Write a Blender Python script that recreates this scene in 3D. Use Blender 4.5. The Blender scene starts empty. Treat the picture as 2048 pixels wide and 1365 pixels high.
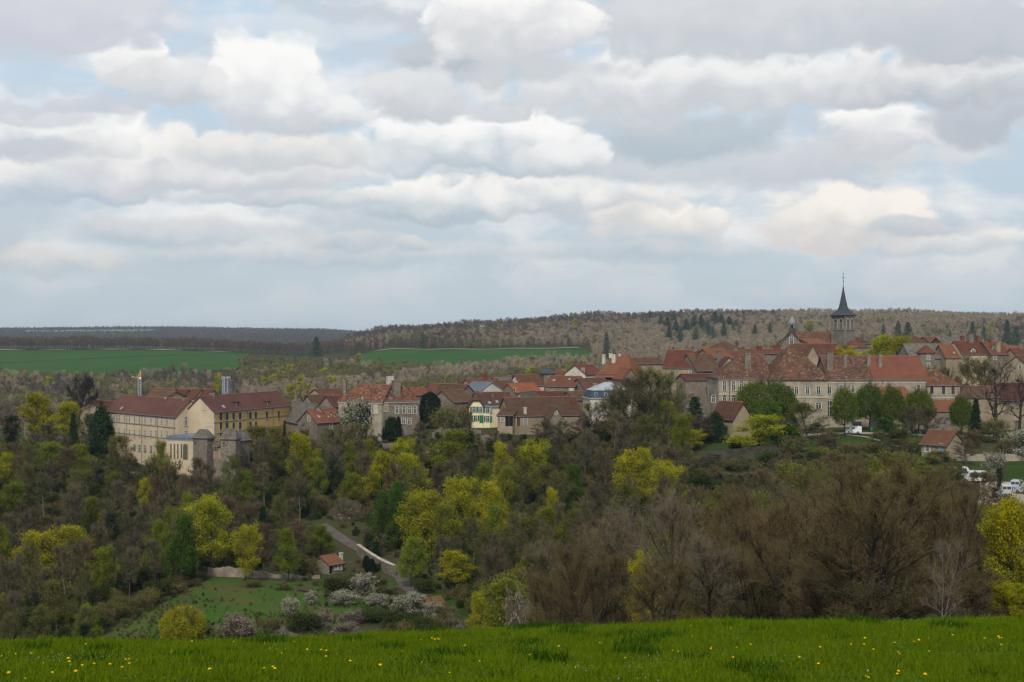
import bpy, math, random
import numpy as np
from mathutils import Vector, Matrix

random.seed(7)
S = bpy.context.scene
COL = S.collection
F = 2844.44            # focal length in photo pixels: a 50 mm lens on a 36 mm sensor, photo 2048 wide
CX, CY = 1024.0, 682.5

# ------------------------------------------------------------------ camera
cd = bpy.data.cameras.new('camera')
cam = bpy.data.objects.new('camera', cd)
COL.objects.link(cam)
cd.lens = 50.0
cd.sensor_width = 36.0
cd.clip_start = 0.1
cd.clip_end = 40000.0
cam.location = (0, 0, 0)
cam.rotation_euler = (math.radians(90), 0, 0)
S.camera = cam

# ------------------------------------------------------------------ exposure and sampling
S.view_settings.view_transform = 'Standard'
S.view_settings.look = 'None'
S.view_settings.exposure = 0.0
S.view_settings.gamma = 1.0
S.view_settings.use_curve_mapping = False
S.render.engine = 'CYCLES'
S.cycles.max_bounces = 5
S.cycles.diffuse_bounces = 2
S.cycles.glossy_bounces = 1
S.cycles.transmission_bounces = 2
S.cycles.transparent_max_bounces = 4
S.cycles.volume_bounces = 0
S.cycles.use_denoising = True
S.cycles.denoiser = 'OPENIMAGEDENOISE'
S.cycles.denoising_input_passes = 'RGB_ALBEDO_NORMAL'
S.cycles.denoising_prefilter = 'NONE'
S.cycles.use_adaptive_sampling = False
S.cycles.sample_clamp_indirect = 4.0

# ------------------------------------------------------------------ sun and sky
SUN_EL, SUN_AZ = math.radians(42), math.radians(-172)      # from behind the camera, to the left
sl = bpy.data.lights.new('sun', 'SUN')
sl.energy = 2.5
sl.angle = math.radians(5)
sl.color = (1.0, 0.94, 0.84)
sun = bpy.data.objects.new('sun', sl)
COL.objects.link(sun)
sdir = Vector((math.sin(SUN_AZ) * math.cos(SUN_EL), math.cos(SUN_AZ) * math.cos(SUN_EL), math.sin(SUN_EL)))
sun.rotation_euler = (-sdir).to_track_quat('-Z', 'Y').to_euler()

world = bpy.data.worlds.new('World')
S.world = world
world.use_nodes = True


def build_sky():
    nt = world.node_tree
    N, L = nt.nodes, nt.links
    N.clear()

    def math_(op, a, b=None, c=None):
        n = N.new('ShaderNodeMath'); n.operation = op
        for i, v in enumerate((a, b, c)):
            if v is None: continue
            if isinstance(v, (int, float)): n.inputs[i].default_value = v
            else: L.new(v, n.inputs[i])
        return n.outputs[0]

    def vec(op, a, b=None, out=0):
        n = N.new('ShaderNodeVectorMath'); n.operation = op
        for i, v in enumerate((a, b)):
            if v is None: continue
            if isinstance(v, (tuple, list)): n.inputs[i].default_value = v
            else: L.new(v, n.inputs[i])
        return n.outputs[out]

    def ramp(v, a, b, lo=0.0, hi=1.0, smooth=True):
        n = N.new('ShaderNodeMapRange'); n.interpolation_type = 'SMOOTHSTEP' if smooth else 'LINEAR'
        n.inputs[1].default_value = a; n.inputs[2].default_value = b
        n.inputs[3].default_value = lo; n.inputs[4].default_value = hi
        L.new(v, n.inputs[0])
        return n.outputs[0]

    def mix(f, a, b):
        n = N.new('ShaderNodeMix'); n.data_type = 'RGBA'
        if isinstance(f, (int, float)): n.inputs[0].default_value = f
        else: L.new(f, n.inputs[0])
        for i, v in ((6, a), (7, b)):
            if isinstance(v, tuple): n.inputs[i].default_value = (*v, 1)
            else: L.new(v, n.inputs[i])
        return n.outputs[2]

    def noise(v, scale, detail, rough=0.55):
        n = N.new('ShaderNodeTexNoise'); n.inputs['Scale'].default_value = scale
        n.inputs['Detail'].default_value = detail; n.inputs['Roughness'].default_value = rough
        L.new(v, n.inputs['Vector'])
        return n

    def s(r, g, b):                       # display colour -> linear light
        f = lambda c: (c / 255 / 12.92) if c / 255 < 0.04045 else ((c / 255 + 0.055) / 1.055) ** 2.4
        return (f(r), f(g), f(b))

    tc = N.new('ShaderNodeTexCoord')
    sep = N.new('ShaderNodeSeparateXYZ'); L.new(tc.outputs['Generated'], sep.inputs[0])
    az = math_('ARCTAN2', sep.outputs[0], sep.outputs[1])
    el = math_('ARCSINE', sep.outputs[2])
    # angles in units of 1/F radians, azimuth to the right, elevation up
    ux = math_('MULTIPLY', az, F)
    uy = math_('MULTIPLY', el, F)
    comb = N.new('ShaderNodeCombineXYZ'); L.new(ux, comb.inputs[0]); L.new(uy, comb.inputs[1])
    P0 = comb.outputs[0]
    st = vec('MULTIPLY', P0, (1.0, 1.35, 1.0))
    n1 = noise(st, 1 / 210.0, 7, 0.58)
    off = vec('SUBTRACT', n1.outputs['Color'], (0.5, 0.5, 0.5))
    P = vec('ADD', P0, vec('MULTIPLY', off, (120.0, 80.0, 0.0)))
    n2 = noise(vec('MULTIPLY', P, (1.0, 1.25, 1.0)), 1 / 90.0, 8, 0.55)
    nz0 = math_('SUBTRACT', n2.outputs['Fac'], 0.5)
    vo = N.new('ShaderNodeTexVoronoi'); vo.feature = 'F1'; vo.inputs['Scale'].default_value = 1 / 62.0
    L.new(vec('MULTIPLY', P, (1.0, 1.35, 0.0)), vo.inputs['Vector'])
    bil = math_('SUBTRACT', 0.52, vo.outputs['Distance'])
    nz = math_('ADD', math_('MULTIPLY', nz0, 0.75), math_('MULTIPLY', bil, 0.36))
    n3 = noise(vec('MULTIPLY', P0, (1.0, 4.5, 1.0)), 1 / 420.0, 5, 0.5)
    veil = math_('SUBTRACT', n3.outputs['Fac'], 0.5)

    sky = N.new('ShaderNodeTexSky'); sky.sky_type = 'NISHITA'
    sky.sun_disc = False
    sky.sun_elevation = SUN_EL
    sky.sun_rotation = SUN_AZ
    sky.altitude = 350
    blue = vec('MULTIPLY', sky.outputs['Color'], (0.105, 0.105, 0.105))

    # thin high veil over the blue, thick and grey-blue towards the horizon
    low = ramp(uy, 60, 620)
    veil_col = mix(low, s(190, 203, 212), s(199, 221, 238))
    col = mix(0.9, blue, veil_col)
    a = math_('MULTIPLY', ramp(math_('ADD', veil, math_('MULTIPLY', nz, 0.35)), -0.22, 0.14), 0.88)
    n5 = noise(vec('MULTIPLY', P, (1.0, 1.9, 1.0)), 1 / 260.0, 7, 0.5)
    lift = ramp(uy, 30, 240)
    pat = math_('MULTIPLY', ramp(n5.outputs['Fac'], 0.41, 0.58), math_('MULTIPLY_ADD', lift, 0.65, 0.35))
    mid = mix(pat, mix(ramp(uy, 40, 420), s(195, 205, 212), s(203, 208, 215)), mix(ramp(uy, 40, 260), s(216, 218, 219), s(247, 245, 243)))
    col = mix(a, col, mid)

    def cloud(px, py, rx, ry, top, bot, alpha=1.0, soft=0.55, k=1.25, split=(-0.6, 0.85), kk=1.6):
        cx = math.atan((px - CX) / F) * F
        cy = math.atan((CY - py) / F) * F
        q = vec('MULTIPLY', vec('SUBTRACT', P, (cx, cy, 0.0)), (1.0 / (rx * 1.14), 1.0 / (ry * 1.18), 0.0))
        ln = vec('LENGTH', q, None, 1)
        d = math_('SUBTRACT', math_('MULTIPLY_ADD', nz, k, 1.0), ln)
        al = math_('MULTIPLY', ramp(d, 0.0, soft * 0.55), alpha)
        dn = vec('DOT_PRODUCT', q, (0.0, -1.0, 0.0), 1)
        t = ramp(math_('MULTIPLY_ADD', nz, -kk, dn), split[0], split[1])
        return mix(al, col, mix(t, top, bot))

    W, W2, CR, PE = s(253, 252, 250), s(243, 243, 243), s(252, 249, 245), s(251, 245, 237)
    G, G2, GB, LG = s(199, 205, 211), s(186, 193, 201), s(180, 194, 204), s(214, 217, 220)
    # low, far banks first
    for c in (
        (640, 515, 460, 26, s(220, 220, 220), GB, 0.6, 1.0), (80, 530, 200, 30, s(222, 218, 214), GB, 0.7, 1.0),
        (1250, 505, 300, 26, s(216, 217, 218), GB, 0.6, 1.0), (820, 495, 55, 16, s(226, 224, 220), GB, 0.8, 0.8),
        (700, 488, 90, 22, s(222, 220, 218), GB, 0.7, 0.8), (1650, 590, 260, 26, s(208, 211, 214), GB, 0.5, 1.0),
        (340, 468, 260, 34, s(214, 214, 218), GB, 0.7, 0.9),
        (1880, 492, 210, 34, PE, s(200, 206, 211), 0.85, 0.7), (1690, 447, 175, 62, PE, s(214, 211, 210), 1.0, 0.5),
        (1850, 470, 130, 20, s(198, 204, 211), GB, 0.7, 0.9),
        (1270, 422, 105, 58, PE, s(212, 213, 214), 1.0, 0.45), (1385, 436, 85, 40, PE, s(210, 212, 214), 0.95, 0.5),
        (1070, 385, 340, 40, CR, G, 0.85, 0.6), (860, 398, 210, 50, CR, GB, 0.95, 0.55),
        (1480, 330, 520, 46, s(215, 218, 222), G, 0.8, 0.9), (560, 398, 300, 24, s(232, 231, 229), GB, 0.75, 0.8),
        (120, 372, 260, 46, s(243, 242, 239), s(186, 199, 212), 1.0, 0.55),
        (420, 330, 370, 66, CR, s(202, 206, 213), 1.0, 0.6), (560, 300, 260, 40, s(236, 234, 231), G, 0.8, 0.6),
        (160, 285, 110, 48, W, LG, 0.95, 0.5), (20, 290, 50, 36, W2, G, 0.9, 0.5),
        (80, 318, 90, 26, s(200, 204, 214), G, 0.8, 0.8),
        (1380, 275, 210, 52, s(192, 202, 210), GB, 0.95, 0.9), (1220, 230, 220, 40, s(214, 217, 221), G, 0.7, 0.9),
        (960, 285, 235, 78, W, s(190, 202, 211), 1.0, 0.5), (1120, 315, 90, 34, W2, G, 0.95, 0.5),
        (1000, 215, 80, 26, s(206, 211, 218), G, 0.8, 0.7),
        (1750, 268, 115, 62, W, s(206, 209, 214), 1.0, 0.5), (1990, 250, 150, 52, s(196, 202, 211), G2, 0.95, 0.8),
        (1420, 160, 470, 70, s(247, 246, 245), s(203, 208, 214), 1.0, 0.55), (1870, 180, 260, 50, s(236, 236, 236), G2, 0.95, 0.7),
        (1560, 42, 560, 80, s(218, 220, 224), G, 0.95, 0.7), (1960, 100, 230, 60, s(204, 208, 216), G2, 0.9, 0.8),
        (1000, 138, 260, 32, s(206, 210, 216), G, 0.85, 0.9), (900, 100, 110, 44, s(203, 208, 214), G2, 0.9, 0.6),
        (1020, 40, 175, 92, W, s(208, 211, 216), 1.0, 0.4), (840, 190, 100, 52, s(228, 229, 231), s(200, 205, 211), 0.95, 0.5),
        (600, 225, 150, 46, W2, G, 0.95, 0.55), (530, 175, 120, 92, W, s(205, 210, 217), 1.0, 0.38),
        (350, 190, 95, 50, s(234, 234, 235), G, 0.9, 0.55), (270, 140, 72, 58, W, LG, 1.0, 0.42),
        (200, 228, 120, 18, s(206, 210, 220), G, 0.7, 0.8), (60, 250, 160, 26, s(206, 209, 218), G, 0.7, 0.8),
        (110, 40, 260, 82, s(219, 220, 226), s(204, 207, 217), 0.95, 0.6), (560, 60, 260, 34, s(226, 232, 238), s(214, 224, 232), 0.6, 0.9),
    ):
        col = cloud(*c)
    # cloud cover goes on all around, above and beside the part in view
    n4 = noise(vec('MULTIPLY', P0, (1.0, 1.5, 1.0)), 1 / 900.0, 7, 0.55)
    cover = ramp(n4.outputs['Fac'], 0.44, 0.60)
    shade = mix(ramp(n2.outputs['Fac'], 0.35, 0.65), s(205, 209, 215), s(243, 243, 242))
    high = mix(math_('MULTIPLY', cover, 0.92), mix(0.55, blue, s(199, 219, 234)), shade)
    beyond = math_('MAXIMUM', ramp(uy, 690, 900), ramp(math_('ABSOLUTE', ux), 1060, 1350))
    upper = math_('MULTIPLY', beyond, ramp(uy, 60, 260))
    col = mix(upper, col, high)
    # below the horizon: dull ground light
    col = mix(ramp(uy, -160, -20), (0.06, 0.065, 0.05), col)
    bg = N.new('ShaderNodeBackground'); bg.inputs['Strength'].default_value = 0.1
    L.new(vec('SCALE', col, None), bg.inputs['Color'])
    scl = [n for n in N if n.type == 'VECT_MATH' and n.operation == 'SCALE'][-1]
    scl.inputs['Scale'].default_value = 10.0
    out = N.new('ShaderNodeOutputWorld')
    L.new(bg.outputs[0], out.inputs[0])


build_sky()

# ------------------------------------------------------------------ helpers
def at(px, py, D):
    """World point D metres away in depth that the photo shows at (px, py)."""
    return Vector(((px - CX) / F * D, D, (CY - py) / F * D))


def prop(o, label=None, cat=None, group=None, kind=None):
    if label: o['label'] = label
    if cat: o['category'] = cat
    if group: o['group'] = group
    if kind: o['kind'] = kind
    return o


def mesh_np(name, verts, faces, mats, smooth=False, mat_idx=None):
    """verts (n,3), faces: an (m,k) array or a list of such arrays or a list of index tuples."""
    me = bpy.data.meshes.new(name)
    verts = np.asarray(verts, dtype=np.float32).reshape(-1, 3)
    if isinstance(faces, np.ndarray): faces = [faces]
    if faces and not isinstance(faces[0], np.ndarray):
        me.from_pydata(verts.tolist(), [], [tuple(f) for f in faces])
    else:
        tot = np.concatenate([np.full(len(f), f.shape[1], dtype=np.int32) for f in faces])
        loops = np.concatenate([f.ravel() for f in faces]).astype(np.int32)
        me.vertices.add(len(verts)); me.vertices.foreach_set('co', verts.ravel())
        me.loops.add(len(loops)); me.loops.foreach_set('vertex_index', loops)
        me.polygons.add(len(tot))
        st = np.zeros(len(tot), dtype=np.int32); st[1:] = np.cumsum(tot)[:-1]
        me.polygons.foreach_set('loop_start', st)
        me.polygons.foreach_set('loop_total', tot)
        me.update(calc_edges=True)
    for m in (mats if isinstance(mats, (list, tuple)) else [mats]):
        me.materials.append(m)
    if mat_idx is not None:
        me.polygons.foreach_set('material_index', np.asarray(mat_idx, dtype=np.int32))
    if smooth:
        me.polygons.foreach_set('use_smooth', np.ones(len(me.polygons), dtype=bool))
    return me


def link(name, me, parent=None, loc=None):
    o = bpy.data.objects.new(name, me)
    COL.objects.link(o)
    if parent is not None: o.parent = parent
    if loc is not None: o.location = loc
    return o


def empty(name, loc, rz=0.0):
    o = bpy.data.objects.new(name, None)
    o.empty_display_size = 1.0
    COL.objects.link(o)
    o.location = loc
    o.rotation_euler = (0, 0, rz)
    return o


def copy_tree(o, parent=None):
    c = o.copy()
    COL.objects.link(c)
    c.parent = parent
    for ch in o.children:
        copy_tree(ch, c)
    return c


class MB:
    """Collects simple solids into one mesh."""
    def __init__(self): self.v, self.f, self.mi = [], [], []

    def add(self, vs, fs, mi=0):
        k = len(self.v)
        self.v += [tuple(p) for p in vs]
        self.f += [tuple(i + k for i in f) for f in fs]
        self.mi += [mi] * len(fs)
        return self

    def box(self, x0, x1, y0, y1, z0, z1, mi=0):
        vs = [(x0, y0, z0), (x1, y0, z0), (x1, y1, z0), (x0, y1, z0), (x0, y0, z1), (x1, y0, z1), (x1, y1, z1), (x0, y1, z1)]
        return self.add(vs, [(0, 3, 2, 1), (4, 5, 6, 7), (0, 1, 5, 4), (1, 2, 6, 5), (2, 3, 7, 6), (3, 0, 4, 7)], mi)

    def tube(self, a, b, r0, r1=None, n=6, mi=0):
        r1 = r0 if r1 is None else r1
        a, b = Vector(a), Vector(b)
        d = (b - a).normalized()
        s = d.orthogonal().normalized(); t = d.cross(s)
        vs = []
        for p, r in ((a, r0), (b, r1)):
            for i in range(n):
                w = 2 * math.pi * i / n
                vs.append(p + s * (r * math.cos(w)) + t * (r * math.sin(w)))
        fs = [(i, (i + 1) % n, n + (i + 1) % n, n + i) for i in range(n)]
        fs += [tuple(range(n - 1, -1, -1)), tuple(range(n, 2 * n))]
        return self.add(vs, fs, mi)

    def prism(self, poly, h0, h1, axis='z', mi=0):
        """poly: 2-d points; extruded along axis from h0 to h1."""
        n = len(poly)
        if axis == 'z': vs = [(x, y, h) for h in (h0, h1) for x, y in poly]
        elif axis == 'y': vs = [(x, h, z) for h in (h0, h1) for x, z in poly]
        else: vs = [(h, y, z) for h in (h0, h1) for y, z in poly]
        fs = [(i, (i + 1) % n, n + (i + 1) % n, n + i) for i in range(n)]
        fs += [tuple(range(n - 1, -1, -1)), tuple(range(n, 2 * n))]
        return self.add(vs, fs, mi)

    def lathe(self, prof, n=12, mi=0, c=(0, 0)):
        vs = []
        for r, z in prof:
            for i in range(n):
                w = 2 * math.pi * (i + 0.5) / n
                vs.append((c[0] + r * math.cos(w), c[1] + r * math.sin(w), z))
        fs = [(j * n + i, j * n + (i + 1) % n, (j + 1) * n + (i + 1) % n, (j + 1) * n + i) for j in range(len(prof) - 1) for i in range(n)]
        fs += [tuple(range(n - 1, -1, -1)), tuple(range((len(prof) - 1) * n, len(prof) * n))]
        return self.add(vs, fs, mi)

    def xf(self, M):
        self.v = [tuple(M @ Vector(p)) for p in self.v]
        return self

    def build(self, name, mats, parent=None, loc=None, smooth=False):
        me = mesh_np(name, self.v, self.f, mats, smooth, self.mi)
        return link(name, me, parent, loc)


# ------------------------------------------------------------------ materials
MATS = {}


def mat(name, c1, c2=None, scale=1.0, rough=0.85, detail=4, lo=0.35, hi=0.65, c3=None, scale3=6.0, t3=(0.55, 0.7), d3=3,
        vary=0.0, bump=0.0, stretch=(1, 1, 1), metal=0.0, coords='Object', spec=0.03):
    """A noise-mixed surface: c1/c2 in large patches, c3 in small flecks, each object shifted a little by `vary`."""
    if name in MATS: return MATS[name]
    m = bpy.data.materials.new(name); MATS[name] = m
    m.use_nodes = True
    nt = m.node_tree; N, L = nt.nodes, nt.links
    b = N['Principled BSDF']
    b.inputs['Roughness'].default_value = rough
    b.inputs['Metallic'].default_value = metal
    b.inputs['Specular IOR Level'].default_value = spec
    tc = N.new('ShaderNodeTexCoord')
    mp = N.new('ShaderNodeMapping'); mp.inputs['Scale'].default_value = stretch
    L.new(tc.outputs[coords], mp.inputs[0])

    def noise(sc, det):
        n = N.new('ShaderNodeTexNoise'); n.inputs['Scale'].default_value = sc; n.inputs['Detail'].default_value = det
        n.inputs['Roughness'].default_value = 0.62
        L.new(mp.outputs[0], n.inputs['Vector']); return n

    def rng(v, a, bb):
        n = N.new('ShaderNodeMapRange'); n.interpolation_type = 'SMOOTHSTEP'
        n.inputs[1].default_value = a; n.inputs[2].default_value = bb; L.new(v, n.inputs[0]); return n.outputs[0]

    def mixc(f, a, bb):
        n = N.new('ShaderNodeMix'); n.data_type = 'RGBA'; L.new(f, n.inputs[0])
        for i, v in ((6, a), (7, bb)):
            if isinstance(v, tuple): n.inputs[i].default_value = (*v, 1)
            else: L.new(v, n.inputs[i])
        return n.outputs[2]

    col = None
    if c2 is not None:
        n = noise(scale, detail)
        col = mixc(rng(n.outputs['Fac'], lo, hi), c1, c2)
    if c3 is not None:
        n = noise(scale3, d3)
        col = mixc(rng(n.outputs['Fac'], *t3), col if col is not None else c1, c3)
    if vary > 0:
        oi = N.new('ShaderNodeObjectInfo')
        hs = N.new('ShaderNodeHueSaturation')
        r = N.new('ShaderNodeMapRange'); r.inputs[3].default_value = 1 - vary; r.inputs[4].default_value = 1 + vary
        L.new(oi.outputs['Random'], r.inputs[0]); L.new(r.outputs[0], hs.inputs['Value'])
        w = N.new('ShaderNodeMath'); w.operation = 'MULTIPLY'; w.inputs[1].default_value = 7.31
        fr = N.new('ShaderNodeMath'); fr.operation = 'FRACT'
        L.new(oi.outputs['Random'], w.inputs[0]); L.new(w.outputs[0], fr.inputs[0])
        r2 = N.new('ShaderNodeMapRange'); r2.inputs[3].default_value = 0.5 - 0.03 * min(1, vary * 3); r2.inputs[4].default_value = 0.5 + 0.03 * min(1, vary * 3)
        L.new(fr.outputs[0], r2.inputs[0]); L.new(r2.outputs[0], hs.inputs['Hue'])
        if col is None: hs.inputs['Color'].default_value = (*c1, 1)
        else: L.new(col, hs.inputs['Color'])
        col = hs.outputs[0]
    if col is None: b.inputs['Base Color'].default_value = (*c1, 1)
    else: L.new(col, b.inputs['Base Color'])
    if bump > 0:
        n = noise(scale3 * 2, 3)
        bp = N.new('ShaderNodeBump'); bp.inputs['Strength'].default_value = 0.6; bp.inputs['Distance'].default_value = bump
        L.new(n.outputs['Fac'], bp.inputs['Height']); L.new(bp.outputs[0], b.inputs['Normal'])
    return m


def leaf_mat(name, c1, c2, scale=0.5, vary=0.15, trans=0.35, hue=0.0):
    """Thin foliage: diffuse plus some light let through; each tree and each clump a little different."""
    if name in MATS: return MATS[name]
    m = mat(name, c1, c2, scale=scale, vary=vary, rough=0.8, detail=3)
    nt = m.node_tree; N, L = nt.nodes, nt.links
    b = N['Principled BSDF']
    src = b.inputs['Base Color'].links[0].from_socket
    tr = N.new('ShaderNodeBsdfTranslucent'); L.new(src, tr.inputs['Color'])
    mx = N.new('ShaderNodeMixShader'); mx.inputs[0].default_value = trans
    L.new(b.outputs[0], mx.inputs[1]); L.new(tr.outputs[0], mx.inputs[2])
    L.new(mx.outputs[0], N['Material Output'].inputs['Surface'])
    return m
# ------------------------------------------------------------------ the lie of the land
DL = np.array([2, 8, 15, 22, 32, 45, 60, 80, 100, 130, 160, 200, 230, 265, 285, 300, 320, 340, 360, 380, 400, 440, 480, 520, 560, 620,
               700, 850, 1000, 1100, 1150, 1350, 1500, 1650, 1900, 2200, 2600, 3500, 4500, 5500, 7000, 9500], float)
CPX = np.array([-300, 0, 300, 620, 800, 950, 1200, 1450, 1750, 2048, 2400], float)
CREST = [1308, 1304, 1292, 1280, 1272, 1268, 1259, 1251, 1244, 1235, 1229]
ZT = {
    0: [-7.6, -12.5, -18, -25, -31, -38, -43, -47, -48, -47, -45, -43, -40.5, -38, -35, -32, -30, -28, -30, -35, -42, -50,
        -52, -45, -35, -29.5, -25, -17, -10.5, -8, -12, -20, -22, -15, 10, 37, 36, 30],
    300: [-7.5, -12.4, -18, -25, -31, -38, -43, -46.5, -47.0, -45.2, -45.5, -43, -40.5, -37.5, -34, -31, -29, -27, -28, -34, -42, -50,
          -51, -44, -34.5, -29, -25, -16.5, -10.5, -9, -12, -20, -22, -15, 10, 42, 38, 30],
    620: [-7.4, -12, -17.5, -24, -30, -37, -42, -46, -46.7, -45.9, -46, -43.5, -39.5, -36, -32, -28, -25.5, -23, -23, -27, -35, -45,
          -46, -40, -33, -27, -24, -19, -16, -15, -9, -20, -22, -15, 8, 34, 30, 25],
    800: [-7.3, -11.5, -16.5, -22.5, -28.5, -36, -41.5, -45.8, -46.3, -45.8, -45.2, -43, -39.5, -35, -30.5, -25, -23, -21, -20, -23, -32, -42,
          -44, -38, -32, -27, -18, -9, -5, -1, 11, 0, -20, -15, 0, 15, 20, 20],
    950: [-7.2, -11, -16, -21.5, -27, -34.5, -40.5, -45.5, -46, -45.5, -44.8, -42.5, -39, -34.5, -29.5, -24, -22, -21, -19.5, -20, -28, -38,
          -42, -36, -31, -26.5, -18, -9, -2, 5, 17, 2, -20, -15, 0, 10, 15, 20],
    1200: [-7.0, -9.9, -12.8, -17, -22, -30, -36, -40, -41.5, -42, -41.5, -40, -37.5, -34, -30, -26, -23.5, -21, -18.5, -17, -20, -32,
           -38, -32, -25, -20, -17, -8, 1, 11, 28.7, 10, -20, -15, 0, 10, 15, 20],
    1450: [-6.9, -9.5, -12.5, -16.5, -21, -28, -33, -36, -37.5, -37.5, -37, -36, -33.5, -30, -26.5, -24.3, -23.5, -21, -18, -15.5, -17, -28,
           -36, -30, -22, -16, -13, -2, 8, 17, 32, 12, -20, -15, 0, 10, 15, 20],
    1750: [-6.7, -9.3, -12.2, -16, -20, -25.5, -29, -31, -31.5, -31, -30.3, -29.5, -27.5, -25.8, -24.4, -23.8, -23.2, -20.5, -17.5, -14.5, -16, -28,
           -36, -30, -21, -15, -12, -1, 9, 18, 33, 12, -20, -15, 0, 10, 15, 20],
    2048: [-6.6, -9.2, -12.0, -15.5, -19, -24, -27.5, -29.5, -30, -30, -29.8, -28.8, -27, -25.6, -24.4, -23.5, -22.5, -19.5, -16.5, -14, -16, -27,
           -35, -29, -21, -15, -12, -2, 8, 16, 27, 10, -20, -15, 0, 10, 15, 20],
}
ZT[-300] = ZT[0]
ZT[2400] = ZT[2048]
ZG = []
for c, cr in zip(CPX, CREST):
    zc = -(cr + 10 - CY) / F * 22
    ZG.append([-1.72, -1.93, -1.93 + (zc + 1.93) * 0.44, zc] + ZT[int(c)])
ZG = np.array(ZG)                                          # columns x distances


def ground(x, y):
    x = np.asarray(x, float); y = np.asarray(y, float)
    D = np.clip(y, 2, 9500)
    px = np.clip(CX + F * x / np.maximum(y, 2), CPX[0], CPX[-1])
    i = np.clip(np.searchsorted(CPX, px) - 1, 0, len(CPX) - 2)
    t = (px - CPX[i]) / (CPX[i + 1] - CPX[i]); t = t * t * (3 - 2 * t)
    j = np.clip(np.searchsorted(DL, D) - 1, 0, len(DL) - 2)
    s = (D - DL[j]) / (DL[j + 1] - DL[j])
    z = (ZG[i, j] * (1 - s) + ZG[i, j + 1] * s) * (1 - t) + (ZG[i + 1, j] * (1 - s) + ZG[i + 1, j + 1] * s) * t
    far = np.clip((D - 40) / 60, 0, 1)
    z = z + far * 0.35 * (np.sin(x * 0.11 + 1.3) * np.cos(y * 0.093) + 0.6 * np.sin(x * 0.037 - y * 0.051))
    near = np.clip((34 - D) / 10, 0, 1)
    z = z + near * (0.028 * np.sin(x * 1.7 + 0.6) * np.sin(y * 1.1) + 0.035 * np.sin(x * 0.61 + y * 0.4) + 0.02 * np.sin(x * 3.1 - y * 2.3))
    return z


def gz(x, y): return float(ground(x, y))


def on_ground(px, D, dz=0.0):
    x = (px - CX) / F * D
    return Vector((x, D, gz(x, D) + dz))


def base_py(px, D):
    return CY - gz((px - CX) / F * D, D) / D * F


# ground materials
meadow_m = mat('meadow_soil', (0.045, 0.085, 0.008), (0.07, 0.11, 0.012), scale=0.9, lo=0.3, hi=0.7, c3=(0.03, 0.06, 0.008), scale3=9, rough=0.95, coords='Object')
floor_m = mat('forest_floor', (0.062, 0.055, 0.028), (0.05, 0.062, 0.02), scale=0.06, c3=(0.085, 0.07, 0.045), scale3=0.7, detail=6, rough=1.0)
past_m = mat('pasture_grass', (0.045, 0.1, 0.014), (0.085, 0.088, 0.027), scale=0.07, detail=9, lo=0.44, hi=0.68, c3=(0.06, 0.055, 0.025), scale3=0.6, rough=1.0)
crop_m = mat('young_wheat', (0.036, 0.09, 0.02), (0.046, 0.1, 0.024), scale=0.02, stretch=(1, 0.25, 1), rough=1.0)
lime_m = mat('bright_pasture', (0.16, 0.24, 0.06), (0.2, 0.26, 0.09), scale=0.004, rough=1.0)
lawn_m = mat('lawn_grass', (0.03, 0.055, 0.011), (0.048, 0.065, 0.017), scale=0.3, c3=(0.05, 0.07, 0.02), scale3=2, rough=1.0)
lane_m = mat('lane_gravel', (0.128, 0.105, 0.092), (0.1, 0.083, 0.073), scale=0.5, c3=(0.10, 0.095, 0.06), scale3=1.6, t3=(0.6, 0.72), rough=1.0)
gravel_m = mat('pale_gravel', (0.42, 0.36, 0.29), (0.36, 0.31, 0.25), scale=0.4, c3=(0.3, 0.27, 0.22), scale3=4, rough=1.0)


def grid_mesh(name, X, Y, Z, m, smooth=True):
    r, c = X.shape
    idx = np.arange(r * c).reshape(r, c)
    f = np.stack([idx[:-1, :-1], idx[:-1, 1:], idx[1:, 1:], idx[1:, :-1]], -1).reshape(-1, 4)
    return mesh_np(name, np.stack([X, Y, Z], -1).reshape(-1, 3), f, m, smooth)


# meadow: the pasture the camera stands on, on to the crest and down its far side
xs = np.concatenate([np.linspace(-260, -40, 12)[:-1], np.linspace(-40, 40, 321), np.linspace(40, 260, 12)[1:]])
ys = np.concatenate([np.linspace(-260, 0, 10)[:-1], np.linspace(0, 32, 161)])
X, Y = np.meshgrid(xs, ys)
meadow = prop(link('meadow', grid_mesh('meadow', X, Y, ground(X, Y), meadow_m)), 'green meadow sloping away to its grassy crest', kind='structure')
# hillside: everything beyond, out to the horizon
us = np.concatenate([np.linspace(-2.6, -0.42, 60)[:-1], np.linspace(-0.42, 0.42, 420), np.linspace(0.42, 2.6, 60)[1:]])
ds = np.unique(np.concatenate([np.geomspace(32, 9500, 430), DL[DL >= 32]]))
U, D_ = np.meshgrid(us, ds)
X = U * D_
hill = prop(link('hillside', grid_mesh('hillside', X, D_, ground(X, D_), floor_m)), 'wooded valley sides rolling away to the far ridge', kind='structure')


def drape(name, rows, m, dz, label, nx=40, ny=24, cat=None, kind='structure'):
    """A sheet laid on the ground. rows: (D, px_left, px_right) from near to far."""
    R = np.array(rows, float)
    t = np.linspace(0, 1, ny)
    Dg = np.interp(t, np.linspace(0, 1, len(R)), R[:, 0])
    a = np.interp(Dg, R[:, 0], R[:, 1]); b = np.interp(Dg, R[:, 0], R[:, 2])
    s = np.linspace(0, 1, nx)
    PX = a[:, None] * (1 - s) + b[:, None] * s
    DD = np.repeat(Dg[:, None], nx, 1)
    X = (PX - CX) / F * DD
    return prop(link(name, grid_mesh(name, X, DD, ground(X, DD) + dz, m)), label, cat, kind=kind)


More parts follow.
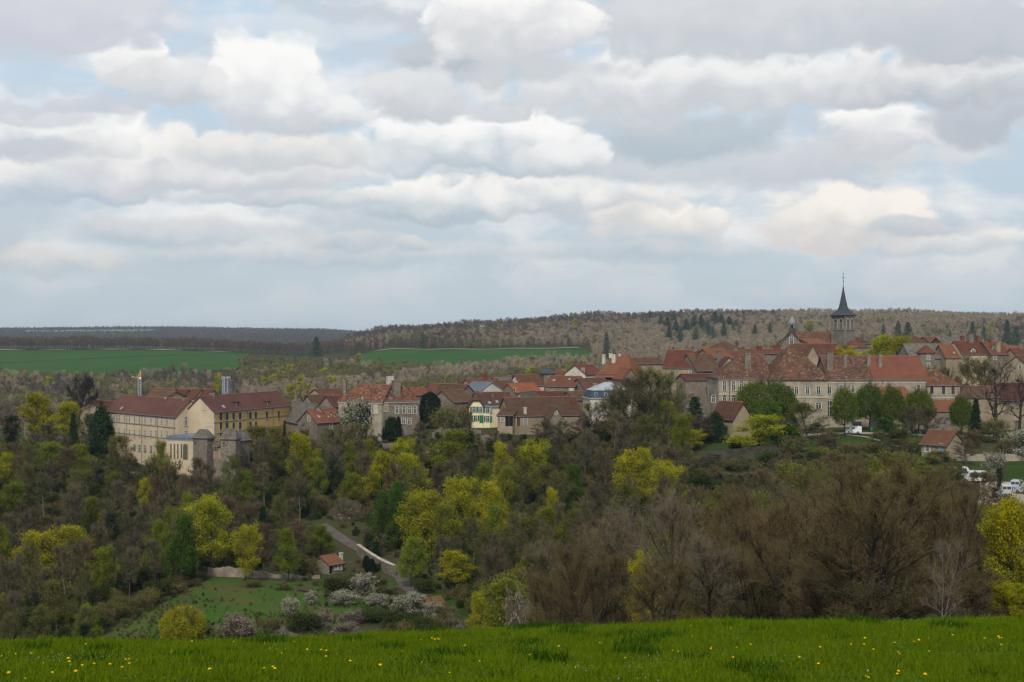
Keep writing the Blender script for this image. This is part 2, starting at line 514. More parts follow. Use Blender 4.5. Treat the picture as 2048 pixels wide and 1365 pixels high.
def strip(name, pts, width, m, dz, label, n=90):
    """A road or path along (px, D) points."""
    P = np.array([((px - CX) / F * D, D) for px, D in pts])
    seg = np.r_[0, np.cumsum(np.hypot(*np.diff(P, axis=0).T))]
    t = np.linspace(0, seg[-1], n)
    # smooth the polyline a little
    x = np.interp(t, seg, P[:, 0]); y = np.interp(t, seg, P[:, 1])
    k = np.ones(7) / 7
    xs_ = np.convolve(np.pad(x, 3, 'edge'), k, 'valid'); ys_ = np.convolve(np.pad(y, 3, 'edge'), k, 'valid')
    tx, ty = np.gradient(xs_), np.gradient(ys_)
    ln = np.hypot(tx, ty); nx_, ny_ = -ty / ln, tx / ln
    w = np.linspace(-0.5, 0.5, 5) * width
    X = xs_[:, None] + nx_[:, None] * w; Y = ys_[:, None] + ny_[:, None] * w
    return prop(link(name, grid_mesh(name, X, Y, ground(X, Y) + dz, m)), label, kind='structure')


drape('crop_field', [(1045, -420, 440), (1150, -420, 470), (1300, -420, 490), (1505, -420, 500)], crop_m, 0.8, 'dark green crop field on the far side of the left valley', 120, 40)
drape('crop_field', [(1104, 860, 960), (1150, 720, 1150), (1250, 690, 1190), (1352, 740, 1165)], crop_m, 0.9, 'long green crop field below the wooded ridge', 80, 30)
drape('grass_field', [(1050, -420, -10), (1110, -420, 60), (1150, -420, 30)], mat('far_pasture', (0.085, 0.13, 0.035), (0.1, 0.14, 0.045), scale=0.02), 1.5, 'lighter grass field at the left end of the dark green crop field', 30, 10)
drape('sunny_field', [(4900, 60, 250), (5200, 80, 290), (5360, 90, 300)], lime_m, 4.0, 'sunny pale green field on the far left hills', 40, 20)
drape('sunny_field', [(4800, 500, 580), (5050, 500, 570)], lime_m, 3.0, 'small pale green field on the far hills above the dark wood', 20, 10)
drape('field_margin', [(1500, -420, 470), (1516, -420, 480)], mat('dry_margin', (0.3, 0.25, 0.15), (0.22, 0.2, 0.12), scale=0.03), 1.6, 'dry pale grass margin along the top of the left crop field', 120, 4)
drape('field_margin', [(1343, 745, 1160), (1356, 760, 1155)], MATS['dry_margin'], 1.6, 'dry pale grass margin along the top of the long crop field', 80, 4)
drape('pasture', [(205, 60, 500), (222, 170, 660), (235, 240, 720), (250, 330, 760), (262, 372, 770), (271, 390, 790)], past_m, 0.05, 'rough sloping pasture below the long garden wall', 70, 40)
drape('grass_verge', [(238, 820, 960), (262, 815, 880), (274, 835, 860)], lawn_m, 0.05, 'grass verge in the fork of the lane', 20, 20)
drape('terrace_lawn', [(345, 1405, 1560), (352, 1405, 1560), (372, 1410, 1550)], lawn_m, 0.06, 'small lawn terrace above the stone retaining wall', 20, 12)
drape('promenade_lawn', [(337, 1560, 1860), (352, 1600, 1990), (366, 1600, 2100)], lawn_m, 0.05, 'grass strip in front of the promenade drive', 40, 12)
drape('promenade_lawn', [(371.5, 1760, 2060), (379, 1740, 2060)], lawn_m, 0.05, 'grass bank along the foot of the abbey garden wall', 40, 8)
drape('car_park', [(262, 1940, 2400), (275, 1960, 2400), (293, 1960, 2400)], gravel_m, 0.06, 'pale gravel car park beside the low stone wall', 30, 12)
drape('grass_bank', [(296, 1880, 2300), (318, 1880, 2300)], lawn_m, 0.05, 'grass bank under the low stone wall by the car park', 30, 8)
strip('lane', [(640, 315), (655, 311), (675, 306), (700, 300), (745, 292), (785, 284.5), (803, 275), (812, 266), (845, 256), (880, 245), (905, 233), (925, 218), (940, 200)], 2.5, lane_m, 0.11, 'gravel lane winding down the valley past the small cottage')
strip('path', [(806, 268), (785, 266), (765, 266), (740, 266.5), (690, 268)], 2.2, lane_m, 0.085, 'narrow path leaving the lane towards the cottage garden', 40)
strip('tractor_track', [(-60, 1240), (60, 1290), (180, 1340), (330, 1400), (440, 1430)], 4.0, mat('track_pale', (0.05, 0.10, 0.035)), 1.4, 'faint pale tractor track slanting across the left crop field', 60)
strip('drive', [(1560, 371), (1650, 369), (1760, 368), (1900, 368), (2060, 368), (2200, 368)], 4.2, gravel_m, 0.1, 'pale gravel drive along the tree promenade', 60)
strip('footpath', [(1690, 366), (1735, 360), (1775, 352), (1800, 345)], 0.9, gravel_m, 0.1, 'thin pale footpath crossing the promenade grass', 30)
# ------------------------------------------------------------------ trees
def rot_about(v, ax, ang):
    c, s = math.cos(ang), math.sin(ang)
    return v * c + np.cross(ax, v) * s + ax * (np.dot(ax, v) * (1 - c))


class Tree:
    def __init__(self, seed):
        self.r = np.random.default_rng(seed)
        self.seg, self.tip, self.tw = [], [], []       # segments (p0,p1,r0,r1), leaf points, twigs (p,dir,len,w)

    def line(self, p, d, L, r0, r1, n, wob=0.12, up=0.0):
        pts = [p]; d = d / np.linalg.norm(d)
        for i in range(n):
            d = d + self.r.normal(0, wob, 3) + np.array([0, 0, up])
            d /= np.linalg.norm(d)
            q = pts[-1] + d * (L / n)
            a, b = r0 + (r1 - r0) * i / n, r0 + (r1 - r0) * (i + 1) / n
            self.seg.append((pts[-1], q, a, b)); pts.append(q)
        return np.array(pts)

    def grow(self, H=10, R=3.5, cb=0.3, stems=1, lean=0.1, nl=22, nb=8, nt=26, r0=0.16, top=0.92, env=None, rise=(0.35, 1.15),
             twl=(0.5, 1.1), tww=0.035, up=0.06, wob=0.12, sub=0.45, third=0, droop=0.0):
        r = self.r
        env = env or (lambda t: (math.sin(math.pi * min(1, 0.18 + 0.82 * t) ** 0.85)) ** 0.7)
        for s in range(stems):
            a = 2 * math.pi * s / stems + r.uniform(0, 1)
            ln = lean * r.uniform(0.5, 1.3) if stems > 1 else lean * r.uniform(0, 0.6)
            d = np.array([math.cos(a) * ln, math.sin(a) * ln, 1.0])
            base = np.array([math.cos(a), math.sin(a), 0]) * (0.12 * R * 0.4 if stems > 1 else 0)
            hh = H * (1 if stems == 1 else r.uniform(0.75, 1.0)) * top
            rr = r0 * (1 if stems == 1 else r.uniform(0.55, 0.85))
            base[2] = -0.4
            P = self.line(base, d, hh + 0.4, rr, rr * 0.16, 9, wob * 0.45, 0.02)
            nls = max(4, nl // stems)
            for k in range(nls):
                t = (k + r.uniform(0.1, 0.9)) / nls
                h = cb + (1 - cb) * t
                f = h * (len(P) - 1); i = min(int(f), len(P) - 2)
                p = P[i] + (P[i + 1] - P[i]) * (f - i)
                az = k * 2.39996 + r.uniform(-0.5, 0.5)
                e = rise[0] + (rise[1] - rise[0]) * t + r.normal(0, 0.12)
                L = R * env(t) * r.uniform(0.75, 1.15) / max(0.5, math.cos(e)) ** 0.5
                if stems > 1: L *= 0.8
                dd = np.array([math.cos(az) * math.cos(e), math.sin(az) * math.cos(e), math.sin(e)])
                rl = max(0.02, rr * (1 - 0.84 * h) * 0.55)
                Q = self.line(p, dd, L, rl, rl * 0.2, 5, wob, up)
                self.twig(Q[-1], Q[-1] - Q[-2], nt // 2, twl, tww)
                for m in range(nb):
                    u = 0.22 + 0.78 * (m + r.uniform(0, 1)) / nb
                    f2 = u * 5; j = min(int(f2), 4)
                    q = Q[j] + (Q[j + 1] - Q[j]) * (f2 - j)
                    ax = r.normal(0, 1, 3); ax /= np.linalg.norm(ax)
                    d2 = rot_about((Q[j + 1] - Q[j]), ax, r.uniform(0.5, 1.0)); d2[2] += 0.25 * np.linalg.norm(d2) - droop * np.linalg.norm(d2)
                    L2 = L * sub * (1.15 - 0.55 * u) * r.uniform(0.7, 1.2)
                    rs = max(0.012, rl * (1 - 0.7 * u) * 0.5)
                    T = self.line(q, d2, L2, rs, rs * 0.35, 2, wob * 1.3, up * 0.7)
                    if third:
                        for m3 in range(third):
                            w = 0.3 + 0.7 * (m3 + r.uniform(0, 1)) / third
                            jj = 0 if w < 0.5 else 1
                            q3 = T[jj] + (T[jj + 1] - T[jj]) * ((w * 2) - jj)
                            ax = r.normal(0, 1, 3); ax /= np.linalg.norm(ax)
                            d3 = rot_about(T[jj + 1] - T[jj], ax, r.uniform(0.4, 0.9))
                            L3 = L2 * 0.55 * r.uniform(0.6, 1.2)
                            T3 = self.line(q3, d3, L3, rs * 0.5, rs * 0.2, 1, wob)
                            self.twig_along(T3, nt, twl, tww)
                    self.twig_along(T, nt, twl, tww)
        return self

    def twig_along(self, T, n, twl, tww):
        r = self.r
        u = r.uniform(0.1, 1.0, n) * (len(T) - 1)
        j = np.minimum(u.astype(int), len(T) - 2)
        p = T[j] + (T[j + 1] - T[j]) * (u - j)[:, None]
        d0 = (T[-1] - T[0]); d0 = d0 / (np.linalg.norm(d0) + 1e-9)
        d = d0 * 0.75 + r.normal(0, 0.5, (n, 3)) + np.array([0, 0, 0.25])
        d /= np.linalg.norm(d, axis=1)[:, None]
        L = r.uniform(*twl, n)
        self.tw.append((p, d, L, np.full(n, tww)))
        self.tip.append(p + d * (L * r.uniform(0.4, 1.0, n))[:, None])

    def twig(self, p, dirv, n, twl, tww):
        self.twig_along(np.array([p - dirv * 0.3, p]), max(2, n), twl, tww)

    def wood(self, n_big=6, n_small=3):
        """vertices and faces of limbs (tubes) and of twigs (thin triangles)"""
        A = np.array([s[0] for s in self.seg]); B = np.array([s[1] for s in self.seg])
        ra = np.array([s[2] for s in self.seg]); rb = np.array([s[3] for s in self.seg])
        V, Fq, k = [], [], 0
        d = B - A; d /= np.linalg.norm(d, axis=1)[:, None] + 1e-9
        ref = np.where(np.abs(d[:, 2:3]) > 0.9, np.array([[1.0, 0, 0]]), np.array([[0, 0, 1.0]]))
        s = np.cross(d, ref); s /= np.linalg.norm(s, axis=1)[:, None]
        t = np.cross(d, s)
        for sel, n in ((ra > 0.05, n_big), (ra <= 0.05, n_small)):
            if not sel.any(): continue
            m = sel.sum()
            w = 2 * np.pi * np.arange(n) / n
            ring = np.cos(w)[None, :, None] * s[sel][:, None, :] + np.sin(w)[None, :, None] * t[sel][:, None, :]
            a = A[sel][:, None] + ring * ra[sel][:, None, None]; b = B[sel][:, None] + ring * rb[sel][:, None, None]
            V.append(np.concatenate([a, b], 1).reshape(-1, 3))
            i = np.arange(n); q = np.stack([i, (i + 1) % n, n + (i + 1) % n, n + i], -1)
            Fq.append((q[None] + (np.arange(m) * 2 * n)[:, None, None]).reshape(-1, 4) + k)
            k += m * 2 * n
        return np.concatenate(V), np.concatenate(Fq)

    def twigs(self):
        p = np.concatenate([a[0] for a in self.tw]); d = np.concatenate([a[1] for a in self.tw])
        L = np.concatenate([a[2] for a in self.tw]); w = np.concatenate([a[3] for a in self.tw])
        n = len(p)
        s = np.cross(d, self.r.normal(0, 1, (n, 3))); s /= np.linalg.norm(s, axis=1)[:, None] + 1e-9
        v = np.stack([p - s * w[:, None] / 2, p + s * w[:, None] / 2, p + d * L[:, None]], 1).reshape(-1, 3)
        return v, np.arange(3 * n).reshape(-1, 3)

    def leaves(self, n, size, spread=0.25, zmin=None, flat=0.0, pts=None):
        T = np.concatenate(self.tip) if pts is None else pts
        if zmin is not None: T = T[T[:, 2] > zmin]
        r = self.r
        c = T[r.integers(0, len(T), n)] + r.normal(0, spread, (n, 3))
        return leaf_tris(r, c, size, flat)


def leaf_tris(r, c, size, flat=0.0):
    n = len(c)
    a = r.normal(0, 1, (n, 3)); a[:, 2] *= (1 - flat); a /= np.linalg.norm(a, axis=1)[:, None]
    b = np.cross(a, r.normal(0, 1, (n, 3))); b /= np.linalg.norm(b, axis=1)[:, None] + 1e-9
    s = size * r.uniform(0.6, 1.3, n)[:, None]
    v = np.stack([c - a * s * 0.6, c + a * s * 0.6 - b * s * 0.15, c + b * s * 0.75 + a * s * 0.1], 1).reshape(-1, 3)
    return v, np.arange(3 * n).reshape(-1, 3)


bark_m = mat('bark', (0.075, 0.066, 0.055), (0.115, 0.105, 0.09), scale=1.2, vary=0.25, stretch=(1, 1, 0.3))
bark_dark = mat('bark_dark', (0.035, 0.029, 0.024), (0.055, 0.047, 0.038), scale=1.2, vary=0.15, stretch=(1, 1, 0.3))
bark_pale = mat('bark_pale', (0.19, 0.17, 0.145), (0.13, 0.115, 0.1), scale=1.0, vary=0.15, stretch=(1, 1, 0.3))
tw_grey = mat('twigs_grey_brown', (0.14, 0.115, 0.068), (0.105, 0.086, 0.05), scale=0.35, vary=0.22)
tw_red = mat('twigs_red_brown', (0.135, 0.098, 0.06), (0.105, 0.076, 0.046), scale=0.35, vary=0.2)
tw_olive = mat('twigs_olive', (0.125, 0.112, 0.05), (0.1, 0.088, 0.04), scale=0.35, vary=0.2)
tw_near = mat('twigs_near', (0.15, 0.113, 0.06), (0.112, 0.085, 0.043), scale=0.5, vary=0.12)
yel = leaf_mat('blossom_yellow', (0.46, 0.42, 0.016), (0.27, 0.27, 0.015), scale=0.55, vary=0.14, trans=0.4)
yelgr = leaf_mat('leaf_yellow_green', (0.24, 0.26, 0.022), (0.15, 0.18, 0.018), scale=0.5, vary=0.18, trans=0.4)
green = leaf_mat('leaf_fresh_green', (0.085, 0.15, 0.015), (0.055, 0.105, 0.012), scale=0.6, vary=0.15, trans=0.35)
dkgreen = leaf_mat('leaf_dark_green', (0.022, 0.042, 0.014), (0.034, 0.055, 0.018), scale=0.8, vary=0.15, trans=0.15)
bluegreen = leaf_mat('needles_blue_green', (0.03, 0.052, 0.03), (0.045, 0.066, 0.034), scale=0.5, vary=0.15, trans=0.15)
bud = leaf_mat('buds_olive', (0.17, 0.165, 0.032), (0.125, 0.125, 0.024), scale=0.4, vary=0.2, trans=0.35)
budbr = leaf_mat('buds_brown', (0.18, 0.125, 0.052), (0.13, 0.092, 0.036), scale=0.5, vary=0.15, trans=0.3)
white = leaf_mat('blossom_white', (0.55, 0.53, 0.46), (0.36, 0.36, 0.28), scale=0.9, vary=0.1, trans=0.3)
pinkw = leaf_mat('blossom_pinkish', (0.36, 0.29, 0.25), (0.24, 0.19, 0.155), scale=0.9, vary=0.1, trans=0.3)
straw = leaf_mat('buds_straw', (0.21, 0.19, 0.07), (0.15, 0.14, 0.05), scale=0.5, vary=0.1, trans=0.35)

PROTO = {}          # kind -> list of (trunk mesh, crown mesh, H, R)


def proto(kind, T, H, R, bark, crown_parts, n_big=6):
    """crown_parts: (verts, faces, material) pieces joined into the crown mesh."""
    v, f = T.wood(n_big) if T.seg else (None, None)
    tm = mesh_np(kind + '_trunk', v, f, bark, True) if v is not None else None
    V, Fs, mats, mi, k = [], [], [], [], 0
    for vv, ff, m in crown_parts:
        V.append(vv); Fs.append(ff + k); k += len(vv)
        if m not in mats: mats.append(m)
        mi += [mats.index(m)] * len(ff)
    cm = mesh_np(kind + '_crown', np.concatenate(V), Fs, mats, False, mi)
    PROTO.setdefault(kind, []).append((tm, cm, H, R))


def mk(kind, seed, tw, leaf=None, nleaf=0, lsize=0.3, lspread=0.25, bark=None, n_big=6, zmin=None, extra=(), Rm=None, **kw):
    T = Tree(seed).grow(**kw)
    cp = [(*T.twigs(), tw)]
    if leaf is not None and nleaf: cp.append((*T.leaves(nleaf, lsize, lspread, zmin), leaf))
    for lf, n, sz, sp in extra: cp.append((*T.leaves(n, sz, sp), lf))
    allv = np.concatenate(T.tip)
    H = np.percentile(allv[:, 2], 99.5)
    R = np.percentile(np.hypot(allv[:, 0], allv[:, 1]), 97)
    proto(kind, T, H, R if Rm is None else Rm, bark or bark_m, cp, n_big)


tall = lambda t: 0.55 + 0.5 * math.sin(math.pi * min(1, t * 0.9 + 0.1))
dome = lambda t: (1 - t * t * 0.85) ** 0.6
for i in range(3):                              # bare woodland trees
    mk('bare_grey', 10 + i, tw_grey, H=11, R=2.9, cb=0.34, nl=26, nb=9, nt=38, env=tall, twl=(0.4, 1.1), tww=0.028, r0=0.15)
for i in range(2):
    mk('bare_red', 20 + i, tw_red, budbr, 700, 0.15, H=10, R=3.2, cb=0.28, nl=26, nb=9, nt=36, env=tall, tww=0.028, r0=0.15)
for i in range(2):
    mk('bare_olive', 30 + i, tw_olive, bud, 3000, 0.15, H=11, R=3.1, cb=0.3, nl=24, nb=8, nt=20, env=tall, tww=0.04, r0=0.15)
for i in range(2):
    mk('budding', 40 + i, tw_olive, bud, 6500, 0.17, 0.32, H=11, R=3.3, cb=0.25, nl=24, nb=8, nt=16, tww=0.04, r0=0.15)
for i in range(2):                              # slim pale stems, small crowns high up
    mk('bare_slim', 45 + i, tw_grey, bud, 500, 0.2, H=12, R=1.9, cb=0.5, nl=16, nb=7, nt=30, env=tall, tww=0.04, r0=0.13, bark=bark_pale)
for i in range(4):
    mk('yellow', 50 + i, tw_olive, yel, 13500, 0.18, 0.3, H=11, R=3.2, cb=0.22, nl=22, nb=7, nt=10, tww=0.03, r0=0.16, lean=0.15,
       env=(tall if i % 2 else dome), bark=bark_dark)
for i in range(3):
    mk('yellow_green', 60 + i, tw_olive, yelgr, 12000, 0.19, 0.34, H=11, R=3.2, cb=0.2, nl=22, nb=7, nt=12, tww=0.035, r0=0.15,
       env=(tall if i % 2 else dome), bark=bark_dark)
for i in range(2):
    mk('green', 70 + i, tw_olive, green, 12500, 0.22, 0.32, H=11, R=3.2, cb=0.12, nl=26, nb=7, nt=8, tww=0.03, r0=0.16,
       env=lambda t: 1.02 * (1 - t) ** 0.55 + 0.15, bark=bark_dark)
for i in range(3):                              # clipped limes of the promenade: close domes over a bare trunk
    T = Tree(80 + i).grow(H=7, R=2.7, cb=0.3, nl=30, nb=8, nt=10, tww=0.03, r0=0.2, rise=(0.05, 1.3), env=lambda t: 0.55 + 0.55 * math.sin(math.pi * (0.1 + 0.8 * t)))
    r = T.r; n = 15000
    th = np.arccos(r.uniform(-0.75, 1, n)); an = r.uniform(0, 6.283, n)
    rad = (1 - np.abs(r.normal(0, .16, n))) * (1 + .09 * np.sin(an * 4 + th * 5 + i) + .07 * np.sin(an * 9 - th * 8 + i) + .04 * np.sin(an * 17 + th * 13))
    c = np.stack([3.3 * rad * np.sin(th) * np.cos(an), 3.3 * rad * np.sin(th) * np.sin(an), 5.0 + 3.4 * rad * np.cos(th)], -1) + r.normal(0, .13, (n, 3))
    proto('promenade', T, 8.4, 3.3, bark_dark, [(*T.twigs(), tw_olive), (*leaf_tris(r, c[:7500], .2), green), (*leaf_tris(r, c[7500:10500], .2), yelgr), (*leaf_tris(r, c[10500:14000], .17), bud)])
for i in range(2):
    mk('olive_dome', 85 + i, tw_olive, yelgr, 4200, 0.2, 0.22, H=6, R=3.4, cb=0.1, nl=32, nb=8, nt=18, tww=0.035, r0=0.13, rise=(0.1, 1.3),
       env=lambda t: 0.4 + 0.7 * math.sin(math.pi * (0.1 + 0.75 * t)), stems=3, lean=0.35)
mk('sallow', 88, tw_olive, straw, 7000, 0.2, 0.25, H=8, R=4.0, cb=0.08, nl=36, nb=8, nt=18, tww=0.035, r0=0.14, stems=4, lean=0.3)
mk('old_bare', 90, mat('twigs_dark', (0.06, 0.047, 0.04), (0.045, 0.036, 0.03), scale=0.4), H=12, R=5.5, cb=0.25, nl=16, nb=9, nt=34, tww=0.035, r0=0.5, bark=bark_dark, wob=0.22, rise=(0.3, 1.2), third=2, n_big=8)
mk('old_bare', 91, MATS['twigs_dark'], H=13, R=6, cb=0.28, nl=14, nb=8, nt=9, tww=0.035, r0=0.5, bark=bark_dark, wob=0.26, rise=(0.2, 1.1), third=2, n_big=8, sub=0.6)
for i in range(3):                              # blackthorn and wild cherry in flower
    mk('blossom', 100 + i, tw_grey, white, 3000, 0.17, 0.16, H=4.5, R=2.3, cb=0.08, nl=26, nb=7, nt=14, tww=0.035, r0=0.09, stems=3, lean=0.4, extra=((bud, 1400, 0.17, 0.25),))
for i in range(2):
    mk('pinkish', 105 + i, tw_grey, pinkw, 2600, 0.15, 0.16, H=3.5, R=2.2, cb=0.06, nl=26, nb=7, nt=20, tww=0.035, r0=0.08, stems=4, lean=0.45)
for i in range(2):                              # thickets
    mk('thicket', 110 + i, tw_red, bud, 700, 0.17, 0.3, H=2.8, R=1.8, cb=0.04, nl=24, nb=6, nt=18, tww=0.03, r0=0.05, stems=5, lean=0.5)
mk('thicket', 112, tw_grey, bud, 1500, 0.17, 0.3, H=2.6, R=1.9, cb=0.04, nl=24, nb=6, nt=16, tww=0.03, r0=0.05, stems=5, lean=0.5)
mk('green_bush', 113, tw_olive, leaf_mat('leaf_moss', (0.06, 0.075, 0.018), (0.045, 0.06, 0.016), scale=0.7, vary=0.2), 4500, 0.2, 0.3, H=3.0, R=2.0, cb=0.03, nl=24, nb=6, nt=10, tww=0.03, r0=0.06, stems=4, lean=0.45)
for i in range(2):                              # ivy-hung woodland trees
    T = Tree(120 + i).grow(H=11, R=2.6, cb=0.3, nl=20, nb=7, nt=16, env=tall, tww=0.04, r0=0.16)
    r = T.r
    z = r.uniform(0.2, 8.5, 5200); rad = np.abs(r.normal(0, 0.75, 5200)) + 0.1; an = r.uniform(0, 6.283, 5200)
    c = np.stack([rad * np.cos(an), rad * np.sin(an), z], -1)
    proto('ivy', T, 11, 2.6, bark_m, [(*T.twigs(), tw_grey), (*leaf_tris(r, c, 0.26), dkgreen)])


def conifer(kind, seed, H, R, n, leaf, slim=1.0):
    r = np.random.default_rng(seed); T = Tree(seed)
    T.seg = [(np.array([0, 0, -0.4]), np.array([0, 0, H * 0.55]), 0.2, 0.11), (np.array([0, 0, H * 0.55]), np.array([0, 0, H]), 0.11, 0.02)]
    lay = int(H / 0.55); cs = []
    for k in range(lay):
        t = k / lay; z0 = H * (0.08 + 0.9 * t); rr = R * (1 - t) ** 0.85 * r.uniform(0.8, 1.1) + 0.08
        for b in range(9):
            a = b * 0.698 + k * 1.1 + r.uniform(-.2, .2); L = rr * r.uniform(0.75, 1.1)
            u = r.uniform(0.05, 1, n) ** 0.7
            p = np.stack([np.cos(a) * u * L, np.sin(a) * u * L, z0 - 0.28 * L * u ** 1.5 + 0.05 * L], -1) + r.normal(0, 0.09 + 0.03 * R, (n, 3)) * np.array([1, 1, .6])
            cs.append(p)
            e = np.array([math.cos(a) * L * .9, math.sin(a) * L * .9, z0 - 0.22 * L])
            T.seg.append((np.array([0, 0, z0]), e, 0.035, 0.01))
    proto(kind, T, H, R, bark_dark, [(*leaf_tris(r, np.concatenate(cs), 0.3, 0.3), leaf)])


conifer('spruce', 130, 12, 2.9, 34, dkgreen)
conifer('far_pine', 133, 10, 3.6, 17, leaf_mat('needles_far', (0.1, 0.125, 0.08), (0.115, 0.135, 0.088), scale=0.5, vary=0.25, trans=0.15))
conifer('spruce', 131, 11, 2.5, 34, bluegreen)


def clipped(kind, seed, H, prof, n, leaf, size=0.22, lump=0.0):
    """A dense evergreen: leaves in the outer skin of a lathe profile, with a trunk inside."""
    r = np.random.default_rng(seed); T = Tree(seed)
    T.seg = [(np.array([0, 0, -0.3]), np.array([0, 0, H * 0.8]), 0.18, 0.05)]
    t = r.uniform(0.02, 1, n); an = r.uniform(0, 6.283, n)
    rad = np.interp(t, [p[0] for p in prof], [p[1] for p in prof]) * (1 - np.abs(r.normal(0, 0.10, n))) * (1 + 0.07 * np.sin(an * 5 + t * 9) + 0.05 * np.sin(an * 11 - t * 23))
    rad = rad * (1 + lump * (np.sin(an * 2 + t * 5 + 1) * .6 + np.sin(an * 3 - t * 11) * .5 + np.sin(t * 17 + an) * .35)) + lump * np.abs(r.normal(0, .5, n)) * (r.uniform(0, 1, n) < .25)
    c = np.stack([rad * np.cos(an), rad * np.sin(an), t * H * (1 + lump * .35 * np.sin(an * 2 + 1))], -1) + r.normal(0, .05 + lump * .5, (n, 3))
    proto(kind, T, H, max(p[1] for p in prof), bark_dark, [(*leaf_tris(r, c, size), leaf)])


blackgreen = leaf_mat('leaf_yew', (0.012, 0.02, 0.011), (0.018, 0.028, 0.014), scale=1.0, vary=0.0, trans=0.1)
clipped('yew', 140, 6.6, [(0, 1.9), (0.15, 2.5), (0.5, 2.75), (0.8, 2.4), (0.93, 1.7), (1, 0.4)], 11000, blackgreen, 0.22, 0.08)
clipped('cypress', 141, 5.5, [(0, 0.45), (0.3, 0.7), (0.7, 0.6), (0.92, 0.35), (1, 0.05)], 4000, blackgreen, 0.18)
clipped('round_shrub', 142, 5.6, [(0, 1.4), (0.15, 2.7), (0.45, 3.1), (0.75, 2.5), (0.92, 1.4), (1, 0.3)], 9000, yel, 0.17)
clipped('holly', 143, 6.5, [(0, 1.5), (0.2, 2.3), (0.55, 2.0), (0.85, 1.1), (1, 0.15)], 8000, dkgreen, 0.26, 0.4)
T = Tree(150).grow(H=5.3, R=3.0, cb=0.08, nl=30, nb=8, nt=12, tww=0.025, r0=0.12, stems=4, lean=0.4, env=lambda t: 0.5 + 0.6 * math.sin(math.pi * (0.1 + 0.75 * t)))
PROTO['round_shrub'] = []
r = T.r; n = 15000
th = np.arccos(r.uniform(-0.62, 1, n)); an = r.uniform(0, 6.283, n)
rad = (1 - np.abs(r.normal(0, .17, n))) * (1 + .06 * np.sin(an * 5 + th * 6) + .06 * np.sin(an * 11 - th * 9))
c = np.stack([3.2 * rad * np.sin(th) * np.cos(an), 3.2 * rad * np.sin(th) * np.sin(an), 2.3 + 3.2 * rad * np.cos(th)], -1) + r.normal(0, .1, (n, 3))
proto('round_shrub', T, 5.5, 3.2, bark_dark, [(*T.twigs(), tw_olive), (*leaf_tris(r, c, .15), leaf_mat('blossom_gold', (0.44, 0.39, 0.014), (0.28, 0.26, 0.012), scale=0.8, vary=0.0, trans=0.4))])

# large near trees just over the crest: many fine twigs
for i in range(3):
    mk('near_multi', 200 + i, tw_near, budbr, 9000, 0.05, 0.16, H=7.5, R=3.6, cb=0.05, nl=60, nb=12, nt=26, tww=0.012, twl=(0.3, 0.75), r0=0.2, stems=6, lean=0.34, rise=(0.3, 1.2), bark=bark_dark, wob=0.14, n_big=7, extra=((bud, 4000, 0.05, 0.2),))
for i in range(2):
    mk('near_tree', 210 + i, mat('twigs_near_grey', (0.19, 0.158, 0.11), (0.145, 0.12, 0.082), scale=0.5, vary=0.1), budbr, 3000, 0.045, 0.15, H=8.5, R=3.2, cb=0.22, nl=32, nb=12, nt=24, tww=0.013, twl=(0.3, 0.8), r0=0.17, stems=1, lean=0.15, bark=bark_dark, wob=0.16, n_big=7, sub=0.55)
mk('near_pale', 220, MATS['twigs_near_grey'], None, 0, H=5.5, R=2.0, cb=0.15, nl=18, nb=9, nt=14, tww=0.013, twl=(0.3, 0.7), r0=0.09, stems=2, lean=0.12, bark=bark_pale, wob=0.12)
mk('near_yellow', 230, tw_near, yel, 34000, 0.10, 0.13, H=8, R=3.4, cb=0.06, nl=44, nb=11, nt=8, tww=0.012, twl=(0.3, 0.6), r0=0.2, stems=3, lean=0.3, bark=bark_dark, n_big=7)


def place(name, kind, loc, H, width=None, label=None, group=None, cat='tree', var=None, rz=None):
    """One tree: an Empty at its foot, trunk and crown as parts."""
    ps = PROTO[kind]
    tm, cm, h0, r0 = ps[random.randrange(len(ps)) if var is None else var % len(ps)]
    sz = H / h0
    sx = sz if width is None else width / 2 / r0
    o = empty(name, loc, random.uniform(0, 6.283) if rz is None else rz)
    o.scale = (sx, sx, sz)
    prop(o, label, cat, group)
    if tm is not None: link('trunk', tm, o)
    link('crown', cm, o)
    return o
